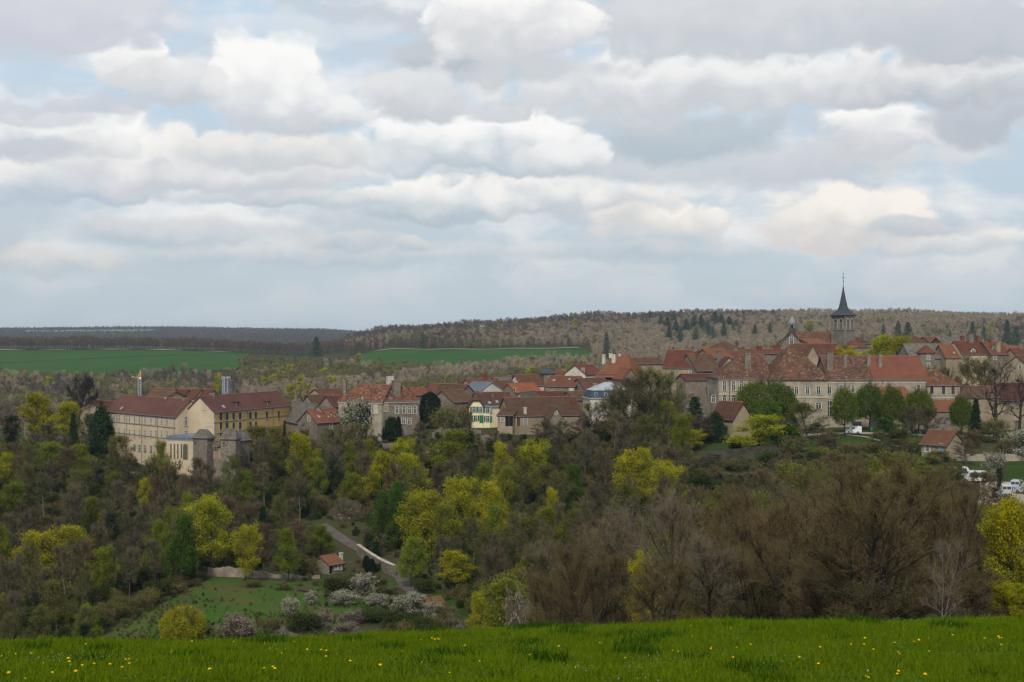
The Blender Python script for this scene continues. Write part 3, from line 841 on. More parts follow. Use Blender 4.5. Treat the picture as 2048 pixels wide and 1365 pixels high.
# ------------------------------------------------------------------ woods
def scatter(name, label, pts, rz, sc, idx, meshes, tilt=0.0):
    """Countless plants as one object: instances of `meshes` (each a list of mesh data) on points."""
    pts = np.asarray(pts, np.float32); n = len(pts)
    me = bpy.data.meshes.new(name)
    me.vertices.add(n); me.vertices.foreach_set('co', pts.ravel())
    for nm, ty, key, arr in (('turn', 'FLOAT_VECTOR', 'vector', np.stack([np.random.default_rng(3).normal(0, tilt, n), np.random.default_rng(4).normal(0, tilt, n), rz], -1)),
                             ('size', 'FLOAT_VECTOR', 'vector', np.asarray(sc, np.float32).reshape(n, -1) * np.ones((1, 3))),
                             ('pick', 'INT', 'value', np.asarray(idx, np.int32))):
        a = me.attributes.new(nm, ty, 'POINT')
        a.data.foreach_set(key, np.ascontiguousarray(arr, np.int32 if ty == 'INT' else np.float32).ravel())
    o = prop(link(name, me), label, kind='stuff')
    pc = bpy.data.collections.new(name + '_kinds')
    for i, ml in enumerate(meshes):
        e = None
        V, Fs, mats, mi, k = [], [], [], [], 0
        bm_v, bm_f = [], []
        for m in ml:
            nv = len(m.vertices); co = np.empty(nv * 3, np.float32); m.vertices.foreach_get('co', co); V.append(co.reshape(-1, 3))
            npol = len(m.polygons); tot = np.empty(npol, np.int32); m.polygons.foreach_get('loop_total', tot)
            li = np.empty(len(m.loops), np.int32); m.loops.foreach_get('vertex_index', li)
            mid = np.empty(npol, np.int32); m.polygons.foreach_get('material_index', mid)
            st = np.r_[0, np.cumsum(tot)[:-1]]
            for kk in np.unique(tot):
                s = tot == kk
                Fs.append(li[st[s][:, None] + np.arange(kk)] + k)
                for q in mid[s]:
                    mt = m.materials[q]
                    if mt not in mats: mats.append(mt)
                    mi.append(mats.index(mt))
            k += nv
        jm = mesh_np(name + '_kind', np.concatenate(V), Fs, mats, False, mi)
        po = bpy.data.objects.new('%s_kind_%02d' % (name, i), jm)
        pc.objects.link(po)
    ng = bpy.data.node_groups.new(name, 'GeometryNodeTree')
    ng.interface.new_socket('Geometry', in_out='INPUT', socket_type='NodeSocketGeometry')
    ng.interface.new_socket('Geometry', in_out='OUTPUT', socket_type='NodeSocketGeometry')
    N, L = ng.nodes, ng.links
    gi, go = N.new('NodeGroupInput'), N.new('NodeGroupOutput')
    iop = N.new('GeometryNodeInstanceOnPoints'); ci = N.new('GeometryNodeCollectionInfo')
    ci.inputs['Collection'].default_value = pc
    ci.inputs['Separate Children'].default_value = True; ci.inputs['Reset Children'].default_value = True
    iop.inputs['Pick Instance'].default_value = True

    def attr(nm, ty):
        a = N.new('GeometryNodeInputNamedAttribute'); a.data_type = ty; a.inputs['Name'].default_value = nm
        return a.outputs['Attribute']
    L.new(gi.outputs[0], iop.inputs['Points']); L.new(ci.outputs[0], iop.inputs['Instance'])
    L.new(attr('pick', 'INT'), iop.inputs['Instance Index'])
    e2r = N.new('FunctionNodeEulerToRotation'); L.new(attr('turn', 'FLOAT_VECTOR'), e2r.inputs[0])
    L.new(e2r.outputs[0], iop.inputs['Rotation'])
    L.new(attr('size', 'FLOAT_VECTOR'), iop.inputs['Scale'])
    L.new(iop.outputs[0], go.inputs[0])
    md = o.modifiers.new('scatter', 'NODES'); md.node_group = ng
    return o


rng = np.random.default_rng(11)


def field_noise(x, y, k, seed=0):
    s = seed * 1.7
    return (np.sin(x * k + 1.1 + s) * np.cos(y * k * 0.9 + 0.4 - s) + 0.6 * np.sin(x * k * 2.3 - y * k * 1.9 + 2 + s) + 0.4 * np.cos(x * k * 4.1 + y * k * 3.7 + s)) / 2


# ---- far woods: each reads as one mass
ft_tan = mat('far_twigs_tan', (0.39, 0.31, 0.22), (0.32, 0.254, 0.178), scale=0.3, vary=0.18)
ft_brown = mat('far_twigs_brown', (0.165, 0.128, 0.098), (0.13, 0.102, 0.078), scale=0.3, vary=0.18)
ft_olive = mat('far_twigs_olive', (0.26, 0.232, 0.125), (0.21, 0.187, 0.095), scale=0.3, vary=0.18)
for i in range(3):
    for kd, tw, bk, lf in (('far_tan', ft_tan, bark_pale, None), ('far_brown', ft_brown, bark_m, None), ('far_olive', ft_olive, bark_pale, bud)):
        mk(kd, 300 + i, tw, lf, 160, 0.5, 0.4, H=11, R=2.9, cb=0.4, nl=12, nb=5, nt=13, env=tall, twl=(0.7, 1.5), tww=0.075, r0=0.12, bark=bk, n_big=4, rise=(0.6, 1.35))
mk('far_yellow', 310, ft_olive, yel, 900, 0.55, 0.4, H=11, R=3.2, cb=0.25, nl=10, nb=5, nt=4, twl=(0.8, 1.6), tww=0.1, r0=0.14, n_big=4)
mk('far_white', 311, ft_tan, white, 700, 0.55, 0.5, H=11, R=3.2, cb=0.25, nl=10, nb=5, nt=6, twl=(0.8, 1.6), tww=0.1, r0=0.14, n_big=4)
FARK = [PROTO['far_tan'][0], PROTO['far_tan'][1], PROTO['far_tan'][2], PROTO['far_brown'][0], PROTO['far_brown'][1], PROTO['far_brown'][2],
        PROTO['far_olive'][0], PROTO['far_olive'][1], PROTO['far_olive'][2], PROTO['far_yellow'][0], PROTO['far_pine'][0]]
FARM = [[p[0], p[1]] for p in FARK]


# ---- trees of the far slopes that stand out
EXCL = []


def far_tree(px, top, D, hpx, kind, label, group=None, wpx=None, name=None):
    if kind == 'spruce': top, wpx = top, wpx or hpx * 1.15
    g = on_ground(px, D)
    H = hpx * D / F
    g.z = min(g.z, (CY - top) / F * D - H * 0.6)
    Ht = (CY - top) / F * D - g.z
    EXCL.append((px, (wpx or hpx * 0.9) * .42, D))
    nm = name or {'spruce': 'pine_tree', 'far_yellow': 'maple_tree', 'far_white': 'cherry_tree'}[kind]
    if kind == 'spruce': kind = 'far_pine'
    return place(nm, kind, g, Ht, (wpx or hpx * 0.9) * D / F, label, group)


cg = 'dark pines on the ridge left of the church'
for px, top, D, h in ((1322, 628, 1700, 22), (1335, 632, 1640, 22), (1352, 640, 1560, 24), (1372, 636, 1560, 26), (1388, 630, 1620, 26), (1402, 628, 1650, 24), (1416, 640, 1500, 26),
                      (1430, 622, 1700, 34), (1442, 628, 1640, 28), (1458, 632, 1620, 26), (1338, 650, 1420, 20), (1360, 652, 1400, 20), (1392, 652, 1400, 22), (1425, 650, 1420, 22),
                      (1448, 648, 1450, 22), (1472, 640, 1560, 22), (1348, 622, 1760, 16), (1300, 620, 1800, 14), (1510, 648, 1450, 16), (1540, 644, 1500, 14)):
    far_tree(px, top, D, h, 'spruce', 'dark green pine in the scattered clump on the ridge left of the church', cg)
for px, top, D, h, lb in ((1213, 662, 1200, 24, 'dark pine alone on the slope above the right end of the crop field'),
                          (1767, 647, 1250, 24, 'single dark pine on the bare ridge just right of the church tower'),
                          (1796, 640, 1250, 32, 'left one of two big pines on the ridge right of the church tower'),
                          (1816, 642, 1220, 40, 'right one of two big pines on the ridge right of the church tower'),
                          (2014, 637, 1300, 30, 'dark conical pine on the ridge near the right edge'),
                          (1945, 641, 1300, 26, 'greyish pine on the ridge above the village houses at right'),
                          (1900, 660, 1150, 22, 'small dark pine just above the grey slate roof at right'),
                          (1968, 650, 1250, 22, 'lower pine beside the bright yellow tree on the ridge'),
                          (2032, 650, 1200, 36, 'large grey green pine behind the rightmost red roofs'),
                          (632, 672, 1500, 36, 'dark pine at the right end of the dark wood belt'),
                          (845, 663, 1380, 28, 'dark pine at the foot of the ridge above the long crop field')):
    far_tree(px, top, D, h, 'spruce', lb)
far_tree(965, 652, 1600, 16, 'far_white', 'white flowering cherry high in the brown ridge wood')
far_tree(773, 671, 1500, 12, 'far_white', 'smaller white flowering cherry at the left end of the brown ridge wood')
far_tree(1152, 638, 1650, 12, 'far_yellow', 'bright yellow tree near the skyline in the middle of the ridge wood')
far_tree(998, 641, 1750, 8, 'far_yellow', 'tiny yellow tree near the skyline above the white flowering cherry')
far_tree(1979, 645, 1350, 12, 'far_yellow', 'bright yellow tree on the ridge near the right edge')
far_tree(1619, 641, 1500, 16, 'far_yellow', 'dull yellow tree on the ridge between turret and church tower', None, 24)
far_tree(603, 752, 900, 26, 'far_yellow', 'yellow tree in the far wood above the orange facade, left of a twin', None, 24)
far_tree(578, 770, 820, 28, 'far_yellow', 'yellow tree just behind the right end of the long red roof', None, 30)
far_tree(437, 750, 820, 34, 'far_yellow', 'yellow tree directly behind the steel tower', None, 24)

def wood(name, label, regions, spacing, weights, seed, scale=(0.7, 1.15)):
    """regions: (D0, D1, px_left, px_right) boxes; weights(x, y, u) -> kind index."""
    P = []
    for D0, D1, a, b in regions:
        x0, x1 = min((a - CX) / F * D0, (a - CX) / F * D1), max((b - CX) / F * D0, (b - CX) / F * D1)
        gx, gy = np.meshgrid(np.arange(x0, x1, spacing), np.arange(D0, D1, spacing))
        gx = gx + rng.uniform(-.48, .48, gx.shape) * spacing; gy = gy + rng.uniform(-.48, .48, gx.shape) * spacing
        px = CX + F * gx / gy
        ok = (px > a) & (px < b) & (gy > D0) & (gy < D1)
        P.append(np.stack([gx[ok], gy[ok]], -1))
    P = np.concatenate(P); x, y = P.T
    px = CX + F * x / y
    keep = np.ones(len(x), bool)
    for p0, hw, d0 in EXCL: keep &= ~((np.abs(px - p0) < hw) & (y < d0 + 3) & (y > d0 - 130))
    x, y = x[keep], y[keep]
    u = rng.uniform(0, 1, len(x))
    idx = weights(x, y, u)
    z = ground(x, y) - 0.3
    s = rng.uniform(*scale, len(x)) * (1 + .22 * field_noise(x, y, .045, seed))
    sx = s * rng.uniform(0.85, 1.2, len(x))
    return scatter(name, label, np.stack([x, y, z], -1), rng.uniform(0, 6.28, len(x)), np.stack([sx, sx, s], -1), idx, FARM)


def pick(base, var=3):
    return base + rng.integers(0, var)


def w_left(x, y, u):
    n = field_noise(x, y, 0.012, 1)
    k = rng.integers(0, 3, len(x))
    out = np.where(n > 0.15, 6 + k, 3 + k)
    out = np.where((u > 0.75), 0 + k, out)
    out = np.where(u > 0.985, 9, out); out = np.where(u < 0.02, 10, out)
    return out


def w_mid(x, y, u):
    n = field_noise(x, y, 0.016, 2)
    k = rng.integers(0, 3, len(x))
    out = np.where(n > 0.0, 6 + k, 0 + k)
    out = np.where((u > 0.8), 3 + k, out)
    out = np.where((u > 0.965) & (x < 60), 9, out)
    return out


def w_ridge(x, y, u):
    n = field_noise(x, y, 0.009, 3)
    px = CX + F * x / y
    k = rng.integers(0, 3, len(x))
    lf = np.clip((px - 900) / 350, 0, 1) - np.clip((px - 1950) / 90, 0, 1) * 0.5      # light put into the tree mix: shaded brown left, sunlit tan right
    top = np.clip((y - 1650) / 150, 0, 1) * (px < 1560)  # browner still along the upper left, its shade put into the mix
    n2 = field_noise(x, y, 0.031, 8)
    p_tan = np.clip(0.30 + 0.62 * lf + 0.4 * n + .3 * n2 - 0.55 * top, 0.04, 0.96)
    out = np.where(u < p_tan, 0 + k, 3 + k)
    out = np.where((n2 > 0.45) & (u > 0.35) & (y < 1650), 6 + k, out)
    out = np.where((field_noise(x, y, .021, 12) > .8) & (u > .6), 10, out)
    out = np.where(u > 0.992, 10, out)
    out = np.where((u < .004) & (px > 1500), 9, out)
    return out


def w_strip(x, y, u):
    k = rng.integers(0, 3, len(x))
    out = 3 + k
    n = field_noise(x, y, 0.013, 4)
    out = np.where((n > 0.8) & (u > 0.5), 10, out)
    out = np.where(u > 0.985, 0 + k, out)
    return out


wood('far_wood', 'grey brown wood filling the valley behind the long cream building', [(600, 1048, -320, 480)], 5.8, w_left, 1, (0.65, 1.05))
wood('far_wood', 'pale olive wood behind the middle of the village under the long crop field', [(600, 1112, 480, 1185), (1112, 1160, 480, 720)], 5.8, w_mid, 2, (0.65, 1.0))
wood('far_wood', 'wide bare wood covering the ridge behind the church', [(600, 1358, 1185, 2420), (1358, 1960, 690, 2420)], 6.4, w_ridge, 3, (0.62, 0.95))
wood('far_wood', 'dark wood belt along the top of the left crop field', [(1516, 1690, -420, 690)], 6.8, w_strip, 4, (0.82, 1.1))
wood('far_wood', 'blue hazy woods on the far left hills', [(3700, 4890, -420, 720), (4890, 5365, 310, 720), (5370, 5900, -420, 720), (4890, 5365, -420, 50)], 13.5, w_strip, 5, (0.9, 1.35))

# ---- the wood on the slope between the meadow and the village
kinds_name = {'yellow': 'maple_tree', 'yellow_green': 'maple_tree', 'green': 'leafy_tree', 'promenade': 'lime_tree', 'olive_dome': 'domed_tree', 'sallow': 'willow_tree',
              'old_bare': 'bare_tree', 'blossom': 'blossom_tree', 'pinkish': 'blossom_shrub', 'thicket': 'shrub', 'green_bush': 'bush', 'ivy': 'ivy_tree', 'spruce': 'spruce_tree',
              'yew': 'yew_tree', 'cypress': 'cypress_tree', 'round_shrub': 'flowering_shrub', 'holly': 'holly_tree', 'bare_grey': 'bare_tree', 'bare_red': 'bare_tree',
              'bare_olive': 'budding_tree', 'budding': 'budding_tree', 'bare_slim': 'slender_tree', 'near_multi': 'bare_tree', 'near_tree': 'bare_tree', 'near_pale': 'bare_tree', 'near_yellow': 'maple_tree'}
PLACED = []
MARKS = [(150, 850, 'left end of the long cream building'), (360, 880, 'little zinc roofed annex'), (440, 885, 'old gate towers'), (670, 1105, 'stone cottage by the lane'), (760, 830, 'manor'), (950, 840, 'white house'), (1080, 850, 'long barn'), (1440, 900, 'wall of the lawn terrace'), (700, 1010, 'rocky bank above the lane')]


def tree(px, top, wpx, H, kind, label, D=None, group=None, cat=None, var=None):
    if kind in ('yellow', 'yellow_green') and (D is None or D > 200): wpx = wpx * 1.22
    if D is None:
        best = None
        for d in np.arange(215, 400, 1.0):
            e = abs(base_py(px, d) - H / d * F - top)
            if best is None or e < best[0]: best = (e, d)
        D = best[1]
    g = on_ground(px, D)
    H = max((CY - top) / F * D - g.z, 1.2)
    shrub = kind in ('thicket', 'green_bush', 'pinkish', 'round_shrub')
    o = place(kinds_name[kind], kind, g, H, wpx * D / F, label, group, cat or ('shrub' if shrub else 'tree'), var)
    if label and not group: MARKS.append((px, top, label))
    PLACED.append((g.x, g.y, wpx * D / F / 2, px, top))
    return o


# left, below and around the long cream building
tree(75, 788, 62, 9, 'yellow', 'broad yellow green tree hiding the small far left house', 402, var=0)
tree(126, 806, 62, 9, 'yellow', 'yellow green tree just right of the one at the far left house', 398, var=2)
tree(22, 812, 62, 9, 'ivy', 'dark olive tree at the left edge beside the far left house', 396)
tree(152, 748, 88, 12, 'old_bare', 'big dark leafless tree with heavy limbs left of the long cream building', 425, var=0)
tree(146, 822, 32, 7, 'spruce', 'small pointed spruce in front of the big dark leafless tree', 388, var=0)
tree(202, 824, 52, 9, 'holly', 'black green evergreen against the left end of the long cream building', 383)
tree(108, 886, 62, 10, 'yellow_green', 'ochre topped tree on the slope under the far left house')
tree(8, 908, 44, 10, 'yellow', 'yellow tree cut by the left edge, upper of two there')
tree(12, 964, 56, 10, 'yellow_green', 'yellow green tree cut by the left edge, lower of two there')
tree(170, 890, 48, 10, 'yellow_green', 'yellow green treetop left below the long cream building')
tree(238, 872, 62, 11, 'budding', 'olive tree in front of the left part of the long cream building', 358)
tree(320, 884, 36, 9, 'yellow_green', 'slim fresh green tree in front of the cream facade by the zinc roof', 352)
tree(186, 994, 44, 9, 'yellow_green', 'ochre yellow small tree in the grey wood at left')
tree(68, 1062, 92, 11, 'yellow', 'wide yellow tree low in the left wood, leftmost of a pair')
tree(142, 1052, 72, 11, 'yellow', 'tall yellow tree low in the left wood, right of a pair')
tree(8, 1046, 40, 11, 'yellow_green', 'yellow green tree at the left edge beside the low yellow pair')
tree(208, 1092, 54, 10, 'yellow_green', 'rounded mustard yellow tree alone in the low left wood')
tree(308, 1044, 42, 11, 'yellow_green', 'thin yellow green tree left of the fresh green one above the pasture')
tree(362, 1034, 66, 13, 'green', 'fresh green cone shaped tree above the top of the pasture')
tree(424, 994, 80, 15, 'yellow', 'large bright yellow tree over green at the head of the pasture', var=1)
tree(491, 1050, 54, 11, 'yellow', 'yellow tree standing above the long garden wall')
tree(576, 1060, 44, 10, 'yellow_green', 'olive yellow tree above the right part of the garden wall')
tree(638, 1054, 48, 11, 'yellow_green', 'yellow green tree directly behind the small cottage', 292)
tree(376, 988, 36, 11, 'yellow_green', 'dull olive yellow treetop left of the large bright yellow tree')
tree(608, 868, 58, 13, 'yellow', 'bright yellow tree below the red roofed house with dormers', var=2)
tree(638, 918, 34, 10, 'yellow_green', 'smaller ochre tree right below the bright yellow one')
tree(494, 944, 40, 9, 'yellow_green', 'small yellow tree in the brown wood under the old gate towers')
tree(290, 958, 28, 8, 'yellow', 'tiny yellow tree in the brown wood below the cream building')
tree(525, 852, 80, 11, 'budding', 'green budding tree right of the old gate towers', 360)
tree(575, 862, 46, 11, 'bare_olive', 'thin olive tree in front of the stone roofed barn', 362)
tree(186, 826, 60, 9, 'bare_grey', 'grey leafless tree in front of the dark red barn', 398)
tree(100, 846, 50, 8, 'bare_grey', 'grey leafless tree under the two yellow green ones at far left', 390)
# centre
tree(708, 884, 34, 10, 'yellow_green', 'slim yellow green tree below the manor, left of a pair')
tree(745, 880, 32, 10, 'yellow_green', 'slim yellow green tree below the manor, right of a pair')
tree(760, 904, 58, 13, 'yellow', 'tall yellow tree under the left half of the manor')
tree(802, 878, 50, 11, 'yellow', 'yellow tree just under the thin black cypress')
tree(820, 908, 60, 13, 'yellow', 'bright yellow tree under the manor, right of the tall one')
tree(890, 862, 78, 12, 'yellow_green', 'olive yellow tree below the ruined garden walls')
tree(704, 948, 46, 9, 'yellow_green', 'young yellow green tree left of the rocky clearing')
tree(762, 985, 56, 12, 'green', 'dark green tree above the lane at the rocky clearing')
tree(795, 968, 46, 13, 'green', 'fresh green tree between yellow ones above the lane')
tree(832, 984, 84, 15, 'yellow', 'huge yellow tree leaning over the lane', var=3)
tree(882, 1002, 54, 13, 'yellow_green', 'olive yellow tree behind the huge one over the lane')
tree(936, 956, 72, 15, 'yellow', 'wide yellow tree in the middle of the wooded slope')
tree(955, 926, 44, 12, 'yellow_green', 'pale yellow green treetop above the wide yellow tree')
tree(985, 966, 56, 14, 'yellow', 'yellow tree right of the wide one at mid slope')
tree(1010, 886, 44, 13, 'yellow', 'bright yellow green tree below the long barn, left of two')
tree(1062, 882, 66, 14, 'yellow', 'bright yellow green tree below the long barn, right of two')
tree(1002, 936, 46, 13, 'yellow_green', 'yellow green tree under the bright pair below the long barn')
tree(990, 1012, 42, 12, 'yellow_green', 'narrow yellow green tree low on the middle slope')
tree(822, 1078, 54, 10, 'yellow_green', 'crooked mustard yellow tree beside the lane fork', 266)
tree(914, 1104, 66, 11, 'yellow', 'bright yellow tree right of the lane below the fork', 262)
tree(1050, 1108, 48, 9, 'yellow_green', 'small yellow green tree beside the reddish bare thicket')
tree(962, 1188, 46, 8, 'yellow', 'pale yellow tree at the meadow edge beside the lane', 214)
tree(1110, 978, 34, 11, 'yellow', 'narrow pointed yellow tree on the slope below the barn roofs')
tree(1150, 934, 48, 13, 'green', 'fresh green tree alone in the dark middle wood')
tree(1258, 902, 70, 14, 'yellow', 'bright golden tree in the right wood, left one of two')
tree(1286, 898, 46, 14, 'yellow', 'golden treetop rising between two golden trees in the right wood')
tree(1330, 924, 66, 12, 'yellow', 'golden tree in the right wood, right one of two')
tree(1386, 860, 44, 9, 'yellow', 'yellow tree beside the dark evergreens left of the lawn terrace', 357)
tree(1518, 832, 96, 13, 'yellow', 'large golden tree in front of the abbey left of the promenade', 348, var=0)
tree(1578, 850, 84, 12, 'green', 'green tree leaning against the right of the large golden one', 346)
tree(1614, 806, 80, 12, 'budding', 'greyish budding tree in front of the abbey arch', 362)
tree(1565, 922, 104, 10, 'olive_dome', 'domed yellow green tree below the large golden one', 296)
tree(1520, 986, 80, 9, 'olive_dome', 'lower yellow green dome left in the bare brown trees', 240)
tree(1640, 894, 50, 8, 'olive_dome', 'small green dome below the promenade path', 330)
tree(1778, 904, 128, 9, 'olive_dome', 'wide moss green dome standing before the small house', 255)
tree(1862, 902, 50, 7, 'yellow_green', 'yellow green tree right in front of the small house with blue door', 318)
tree(1845, 925, 40, 6, 'yellow_green', 'low yellow green shrub left of the campers', 305)
# foot of the slope
tree(366, 1212, 92, 7, 'round_shrub', 'round golden shrub standing at the meadow edge', 224)
tree(720, 1148, 62, 5, 'blossom', 'tall white blossoming tree below the cottage garden', 256)
tree(686, 1184, 62, 4.5, 'blossom', 'white blossoming tree left below the tall one', 249)
tree(752, 1190, 56, 4.5, 'blossom', 'greyish blossoming tree beside the lane bend', 248)
tree(818, 1188, 72, 6, 'blossom', 'white blossoming tree next to the little wooden hut', 240)
tree(868, 1204, 44, 4, 'blossom', 'thin white blossoming tree right of the little wooden hut', 236)
tree(582, 1196, 42, 4, 'blossom', 'small white blossoming tree on the pasture, left of a thinner one', 238)
tree(622, 1184, 28, 4, 'blossom', 'thin white blossoming sapling on the pasture', 250)
tree(640, 1220, 60, 4, 'pinkish', 'pinkish white flowering shrub at the pasture foot, left of two', 230)
tree(702, 1220, 52, 4, 'pinkish', 'pinkish white flowering shrub at the pasture foot, right of two', 231)
tree(476, 1230, 84, 4, 'pinkish', 'wide dusky pink flowering shrub right of the round golden one', 225)
tree(690, 1246, 70, 3, 'pinkish', 'low grey flowering shrub right at the meadow edge', 222)
tree(676, 1156, 62, 5, 'green_bush', 'dense moss green bush in front of the cottage', 257)
tree(745, 1222, 80, 5, 'green_bush', 'dark green bush below the white blossoming trees', 234)
tree(610, 1228, 60, 3, 'green_bush', 'dull green bush left of the pinkish shrubs', 227)
tree(545, 1236, 60, 3, 'thicket', 'grey leafless shrub beside the heap of cut branches', 225)
tree(800, 1225, 70, 4, 'green_bush', 'olive bush beside the white blossom at the wooden hut', 229)
tree(860, 1232, 60, 4, 'thicket', 'brown leafless shrub between hut and meadow', 222)
tree(505, 1166, 44, 3, 'thicket', 'dark bramble clump on the upper pasture, left of two', 264)
tree(566, 1166, 42, 3, 'thicket', 'reddish bramble clump on the upper pasture, right of two', 263)
tree(1042, 1186, 78, 6, 'pinkish', 'tall greyish white flowering shrub at the meadow edge in the middle', 130)
for k, (px, top, w, D) in enumerate(((238, 1206, 50, 240), (268, 1200, 54, 245), (298, 1190, 56, 249), (328, 1180, 56, 253), (356, 1168, 54, 257), (382, 1158, 50, 262), (400, 1148, 44, 268), (210, 1214, 44, 236))):
    tree(px, top, w, 4, 'thicket', 'dark bramble in the hedge along the upper left edge of the pasture', D, 'brambles in the hedge by the pasture')
# village trees
tree(860, 787, 42, 7, 'yew', 'fat clipped black yew beside the manor', 390)
tree(797, 834, 12, 6, 'cypress', 'thin black cypress under the manor', 366)
tree(784, 840, 38, 4, 'holly', 'dark evergreen bush at the foot of the manor wall', 376.0)
tree(569, 838, 18, 5, 'spruce', 'tiny dark conifer in front of the stone roofed barn', 368, var=0)
tree(714, 800, 66, 9, 'blossom', 'whitish blossoming tree spread against the manor wall', 376)
tree(893, 812, 60, 5, 'thicket', 'purple brown leafless shrub beside the clipped yew', 378)
tree(926, 818, 40, 4, 'thicket', 'brown leafless shrub left of the white house', 382)
tree(1290, 735, 110, 13, 'bare_olive', 'tall olive brown tree rising in front of the mansard house', 372)
tree(1345, 742, 90, 13, 'bare_olive', 'tall brown tree left of the abbey, right of the olive one', 376)
tree(1240, 770, 80, 12, 'bare_grey', 'grey leafless tree covering the mansard house', 370)
tree(1390, 790, 70, 11, 'spruce', 'blue grey conifer left of the red roofed shed', 368, var=1)
tree(1400, 830, 60, 9, 'bare_grey', 'grey leafless tree by the dark evergreens under the shed', 360)
tree(1430, 832, 44, 7, 'holly', 'dark evergreen in front of the red roofed shed', 366)
tree(1468, 836, 26, 5, 'holly', 'small dark bush at the corner of the red roofed shed', 371)
tree(1512, 766, 80, 10, 'promenade', 'large clipped green tree at the abbey corner, left of two crowns', 377, var=0)
tree(1552, 768, 84, 10, 'promenade', 'large clipped green tree at the abbey, right of two crowns', 378, var=1)
tree(1528, 796, 66, 8, 'promenade', 'lower rounded green tree in front of the abbey corner', 371, var=2)
tree(1689, 780, 52, 9, 'promenade', 'round clipped lime beside the white van, leftmost of the row', 364, var=0)
tree(1738, 772, 62, 10, 'promenade', 'big clipped lime behind the white van, second of the row', 374, var=1)
tree(1786, 778, 50, 10, 'promenade', 'lighter green clipped lime in the middle of the row', 366, var=2)
tree(1777, 838, 50, 4, 'green', 'low spreading green tree under the middle limes', 361, var=0)
tree(1838, 782, 60, 9, 'promenade', 'clipped lime before the red lean-to roof, fourth of the row', 370, var=0)
tree(1923, 797, 46, 8, 'promenade', 'small bright green lime left of the black spruce', 366, var=1)
tree(1952, 795, 42, 12, 'spruce', 'tall black spruce behind the small house', 352, var=0)
tree(1992, 720, 130, 14, 'old_bare', 'big gnarled leafless tree by the right edge of the village', 366, var=1)
tree(2038, 745, 90, 12, 'old_bare', 'dark leafless tree cut by the right edge', 372, var=1)
tree(1950, 712, 74, 9, 'sallow', 'straw coloured willow below the cream houses at right', 430)
tree(1992, 838, 60, 9, 'sallow', 'straw coloured willow beside the gnarled leafless tree', 350)
tree(1890, 735, 48, 6, 'bare_red', 'purple brown leafless tree beside the stone turret house', 428)
tree(1868, 730, 36, 6, 'bare_olive', 'olive tree in front of the stone turret house', 424)
tree(1700, 695, 58, 8, 'yellow', 'golden tree behind the abbey roof, small one at left', 470, var=1)
tree(1750, 673, 66, 10, 'yellow', 'golden tree behind the abbey roof, tall middle one', 472, var=2)
tree(1795, 675, 58, 10, 'yellow', 'golden tree behind the abbey roof, right one', 470, var=0)
tree(1820, 812, 56, 8, 'bare_red', 'reddish leafless tree between the limes', 363)
tree(1862, 815, 56, 8, 'bare_red', 'leafless tree in front of the lean-to wall', 366)
tree(1935, 880, 60, 8, 'bare_grey', 'grey twiggy tree beside the low stone wall', 315)
tree(1992, 905, 46, 7, 'blossom', 'greyish blossoming tree above the parked campers', 296)
tree(1999, 925, 24, 6, 'ivy', 'dark ivy covered trunk among the parked cars', 286)
tree(2042, 862, 66, 10, 'blossom', 'pale leafing tree cut by the right edge above the car park', 322)
tree(1893, 905, 30, 6, 'ivy', 'ivy clad trunk in front of the small house', 306)
tree(738, 1060, 40, 9, 'ivy', 'tall ivy clad trunks between cottage and lane, left', 292)
tree(752, 1072, 34, 9, 'ivy', 'tall ivy clad trunks between cottage and lane, right', 290)
tree(733, 1112, 16, 5, 'cypress', 'narrow dark conifer in front of the lane wall, left', 281)
tree(744, 1118, 14, 5, 'cypress', 'narrow dark conifer in front of the lane wall, right', 280)
for k, (px, top, w, D, kd, lb) in enumerate(((1650, 874, 60, 338, 'bare_grey', 'grey twiggy bush below the left end of the drive'), (1700, 886, 60, 334, 'thicket', 'grey shrub below the thin footpath, left'), (1745, 884, 66, 333, 'thicket', 'grey shrub below the thin footpath, right'),
        (1790, 878, 60, 332, 'bare_red', 'brown twiggy bush left of the small house'), (1826, 876, 46, 334, 'thicket', 'brown shrub touching the small house'), (1672, 902, 70, 318, 'thicket', 'leafless shrub in the second row below the drive, left'),
        (1722, 906, 70, 316, 'bare_grey', 'leafless shrub in the second row below the drive, middle'), (1690, 926, 90, 300, 'bare_red', 'reddish leafless bush under the second row'), (1810, 905, 60, 314, 'thicket', 'leafless shrub in the second row below the drive, right'),
        (1905, 925, 60, 292, 'thicket', 'brown bramble in front of the motorhome'), (1962, 940, 60, 284, 'thicket', 'brown bramble in front of the camper'), (1880, 940, 70, 280, 'budding', 'budding bush left of the motorhome'), (1925, 962, 80, 262, 'bare_red', 'reddish bush below the car park, left'),
        (1975, 972, 70, 258, 'bare_olive', 'olive bush below the car park, right'), (2010, 878, 40, 322, 'thicket', 'brown shrub along the low stone wall'), (1630, 846, 60, 360, 'bare_grey', 'grey tree under the abbey arch'), (1590, 872, 70, 340, 'thicket', 'grey shrub right of the large golden tree'),
        (1470, 880, 30, 350, 'green_bush', 'green bush at the edge of the lawn terrace'))):
    tree(px, top, w, 4, kd, lb, D)
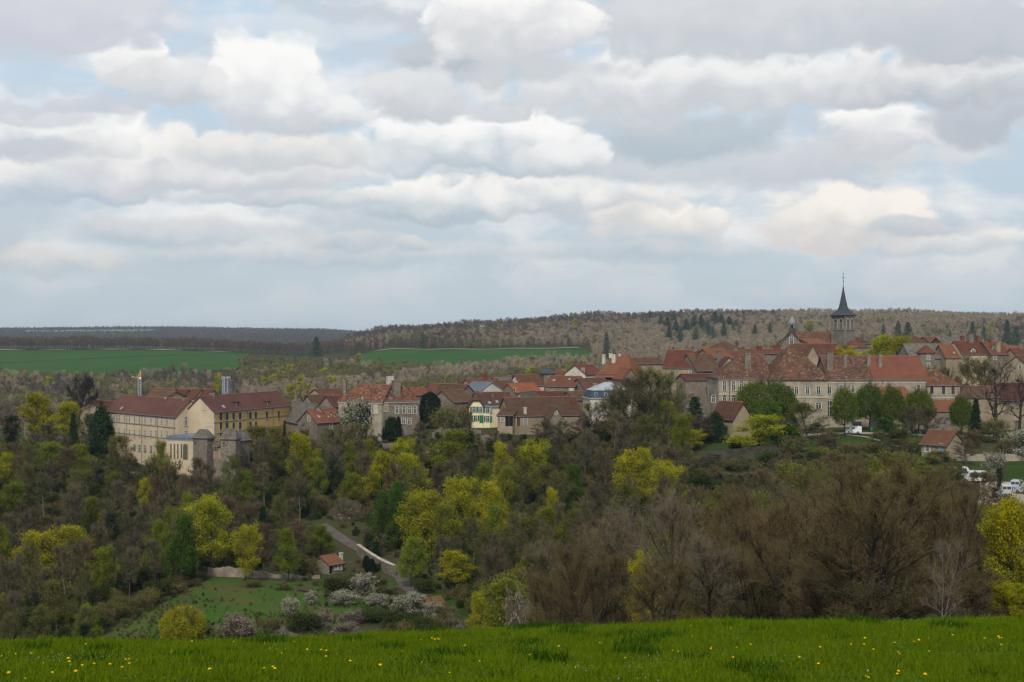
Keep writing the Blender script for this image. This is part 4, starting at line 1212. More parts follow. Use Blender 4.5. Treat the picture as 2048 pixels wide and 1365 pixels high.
for k, (px, top, w, D, kd, lb) in enumerate(((1085, 838, 56, 370, 'bare_grey', 'grey bush before the long barn, left of three'), (1124, 842, 56, 369, 'bare_olive', 'olive bush before the little barn gable'), (1162, 834, 66, 370, 'bare_grey', 'grey bush before the long barn, at its right end'),
        (1192, 806, 70, 374, 'bare_olive', 'olive tree before the left half of the mansard house'), (1226, 792, 70, 371, 'budding', 'olive tree before the right half of the mansard house'), (1266, 752, 96, 376, 'bare_red', 'brown tree right behind the mansard house'),
        (694, 846, 50, 366, 'thicket', 'scrub under the white blossom at the manor, left'), (735, 848, 54, 365, 'bare_olive', 'scrubby olive tree under the manor windows'), (838, 842, 44, 367, 'bare_grey', 'grey scrub between manor and clipped yew'),
        (650, 856, 56, 362, 'bare_olive', 'olive tree under the house with dormers'), (610, 858, 44, 362, 'bare_red', 'brown tree under the stone roofed barn'), (545, 856, 56, 366, 'budding', 'olive tree hiding the foot of the ochre wing'),
        (230, 896, 56, 346, 'bare_olive', 'olive scrub under the cream facade, leftmost'), (266, 908, 50, 345, 'bare_grey', 'grey scrub under the cream facade, second'), (302, 914, 46, 343, 'thicket', 'scrub under the cream facade, third'),
        (345, 916, 50, 341, 'thicket', 'scrub below the zinc roofed annex'), (396, 914, 46, 340, 'bare_red', 'brown scrub below the left gate tower'), (474, 906, 54, 341, 'bare_grey', 'grey scrub below the right gate tower'),
        (1000, 862, 60, 365, 'bare_grey', 'grey scrub under the leaning retaining wall'), (930, 860, 44, 364, 'green_bush', 'green bush under the old garden wall'), (855, 1190, 50, 243, 'bare_grey', 'grey bush behind the little wooden hut'),
        (890, 1210, 44, 235, 'thicket', 'grey shrub on the verge right of the lane'), (848, 1160, 40, 260, 'green_bush', 'green bush in the fork of the lane'), (905, 1236, 50, 222, 'thicket', 'brown shrub where the lane meets the meadow'),
        (668, 1020, 60, 321, 'thicket', 'brown scrub on the rocky bank, left'), (712, 1012, 60, 323, 'thicket', 'brown scrub on the rocky bank, right'), (690, 998, 60, 326, 'bare_red', 'brown tree on top of the rocky bank'))):
    tree(px, top, w, 5, kd, lb, D)
for k, (px, top, w, D, kd, lb) in enumerate(((1415, 912, 56, 338, 'bare_grey', 'grey scrub before the left end of the lawn terrace wall'), (1462, 920, 60, 336, 'thicket', 'grey scrub before the middle of the lawn terrace wall'), (1500, 912, 60, 335, 'bare_olive', 'olive scrub before the right end of the lawn terrace wall'),
        (1440, 942, 70, 318, 'bare_grey', 'grey bush in the second row under the lawn terrace wall, left'), (1490, 944, 70, 316, 'bare_red', 'brown bush in the second row under the lawn terrace wall, right'), (1545, 905, 60, 330, 'green_bush', 'green bush under the large golden tree'),
        (1400, 950, 60, 312, 'green_bush', 'dark bush left of the second row under the terrace wall'), (1600, 905, 70, 328, 'bare_grey', 'grey twiggy bush right of the large golden tree'), (1760, 862, 40, 352, 'thicket', 'low shrub on the promenade grass, left'),
        (1800, 860, 44, 350, 'green_bush', 'low shrub on the promenade grass, right'), (1660, 862, 50, 350, 'thicket', 'low scrub at the left end of the promenade grass'), (1948, 858, 44, 340, 'thicket', 'brown hedge beside the black spruce'))):
    tree(px, top, w, 4, kd, lb, D)
# over the crest, close to the meadow
tree(1745, 925, 330, 8, 'near_multi', 'largest leafless many stemmed tree behind the meadow crest', 62, var=0)
tree(1620, 985, 260, 8, 'near_multi', 'leafless many stemmed tree left of the largest one', 74, var=1)
tree(1895, 945, 230, 8, 'near_multi', 'leafless many stemmed tree right of the largest one', 72, var=2)
tree(1885, 1075, 110, 6, 'near_pale', 'slender pale trunked leafless tree standing at the crest', 58)
tree(1355, 985, 230, 9, 'near_tree', 'leafless grey tree with forked trunk at the meadow crest', 86, var=0)
tree(1420, 1060, 190, 8, 'near_tree', 'leafless tree with fan of dark limbs at the meadow crest', 78, var=1)
tree(1275, 1010, 200, 9, 'near_tree', 'leafless grey tree behind the forked one', 100, var=1)
tree(1185, 1085, 190, 8, 'near_multi', 'reddish brown leafless thicket tree in the middle of the crest', 96, var=2)
tree(1110, 1125, 150, 7, 'near_multi', 'low reddish leafless tree at the left end of the crest trees', 104, var=0)
tree(1510, 1085, 180, 6, 'near_multi', 'low dark leafless tree between the fan and the largest one', 80, var=2)
tree(1972, 1010, 110, 8, 'near_tree', 'leafless tree beside the golden tree at the right edge', 84, var=0)
tree(2052, 985, 185, 9, 'near_yellow', 'golden leafing tree at the right edge behind the meadow', 70)
tree(1285, 1106, 64, 9, 'yellow', 'yellow tree glowing behind the forked leafless tree', 98, var=1)
tree(1378, 1165, 60, 5, 'yellow_green', 'low yellow green growth between the forked trunk and the fan of limbs', 96)
tree(1255, 1170, 80, 5, 'yellow_green', 'low yellow green growth behind the crest trees, left', 112)
tree(1345, 1150, 90, 6, 'yellow_green', 'low yellow green growth behind the crest trees, right', 110)
for k, (px, top, w, D, v, lb) in enumerate(((1460, 975, 200, 92, 2, 'broad brown leafless tree behind the fan of dark limbs'), (1555, 1000, 190, 88, 0, 'broad brown leafless tree left behind the largest one'), (1690, 955, 220, 80, 1, 'brown leafless crown filling the gap left of the largest one'),
        (1830, 940, 210, 84, 0, 'brown leafless crown filling the gap right of the largest one'), (1955, 985, 170, 88, 2, 'brown leafless tree before the golden tree at the right edge'), (1230, 1040, 180, 108, 1, 'brown leafless tree between reddish thicket and grey tree'),
        (1320, 1120, 150, 74, 0, 'low brown leafless growth under the forked tree'), (1660, 1120, 180, 66, 2, 'low brown leafless growth left of the largest trunk'), (1830, 1130, 170, 64, 1, 'low brown leafless growth right of the largest trunk'), (1950, 1140, 130, 66, 0, 'low brown leafless growth beside the golden tree'))):
    tree(px, top, w, 7, 'near_multi', lb, D, None, None, v)

tree(2030, 1165, 110, 4, 'near_yellow', 'low golden growth under the golden tree at the right edge', 66)
tree(1560, 1150, 120, 5, 'bare_olive', 'low olive growth under the many stemmed trees', 92)

# ---- the rest of the slope: leafless and budding trees, thinned away from the lane, the walls and the buildings
LIM = np.array([(-60, 880), (0, 868), (60, 858), (130, 868), (190, 885), (225, 895), (300, 912), (345, 922), (430, 914), (470, 905), (505, 870), (560, 862), (640, 862), (700, 868),
                (790, 885), (865, 880), (960, 885), (1050, 872), (1140, 862), (1185, 838), (1225, 800), (1265, 770), (1330, 770), (1375, 815), (1405, 905), (1500, 930), (1560, 905),
                (1630, 890), (1700, 905), (1800, 925), (1880, 950), (1935, 1000), (2110, 1010)], float)
CLEAR = [(640, 694, 1105, 1152, 292), (694, 730, 1072, 1150, 288), (712, 796, 1100, 1160, 285), (640, 722, 1045, 1100, 300), (720, 840, 1090, 1185, 280), (372, 650, 1158, 1290, 276), (250, 660, 1200, 1290, 276),
         (415, 640, 1140, 1170, 280), (1405, 1500, 862, 930, 352), (800, 935, 1180, 1270, 262), (660, 745, 1000, 1052, 322), (1890, 2110, 905, 1000, 300)]
lane_pts = np.array([((px - CX) / F * D, D) for px, D in [(640, 315), (655, 311), (675, 306), (700, 300), (745, 292), (785, 284.5), (803, 275), (812, 266), (845, 256), (880, 245), (905, 233), (925, 218), (940, 200)]])
lane_t = np.concatenate([np.linspace(lane_pts[i], lane_pts[i + 1], 12) for i in range(len(lane_pts) - 1)])
cand = []
tries = 0
while tries < 14000:
    tries += 1
    px = rng.uniform(-60, 2110); D = math.sqrt(rng.uniform(205 ** 2, 392 ** 2)) if px < 1000 or rng.uniform() < 0.75 else rng.uniform(125, 230)
    x = (px - CX) / F * D
    H = rng.uniform(8.5, 13.5) * (0.75 if D < 225 and px < 1000 else 1)
    top = base_py(px, D) - H / D * F
    if top < np.interp(px, LIM[:, 0], LIM[:, 1]): continue
    if px < 60 and D > 375: continue
    b = base_py(px, D); hw = 3.2 / D * F
    if any(px + hw > a0 and px - hw < a1 and b > p0 and top < p1 and D < dm for a0, a1, p0, p1, dm in CLEAR): continue
    if np.min(np.hypot(lane_t[:, 0] - x, lane_t[:, 1] - D)) < 5.5: continue
    if any((x - c[0]) ** 2 + (D - c[1]) ** 2 < (6.6 + (0.9 if D > 300 else 0)) ** 2 for c in cand): continue
    if any((x - q[0]) ** 2 + (D - q[1]) ** 2 < (2.2 + q[2] * 0.75) ** 2 for q in PLACED): continue
    # keep the crowns picked out above in view
    if any(abs(px - q[3]) < hw * 0.75 and top < q[4] + 22 and D < q[1] and b > q[4] for q in PLACED if 230 < q[1] < 400): continue
    if 1400 < px < 1500 and 335 < D: continue
    if px > 1380 and D > 336: continue
    cand.append((x, D, H, px, top))
print('slope trees', len(cand), 'hand placed', len(PLACED))
NEWT = []
for x, D, H, px, top in cand:
    n = field_noise(x, D, 0.05, 6) + rng.normal(0, 0.35)
    u = rng.uniform()
    if u < 0.10: kind, lb = 'ivy', 'ivy hung dark green tree'
    elif u < 0.30 and D > 245: kind, lb = 'bare_slim', 'slender pale stemmed leafless tree'
    elif u > 0.95: kind, lb = 'yellow_green', 'yellow green leafing tree'
    elif n < -0.5: kind, lb = 'bare_red', 'reddish brown leafless tree'
    elif n < 0.08: kind, lb = 'bare_grey', 'grey brown leafless tree'
    elif n < 0.5: kind, lb = 'bare_olive', 'olive brown tree with first buds'
    else: kind, lb = 'budding', 'olive green budding tree'
    NEWT.append((place(kinds_name[kind], kind, (x, D, gz(x, D)), H, None, None, None, 'tree'), lb, px, top + 35, D))
# each is told apart by the nearest tree, bush or building that stands out
used = set()
marks = [(m[0], m[1] + 25, m[2]) for m in MARKS if len(m[2].split()) <= 9]
order = sorted(range(len(NEWT)), key=lambda i: min(abs(NEWT[i][2] - m[0]) + abs(NEWT[i][3] - m[1]) for m in marks))
for i in order:
    o, lb, px, py, D = NEWT[i]
    done = False
    for far_ in (0, 1):
        for m in sorted(marks, key=lambda m: math.hypot(px - m[0], (py - m[1]) * 1.3))[:7]:
            dx, dy = px - m[0], py - m[1]
            if abs(dx) > abs(dy) * 1.2: rel = 'left of' if dx < 0 else 'right of'
            elif abs(dy) > abs(dx) * 1.2: rel = 'above' if dy < 0 else 'below'
            else: rel = ('above' if dy < 0 else 'below') + (' and left of' if dx < 0 else ' and right of')
            d = math.hypot(dx, dy)
            if d < 34: rel = rel if d > 14 else 'crowding against'
            elif d > 110 and not far_: continue
            elif d > 70: rel = 'well ' + rel
            t = '%s %s the %s' % (lb, rel, m[2])
            if len(t.split()) > 16 or t in used: continue
            used.add(t); prop(o, t, None, 'trees of the slope wood'); done = True
            break
        if done: break
    if not done:
        z = 'left part' if px < 700 else ('middle' if px < 1250 else 'right part')
        prop(o, '%s deep in the %s of the slope wood' % (lb, z), None, '%s group deep in the %s of the slope wood' % (lb, z))
# ---- undergrowth covering the floor of the wood
gx, gy = np.meshgrid(np.arange(-150, 150, 2.7), np.arange(110, 395, 2.7))
gx = (gx + rng.uniform(-1.5, 1.5, gx.shape)).ravel(); gy = (gy + rng.uniform(-1.5, 1.5, gy.shape)).ravel()
px = CX + F * gx / gy
py = CY - ground(gx, gy) / gy * F
ok = (px > -80) & (px < 2130) & (rng.uniform(0, 1, len(px)) < 0.75) & (gy > 112)
ok &= (py - 34) > np.interp(px, LIM[:, 0], LIM[:, 1]) + 8
ok &= ~((px > 30) & (px < 800) & (gy > 203) & (gy < 276) & (px > np.interp(gy, [205, 222, 235, 250, 262, 271, 276], [60, 170, 240, 330, 372, 390, 395])))
ok &= np.min(np.hypot(lane_t[None, :, 0] - gx[:, None], lane_t[None, :, 1] - gy[:, None]), axis=1) > 4.2
ok &= ~((px > 640) & (px < 830) & (gy > 262) & (gy < 296)) & ~((px > 1395) & (gy > 332)) & ~((px > 1860) & (gy > 255)) & ~((px > 415) & (px < 650) & (gy > 266) & (gy < 280))
ok &= ~((px > 800) & (px < 900) & (gy > 225) & (gy < 290))
sc_ = rng.uniform(0.5, 1.05, len(gx))
band = (px > 200) & (px < 1230) & (gy > 340) & (gy < 384) & ((py - 16) > np.interp(px, [200, 330, 420, 500, 560, 640, 690, 860, 960, 1060, 1180, 1230], [900, 924, 922, 880, 868, 862, 858, 858, 856, 862, 852, 840])) & ~ok
sc_[band] = rng.uniform(0.3, 0.6, band.sum()); ok |= band
lane_d = np.min(np.hypot(lane_t[None, :, 0] - gx[:, None], lane_t[None, :, 1] - gy[:, None]), axis=1)
band = ~ok & (px > 600) & (px < 960) & (gy > 222) & (gy < 325) & (lane_d > 2.6) & (np.hypot(px - 672, (gy - 282) * 2.2) > 34) & ~((px > 640) & (px < 715) & (gy > 262) & (gy < 282)) & ~((px < 760) & (gy < 262))
sc_[band] = rng.uniform(0.18, 0.5, band.sum()); ok |= band
gx, gy, sc_ = gx[ok], gy[ok], sc_[ok]
tk = [[p[0], p[1]] for p in PROTO['thicket'] + PROTO['green_bush']]
n = len(gx)
scatter('undergrowth', 'tangled brown and green undergrowth covering the floor of the slope wood', np.stack([gx, gy, ground(gx, gy) - 0.1], -1), rng.uniform(0, 6.28, n), sc_, np.minimum(rng.integers(0, 5, n), 3), tk)

# tussocks and seedlings roughening the pasture
gx, gy = np.meshgrid(np.arange(-90, -10, .6), np.arange(206, 271, .6))
gx = (gx + rng.uniform(-.4, .4, gx.shape)).ravel(); gy = (gy + rng.uniform(-.4, .4, gy.shape)).ravel()
px = CX + F * gx / gy
ok = (px > np.interp(gy, [205, 222, 235, 250, 262, 271], [60, 170, 240, 330, 372, 390])) & (px < np.interp(gy, [205, 222, 235, 250, 262, 271], [500, 660, 720, 760, 770, 790]))
ok &= rng.uniform(0, 1, len(px)) < .55 * np.clip(1.25 - (gy - 206) / 45 + .5 * field_noise(gx, gy, .12, 9), .05, 1)
ok &= np.min(np.hypot(lane_t[None, :, 0] - gx[:, None], lane_t[None, :, 1] - gy[:, None]), axis=1) > 2.4
gx, gy = gx[ok], gy[ok]; n = len(gx)
scatter('rough_grass', 'tussocks and scrubby seedlings on the rough pasture', np.stack([gx, gy, ground(gx, gy) + .1], -1), rng.uniform(0, 6.28, n), rng.uniform(.05, .15, n) * (1 + .9 * (rng.uniform(0, 1, n) < .06)), np.where(rng.uniform(0, 1, n) < .12, 3, rng.integers(0, 3, n)), tk)

# the wood goes on to either side of the view
P = []
for a, b, D0, D1 in ((-700, -75, 120, 385), (2120, 2800, 70, 262), (2120, 2800, 300, 345)):
    gx, gy = np.meshgrid(np.arange(-330, 330, 6.5), np.arange(D0, D1, 6.5))
    gx = (gx + rng.uniform(-3, 3, gx.shape)).ravel(); gy = (gy + rng.uniform(-3, 3, gy.shape)).ravel()
    q = CX + F * gx / gy
    k = (q > a) & (q < b)
    P.append(np.stack([gx[k], gy[k]], -1))
P = np.concatenate(P); n = len(P)
mk_ = [[p_[0], p_[1]] for kd in ('bare_grey', 'bare_red', 'bare_olive', 'budding', 'yellow_green', 'thicket') for p_ in PROTO[kd][:1]]
scatter('side_wood', 'leafless wood continuing beyond both sides of the slope', np.stack([P[:, 0], P[:, 1], ground(P[:, 0], P[:, 1])], -1), rng.uniform(0, 6.28, n), rng.uniform(.6, 1.0, n), rng.integers(0, 6, n), mk_)
# ------------------------------------------------------------------ building kit
roof_red = mat('tiles_red', (0.142, 0.062, 0.038), (0.105, 0.05, 0.034), scale=0.35, c3=(0.11, 0.045, 0.034), scale3=3.5, detail=6, vary=0.12, bump=0.03)
roof_orange = mat('tiles_orange', (0.2, 0.086, 0.048), (0.16, 0.07, 0.042), scale=0.35, c3=(0.18, 0.06, 0.04), scale3=3.5, vary=0.08, bump=0.03)
roof_brown = mat('tiles_brown', (0.11, 0.062, 0.042), (0.08, 0.048, 0.034), scale=0.4, c3=(0.17, 0.075, 0.05), scale3=3.0, detail=6, vary=0.15, bump=0.03)
roof_dark = mat('tiles_dark_red', (0.1, 0.043, 0.031), (0.072, 0.034, 0.026), scale=0.4, c3=(0.15, 0.06, 0.045), scale3=3.0, vary=0.12, bump=0.03)
roof_plum = mat('tiles_plum', (0.135, 0.063, 0.05), (0.105, 0.053, 0.043), scale=0.15, c3=(0.10, 0.045, 0.042), scale3=2.5, t3=(0.62, 0.8), bump=0.02)
roof_old = mat('tiles_old_mottled', (0.16, 0.07, 0.038), (0.095, 0.047, 0.03), scale=0.5, detail=8, c3=(0.26, 0.2, 0.155), scale3=1.6, d3=10, t3=(0.54, 0.66), vary=0.08, bump=0.05)
roof_lichen = mat('tiles_lichen', (0.13, 0.06, 0.037), (0.075, 0.042, 0.03), scale=0.4, detail=9, c3=(0.24, 0.205, 0.155), scale3=1.5, d3=10, t3=(0.50, 0.74), vary=0.05, bump=0.05)
roof_stone = mat('stone_slabs', (0.15, 0.13, 0.105), (0.095, 0.083, 0.07), scale=0.8, detail=7, c3=(0.24, 0.215, 0.175), scale3=2.6, t3=(0.57, 0.66), vary=0.1, bump=0.06)
roof_slate = mat('slate', (0.072, 0.078, 0.09), (0.055, 0.06, 0.07), scale=0.6, c3=(0.1, 0.1, 0.105), scale3=4, bump=0.02, rough=0.6)
roof_zinc = mat('zinc', (0.20, 0.245, 0.28), (0.16, 0.195, 0.225), scale=0.5, rough=0.45, metal=0.2)
roof_pale = mat('zinc_pale', (0.38, 0.42, 0.42), (0.3, 0.335, 0.34), scale=0.5, rough=0.5)
st_grey = mat('rubble_grey', (0.22, 0.185, 0.145), (0.15, 0.127, 0.1), scale=0.6, detail=8, c3=(0.32, 0.275, 0.215), scale3=2.2, t3=(0.56, 0.66), vary=0.12, bump=0.05)
st_abbey = mat('abbey_stone', (0.38, 0.33, 0.245), (0.25, 0.215, 0.165), scale=0.22, detail=9, lo=0.4, hi=0.62, c3=(0.19, 0.165, 0.135), scale3=0.9, t3=(0.58, 0.72), bump=0.03)
st_cream = mat('render_cream', (0.56, 0.45, 0.31), (0.44, 0.345, 0.235), scale=0.12, detail=8, lo=0.42, hi=0.68, c3=(0.3, 0.24, 0.17), scale3=0.6, t3=(0.62, 0.8), stretch=(1, 1, 0.5), vary=0.04)
st_ochre = mat('render_ochre', (0.68, 0.43, 0.155), (0.58, 0.375, 0.16), scale=0.2, detail=7, c3=(0.36, 0.25, 0.13), scale3=0.5, t3=(0.6, 0.75), stretch=(1, 1, 0.6))
st_tan = mat('render_tan', (0.35, 0.275, 0.19), (0.25, 0.2, 0.14), scale=0.3, detail=7, c3=(0.26, 0.21, 0.15), scale3=1.2, t3=(0.6, 0.72), vary=0.1)
st_yell = mat('render_yellow', (0.80, 0.74, 0.46), (0.76, 0.70, 0.43), scale=0.3)
st_yell2 = mat('render_pale_yellow', (0.70, 0.60, 0.39), (0.64, 0.55, 0.36), scale=0.3)
st_white = mat('limewash', (0.60, 0.55, 0.46), (0.46, 0.42, 0.35), scale=0.5, vary=0.06)
trim_m = mat('dressed_stone', (0.52, 0.46, 0.36), (0.42, 0.37, 0.29), scale=1.0, vary=0.08)
trim_d = mat('weathered_stone', (0.2, 0.17, 0.13), (0.15, 0.13, 0.1), scale=1.0)
glass_m = mat('window_glass', (0.035, 0.037, 0.04), (0.055, 0.055, 0.058), scale=0.7, rough=0.12, spec=0.6, vary=0.5)
dark_m = mat('dark_opening', (0.018, 0.016, 0.014))
wood_m = mat('door_wood', (0.11, 0.075, 0.05), (0.08, 0.055, 0.038), scale=2)
white_m = mat('white_paint', (0.72, 0.71, 0.68))
green_p = mat('green_paint', (0.035, 0.17, 0.085))
blue_p = mat('blue_paint', (0.08, 0.35, 0.62))
teal_p = mat('teal_grey_paint', (0.22, 0.31, 0.31))
brick_m = mat('chimney_brick', (0.22, 0.075, 0.05), (0.15, 0.06, 0.045), scale=2, vary=0.15)
gutter_m = mat('gutter_zinc', (0.22, 0.22, 0.22), rough=0.5)
rust_m = mat('rusty_ridge', (0.29, 0.14, 0.09), (0.22, 0.10, 0.07), scale=2)


class House:
    """One building: an Empty at its foot; every block, roof, window and chimney is a part."""
    def __init__(self, name, label, cat='house', group=None, px=None, D=None, rz=0.0, zb=None):
        self.name = name
        self.root = None
        self.args = (name, label, cat, group)
        self.blocks = []

    def inv(self, M):
        return self.root.matrix_basis.inverted() @ M

    def block(self, px0, D0, px1, D1, W, eave, ridge, base=None, wall=st_grey, roof=roof_red, kind='gable', at_left=True, ov=0.3, ridge_cap=True,
              th=0.22, hip=1.0, depth=3.0, cornice=None):
        """Front wall runs from (px0, D0) to (px1, D1); W metres deep. eave/ridge/base are photo rows (eave and base read at the left end
        unless at_left is False; ridge read above the middle of the block)."""
        A = Vector(((px0 - CX) / F * D0, D0, 0)); B = Vector(((px1 - CX) / F * D1, D1, 0))
        L = (B - A).length
        ex = (B - A) / L; ey = Vector((-ex.y, ex.x, 0))
        De = D0 if at_left else D1
        ze = (CY - eave) / F * De
        mid = (A + B) / 2 + ey * W / 2
        zr = (CY - ridge) / F * mid.y if ridge is not None else ze
        g = min(gz(p.x, p.y) for p in (A, B, A + ey * W, B + ey * W))
        zb = (CY - base) / F * De if base is not None else g
        zb = min(zb, g) - 0.6
        if self.root is None:
            n, l, c, gr = self.args
            M0 = (A + B) / 2
            self.root = empty(n, (M0.x, M0.y, zb), math.atan2(ex.y, ex.x))
            bpy.context.view_layer.update
            self.root.matrix_basis = Matrix.Translation((M0.x, M0.y, zb)) @ Matrix.Rotation(math.atan2(ex.y, ex.x), 4, 'Z')
            prop(self.root, l, c, gr)
        Mw = Matrix(((ex.x, ey.x, 0, A.x), (ex.y, ey.y, 0, A.y), (0, 0, 1, zb), (0, 0, 0, 1)))     # block frame -> world
        M = self.inv(Mw)
        b = dict(L=L, W=W, h=ze - zb, r=max(zr - ze, 0.05), Mw=Mw, M=M, kind=kind, roof=None, rm=roof)
        h, r = b['h'], b['r']
        m = MB()
        if kind == 'gable':
            m.prism([(0, 0), (W, 0), (W, h), (W / 2, h + r), (0, h)], 0, L, 'x')
        elif kind == 'front':
            m.prism([(0, 0), (L, 0), (L, h), (L / 2, h + r), (0, h)], 0, W, 'y')
        elif kind == 'halffront':
            k = 0.6
            m.prism([(0, 0), (L, 0), (L, h), (L / 2 + L / 2 * (1 - k), h + r * k), (L / 2 - L / 2 * (1 - k), h + r * k), (0, h)], 0, W, 'y')
        elif kind == 'shed':
            m.prism([(0, 0), (W, 0), (W, h + r), (0, h)], 0, L, 'x')
        else:
            m.box(0, L, 0, W, 0, h)
        m.xf(M); m.build('wall', wall, self.root)
        # roof skin
        o = ov; s = r / (W / 2) if kind in ('gable', 'hip', 'mansard') else (r / (L / 2) if kind in ('front', 'halffront') else r / W)
        lift = 0.06
        vs, fs = [], []
        if kind == 'gable':
            z0 = h - o * s
            vs = [(-o, -o, z0), (L + o, -o, z0), (L + o, W / 2, h + r), (-o, W / 2, h + r), (-o, W + o, z0), (L + o, W + o, z0)]
            fs = [(0, 1, 2, 3), (3, 2, 5, 4)]
            rl = ((-o, W / 2, h + r), (L + o, W / 2, h + r))
        elif kind == 'front':
            z0 = h - o * s
            vs = [(-o, -o, z0), (-o, W + o, z0), (L / 2, W + o, h + r), (L / 2, -o, h + r), (L + o, -o, z0), (L + o, W + o, z0)]
            fs = [(0, 3, 2, 1), (3, 4, 5, 2)]
            rl = ((L / 2, -o, h + r), (L / 2, W + o, h + r))
        elif kind == 'halffront':
            z0 = h - o * s; k = 0.6; c = L / 2 * (1 - k) ; zc = h + r * k; yb = 1.6
            vs = [(-o, -o, z0), (L / 2 - c, -o, zc), (L / 2 + c, -o, zc), (L + o, -o, z0), (L / 2, yb, h + r), (L / 2, W + o, h + r), (-o, W + o, z0), (L + o, W + o, z0)]
            fs = [(0, 1, 4, 5, 6), (1, 2, 4), (2, 3, 7, 5, 4)]
            rl = ((L / 2, yb, h + r), (L / 2, W + o, h + r))
        elif kind == 'hip':
            e = min(W / 2 * hip, L / 2 - 0.05); z0 = h - o * s
            vs = [(-o, -o, z0), (L + o, -o, z0), (L + o, W + o, z0), (-o, W + o, z0), (e, W / 2, h + r), (L - e, W / 2, h + r)]
            fs = [(0, 1, 5, 4), (1, 2, 5), (2, 3, 4, 5), (3, 0, 4)]
            rl = ((e, W / 2, h + r), (L - e, W / 2, h + r))
        elif kind in ('hipl', 'hipr'):           # hipped at one end, gable at the other
            e = W / 2 * hip; z0 = h - o * s
            a = e if kind == 'hipl' else -o; c = L + o if kind == 'hipl' else L - e
            s = r / (W / 2); z0 = h - o * s
            vs = [(-o, -o, z0), (L + o, -o, z0), (L + o, W + o, z0), (-o, W + o, z0), (a, W / 2, h + r), (c, W / 2, h + r)]
            fs = [(0, 1, 5, 4), (2, 3, 4, 5)] + ([(3, 0, 4)] if kind == 'hipl' else [(1, 2, 5)])
            rl = ((a, W / 2, h + r), (c, W / 2, h + r))
            gx = L if kind == 'hipl' else 0.0
            gm = MB().add([(gx, 0, h - 0.01), (gx, W, h - 0.01), (gx, W / 2, h + r), (gx + (-0.3 if gx else 0.3), 0, h - 0.01), (gx + (-0.3 if gx else 0.3), W, h - 0.01), (gx + (-0.3 if gx else 0.3), W / 2, h + r)],
                          [(0, 1, 2), (5, 4, 3), (0, 3, 4, 1), (1, 4, 5, 2), (2, 5, 3, 0)])
            gm.xf(M); gm.build('gable', wall, self.root)
        elif kind == 'pyramid':
            s = r / (W / 2); z0 = h - o * s
            vs = [(-o, -o, z0), (L + o, -o, z0), (L + o, W + o, z0), (-o, W + o, z0), (L / 2, W / 2, h + r)]
            fs = [(0, 1, 4), (1, 2, 4), (2, 3, 4), (3, 0, 4)]; rl = None
        elif kind == 'shed':
            z0 = h - o * s
            vs = [(-o, -o, z0), (L + o, -o, z0), (L + o, W + o * .3, h + r), (-o, W + o * .3, h + r)]
            fs = [(0, 1, 2, 3)]; rl = None
        elif kind == 'flat':
            vs = [(-o, -o, h), (L + o, -o, h), (L + o, W + o, h + 0.1), (-o, W + o, h + 0.1)]; fs = [(0, 1, 2, 3)]; rl = None
        n = len(vs); up = [(x, y, z + lift) for x, y, z in vs]; dn = [(x, y, z + lift - th) for x, y, z in vs]
        F2 = list(fs) + [tuple(n + i for i in reversed(f)) for f in fs]
        ed = {}
        for f in fs:
            for i in range(len(f)):
                ed[(f[i], f[(i + 1) % len(f)])] = 1
        for (i, j) in ed:
            if (j, i) not in ed: F2.append((j, i, n + i, n + j))
        m = MB().add(up + dn, F2); m.xf(M)
        b['roof'] = m.build('roof', roof, self.root)
        if rl and ridge_cap:
            a, c = rl
            m = MB()
            ln = (Vector(c) - Vector(a)).length
            k = max(2, int(ln / 1.1))
            for i in range(k):
                p = Vector(a).lerp(Vector(c), i / k); q = Vector(a).lerp(Vector(c), (i + 0.93) / k)
                m.tube((p.x, p.y, p.z + lift), (q.x, q.y, q.z + lift), 0.15, 0.13, 5)
            m.xf(M); m.build('ridge_tiles', rust_m if roof not in (roof_stone, roof_slate, roof_zinc, roof_pale) else trim_d, b['roof'])
        b['s'] = s; b['o'] = o; b['lift'] = lift
        if kind in ('gable', 'hip', 'hipl', 'hipr', 'shed'):
            z0 = h - o * s
            m = MB().tube((-o * .8, -o - 0.06, z0), (L + o * .8, -o - 0.06, z0), 0.075, n=5); m.xf(M); m.build('gutter', gutter_m, b['roof'])
        if cornice:
            m = MB().box(-0.12, L + 0.12, -0.22, 0, h - 0.75, h - 0.45); m.xf(M); m.build('cornice', cornice, self.root)
        self.blocks.append(b)
        return self

    def hit(self, b, face, px, py):
        """Block coordinates of the photo point on a face ('front', 'left', 'right', 'slope', 'ridge', 'slopel', 'sloper')."""
        Mi = b['Mw'].inverted()
        o = Mi @ Vector((0, 0, 0)); d = (Mi.to_3x3() @ Vector(((px - CX) / F, 1, (CY - py) / F)))
        L, W, h, r, s = b['L'], b['W'], b['h'], b['r'], b['s']
        if face == 'front': t = -o.y / d.y
        elif face == 'left': t = -o.x / d.x
        elif face == 'right': t = (L - o.x) / d.x
        elif face == 'ridge': t = (W / 2 - o.y) / d.y
        elif face == 'slope': t = (h + b['lift'] + s * o.y - o.z) / (d.z - s * d.y)
        return o + d * t

    def put(self, m, b, face, p, name, mats, parent=None):
        """m built in a face frame (x along, y into the wall, z up) centred at p."""
        if face == 'front' or face == 'slope': R = Matrix.Identity(4)
        elif face == 'left': R = Matrix.Rotation(-math.pi / 2, 4, 'Z')
        else: R = Matrix.Rotation(math.pi / 2, 4, 'Z')
        m.xf(b['M'] @ Matrix.Translation(p) @ R)
        return m.build(name, mats, parent or self.root)

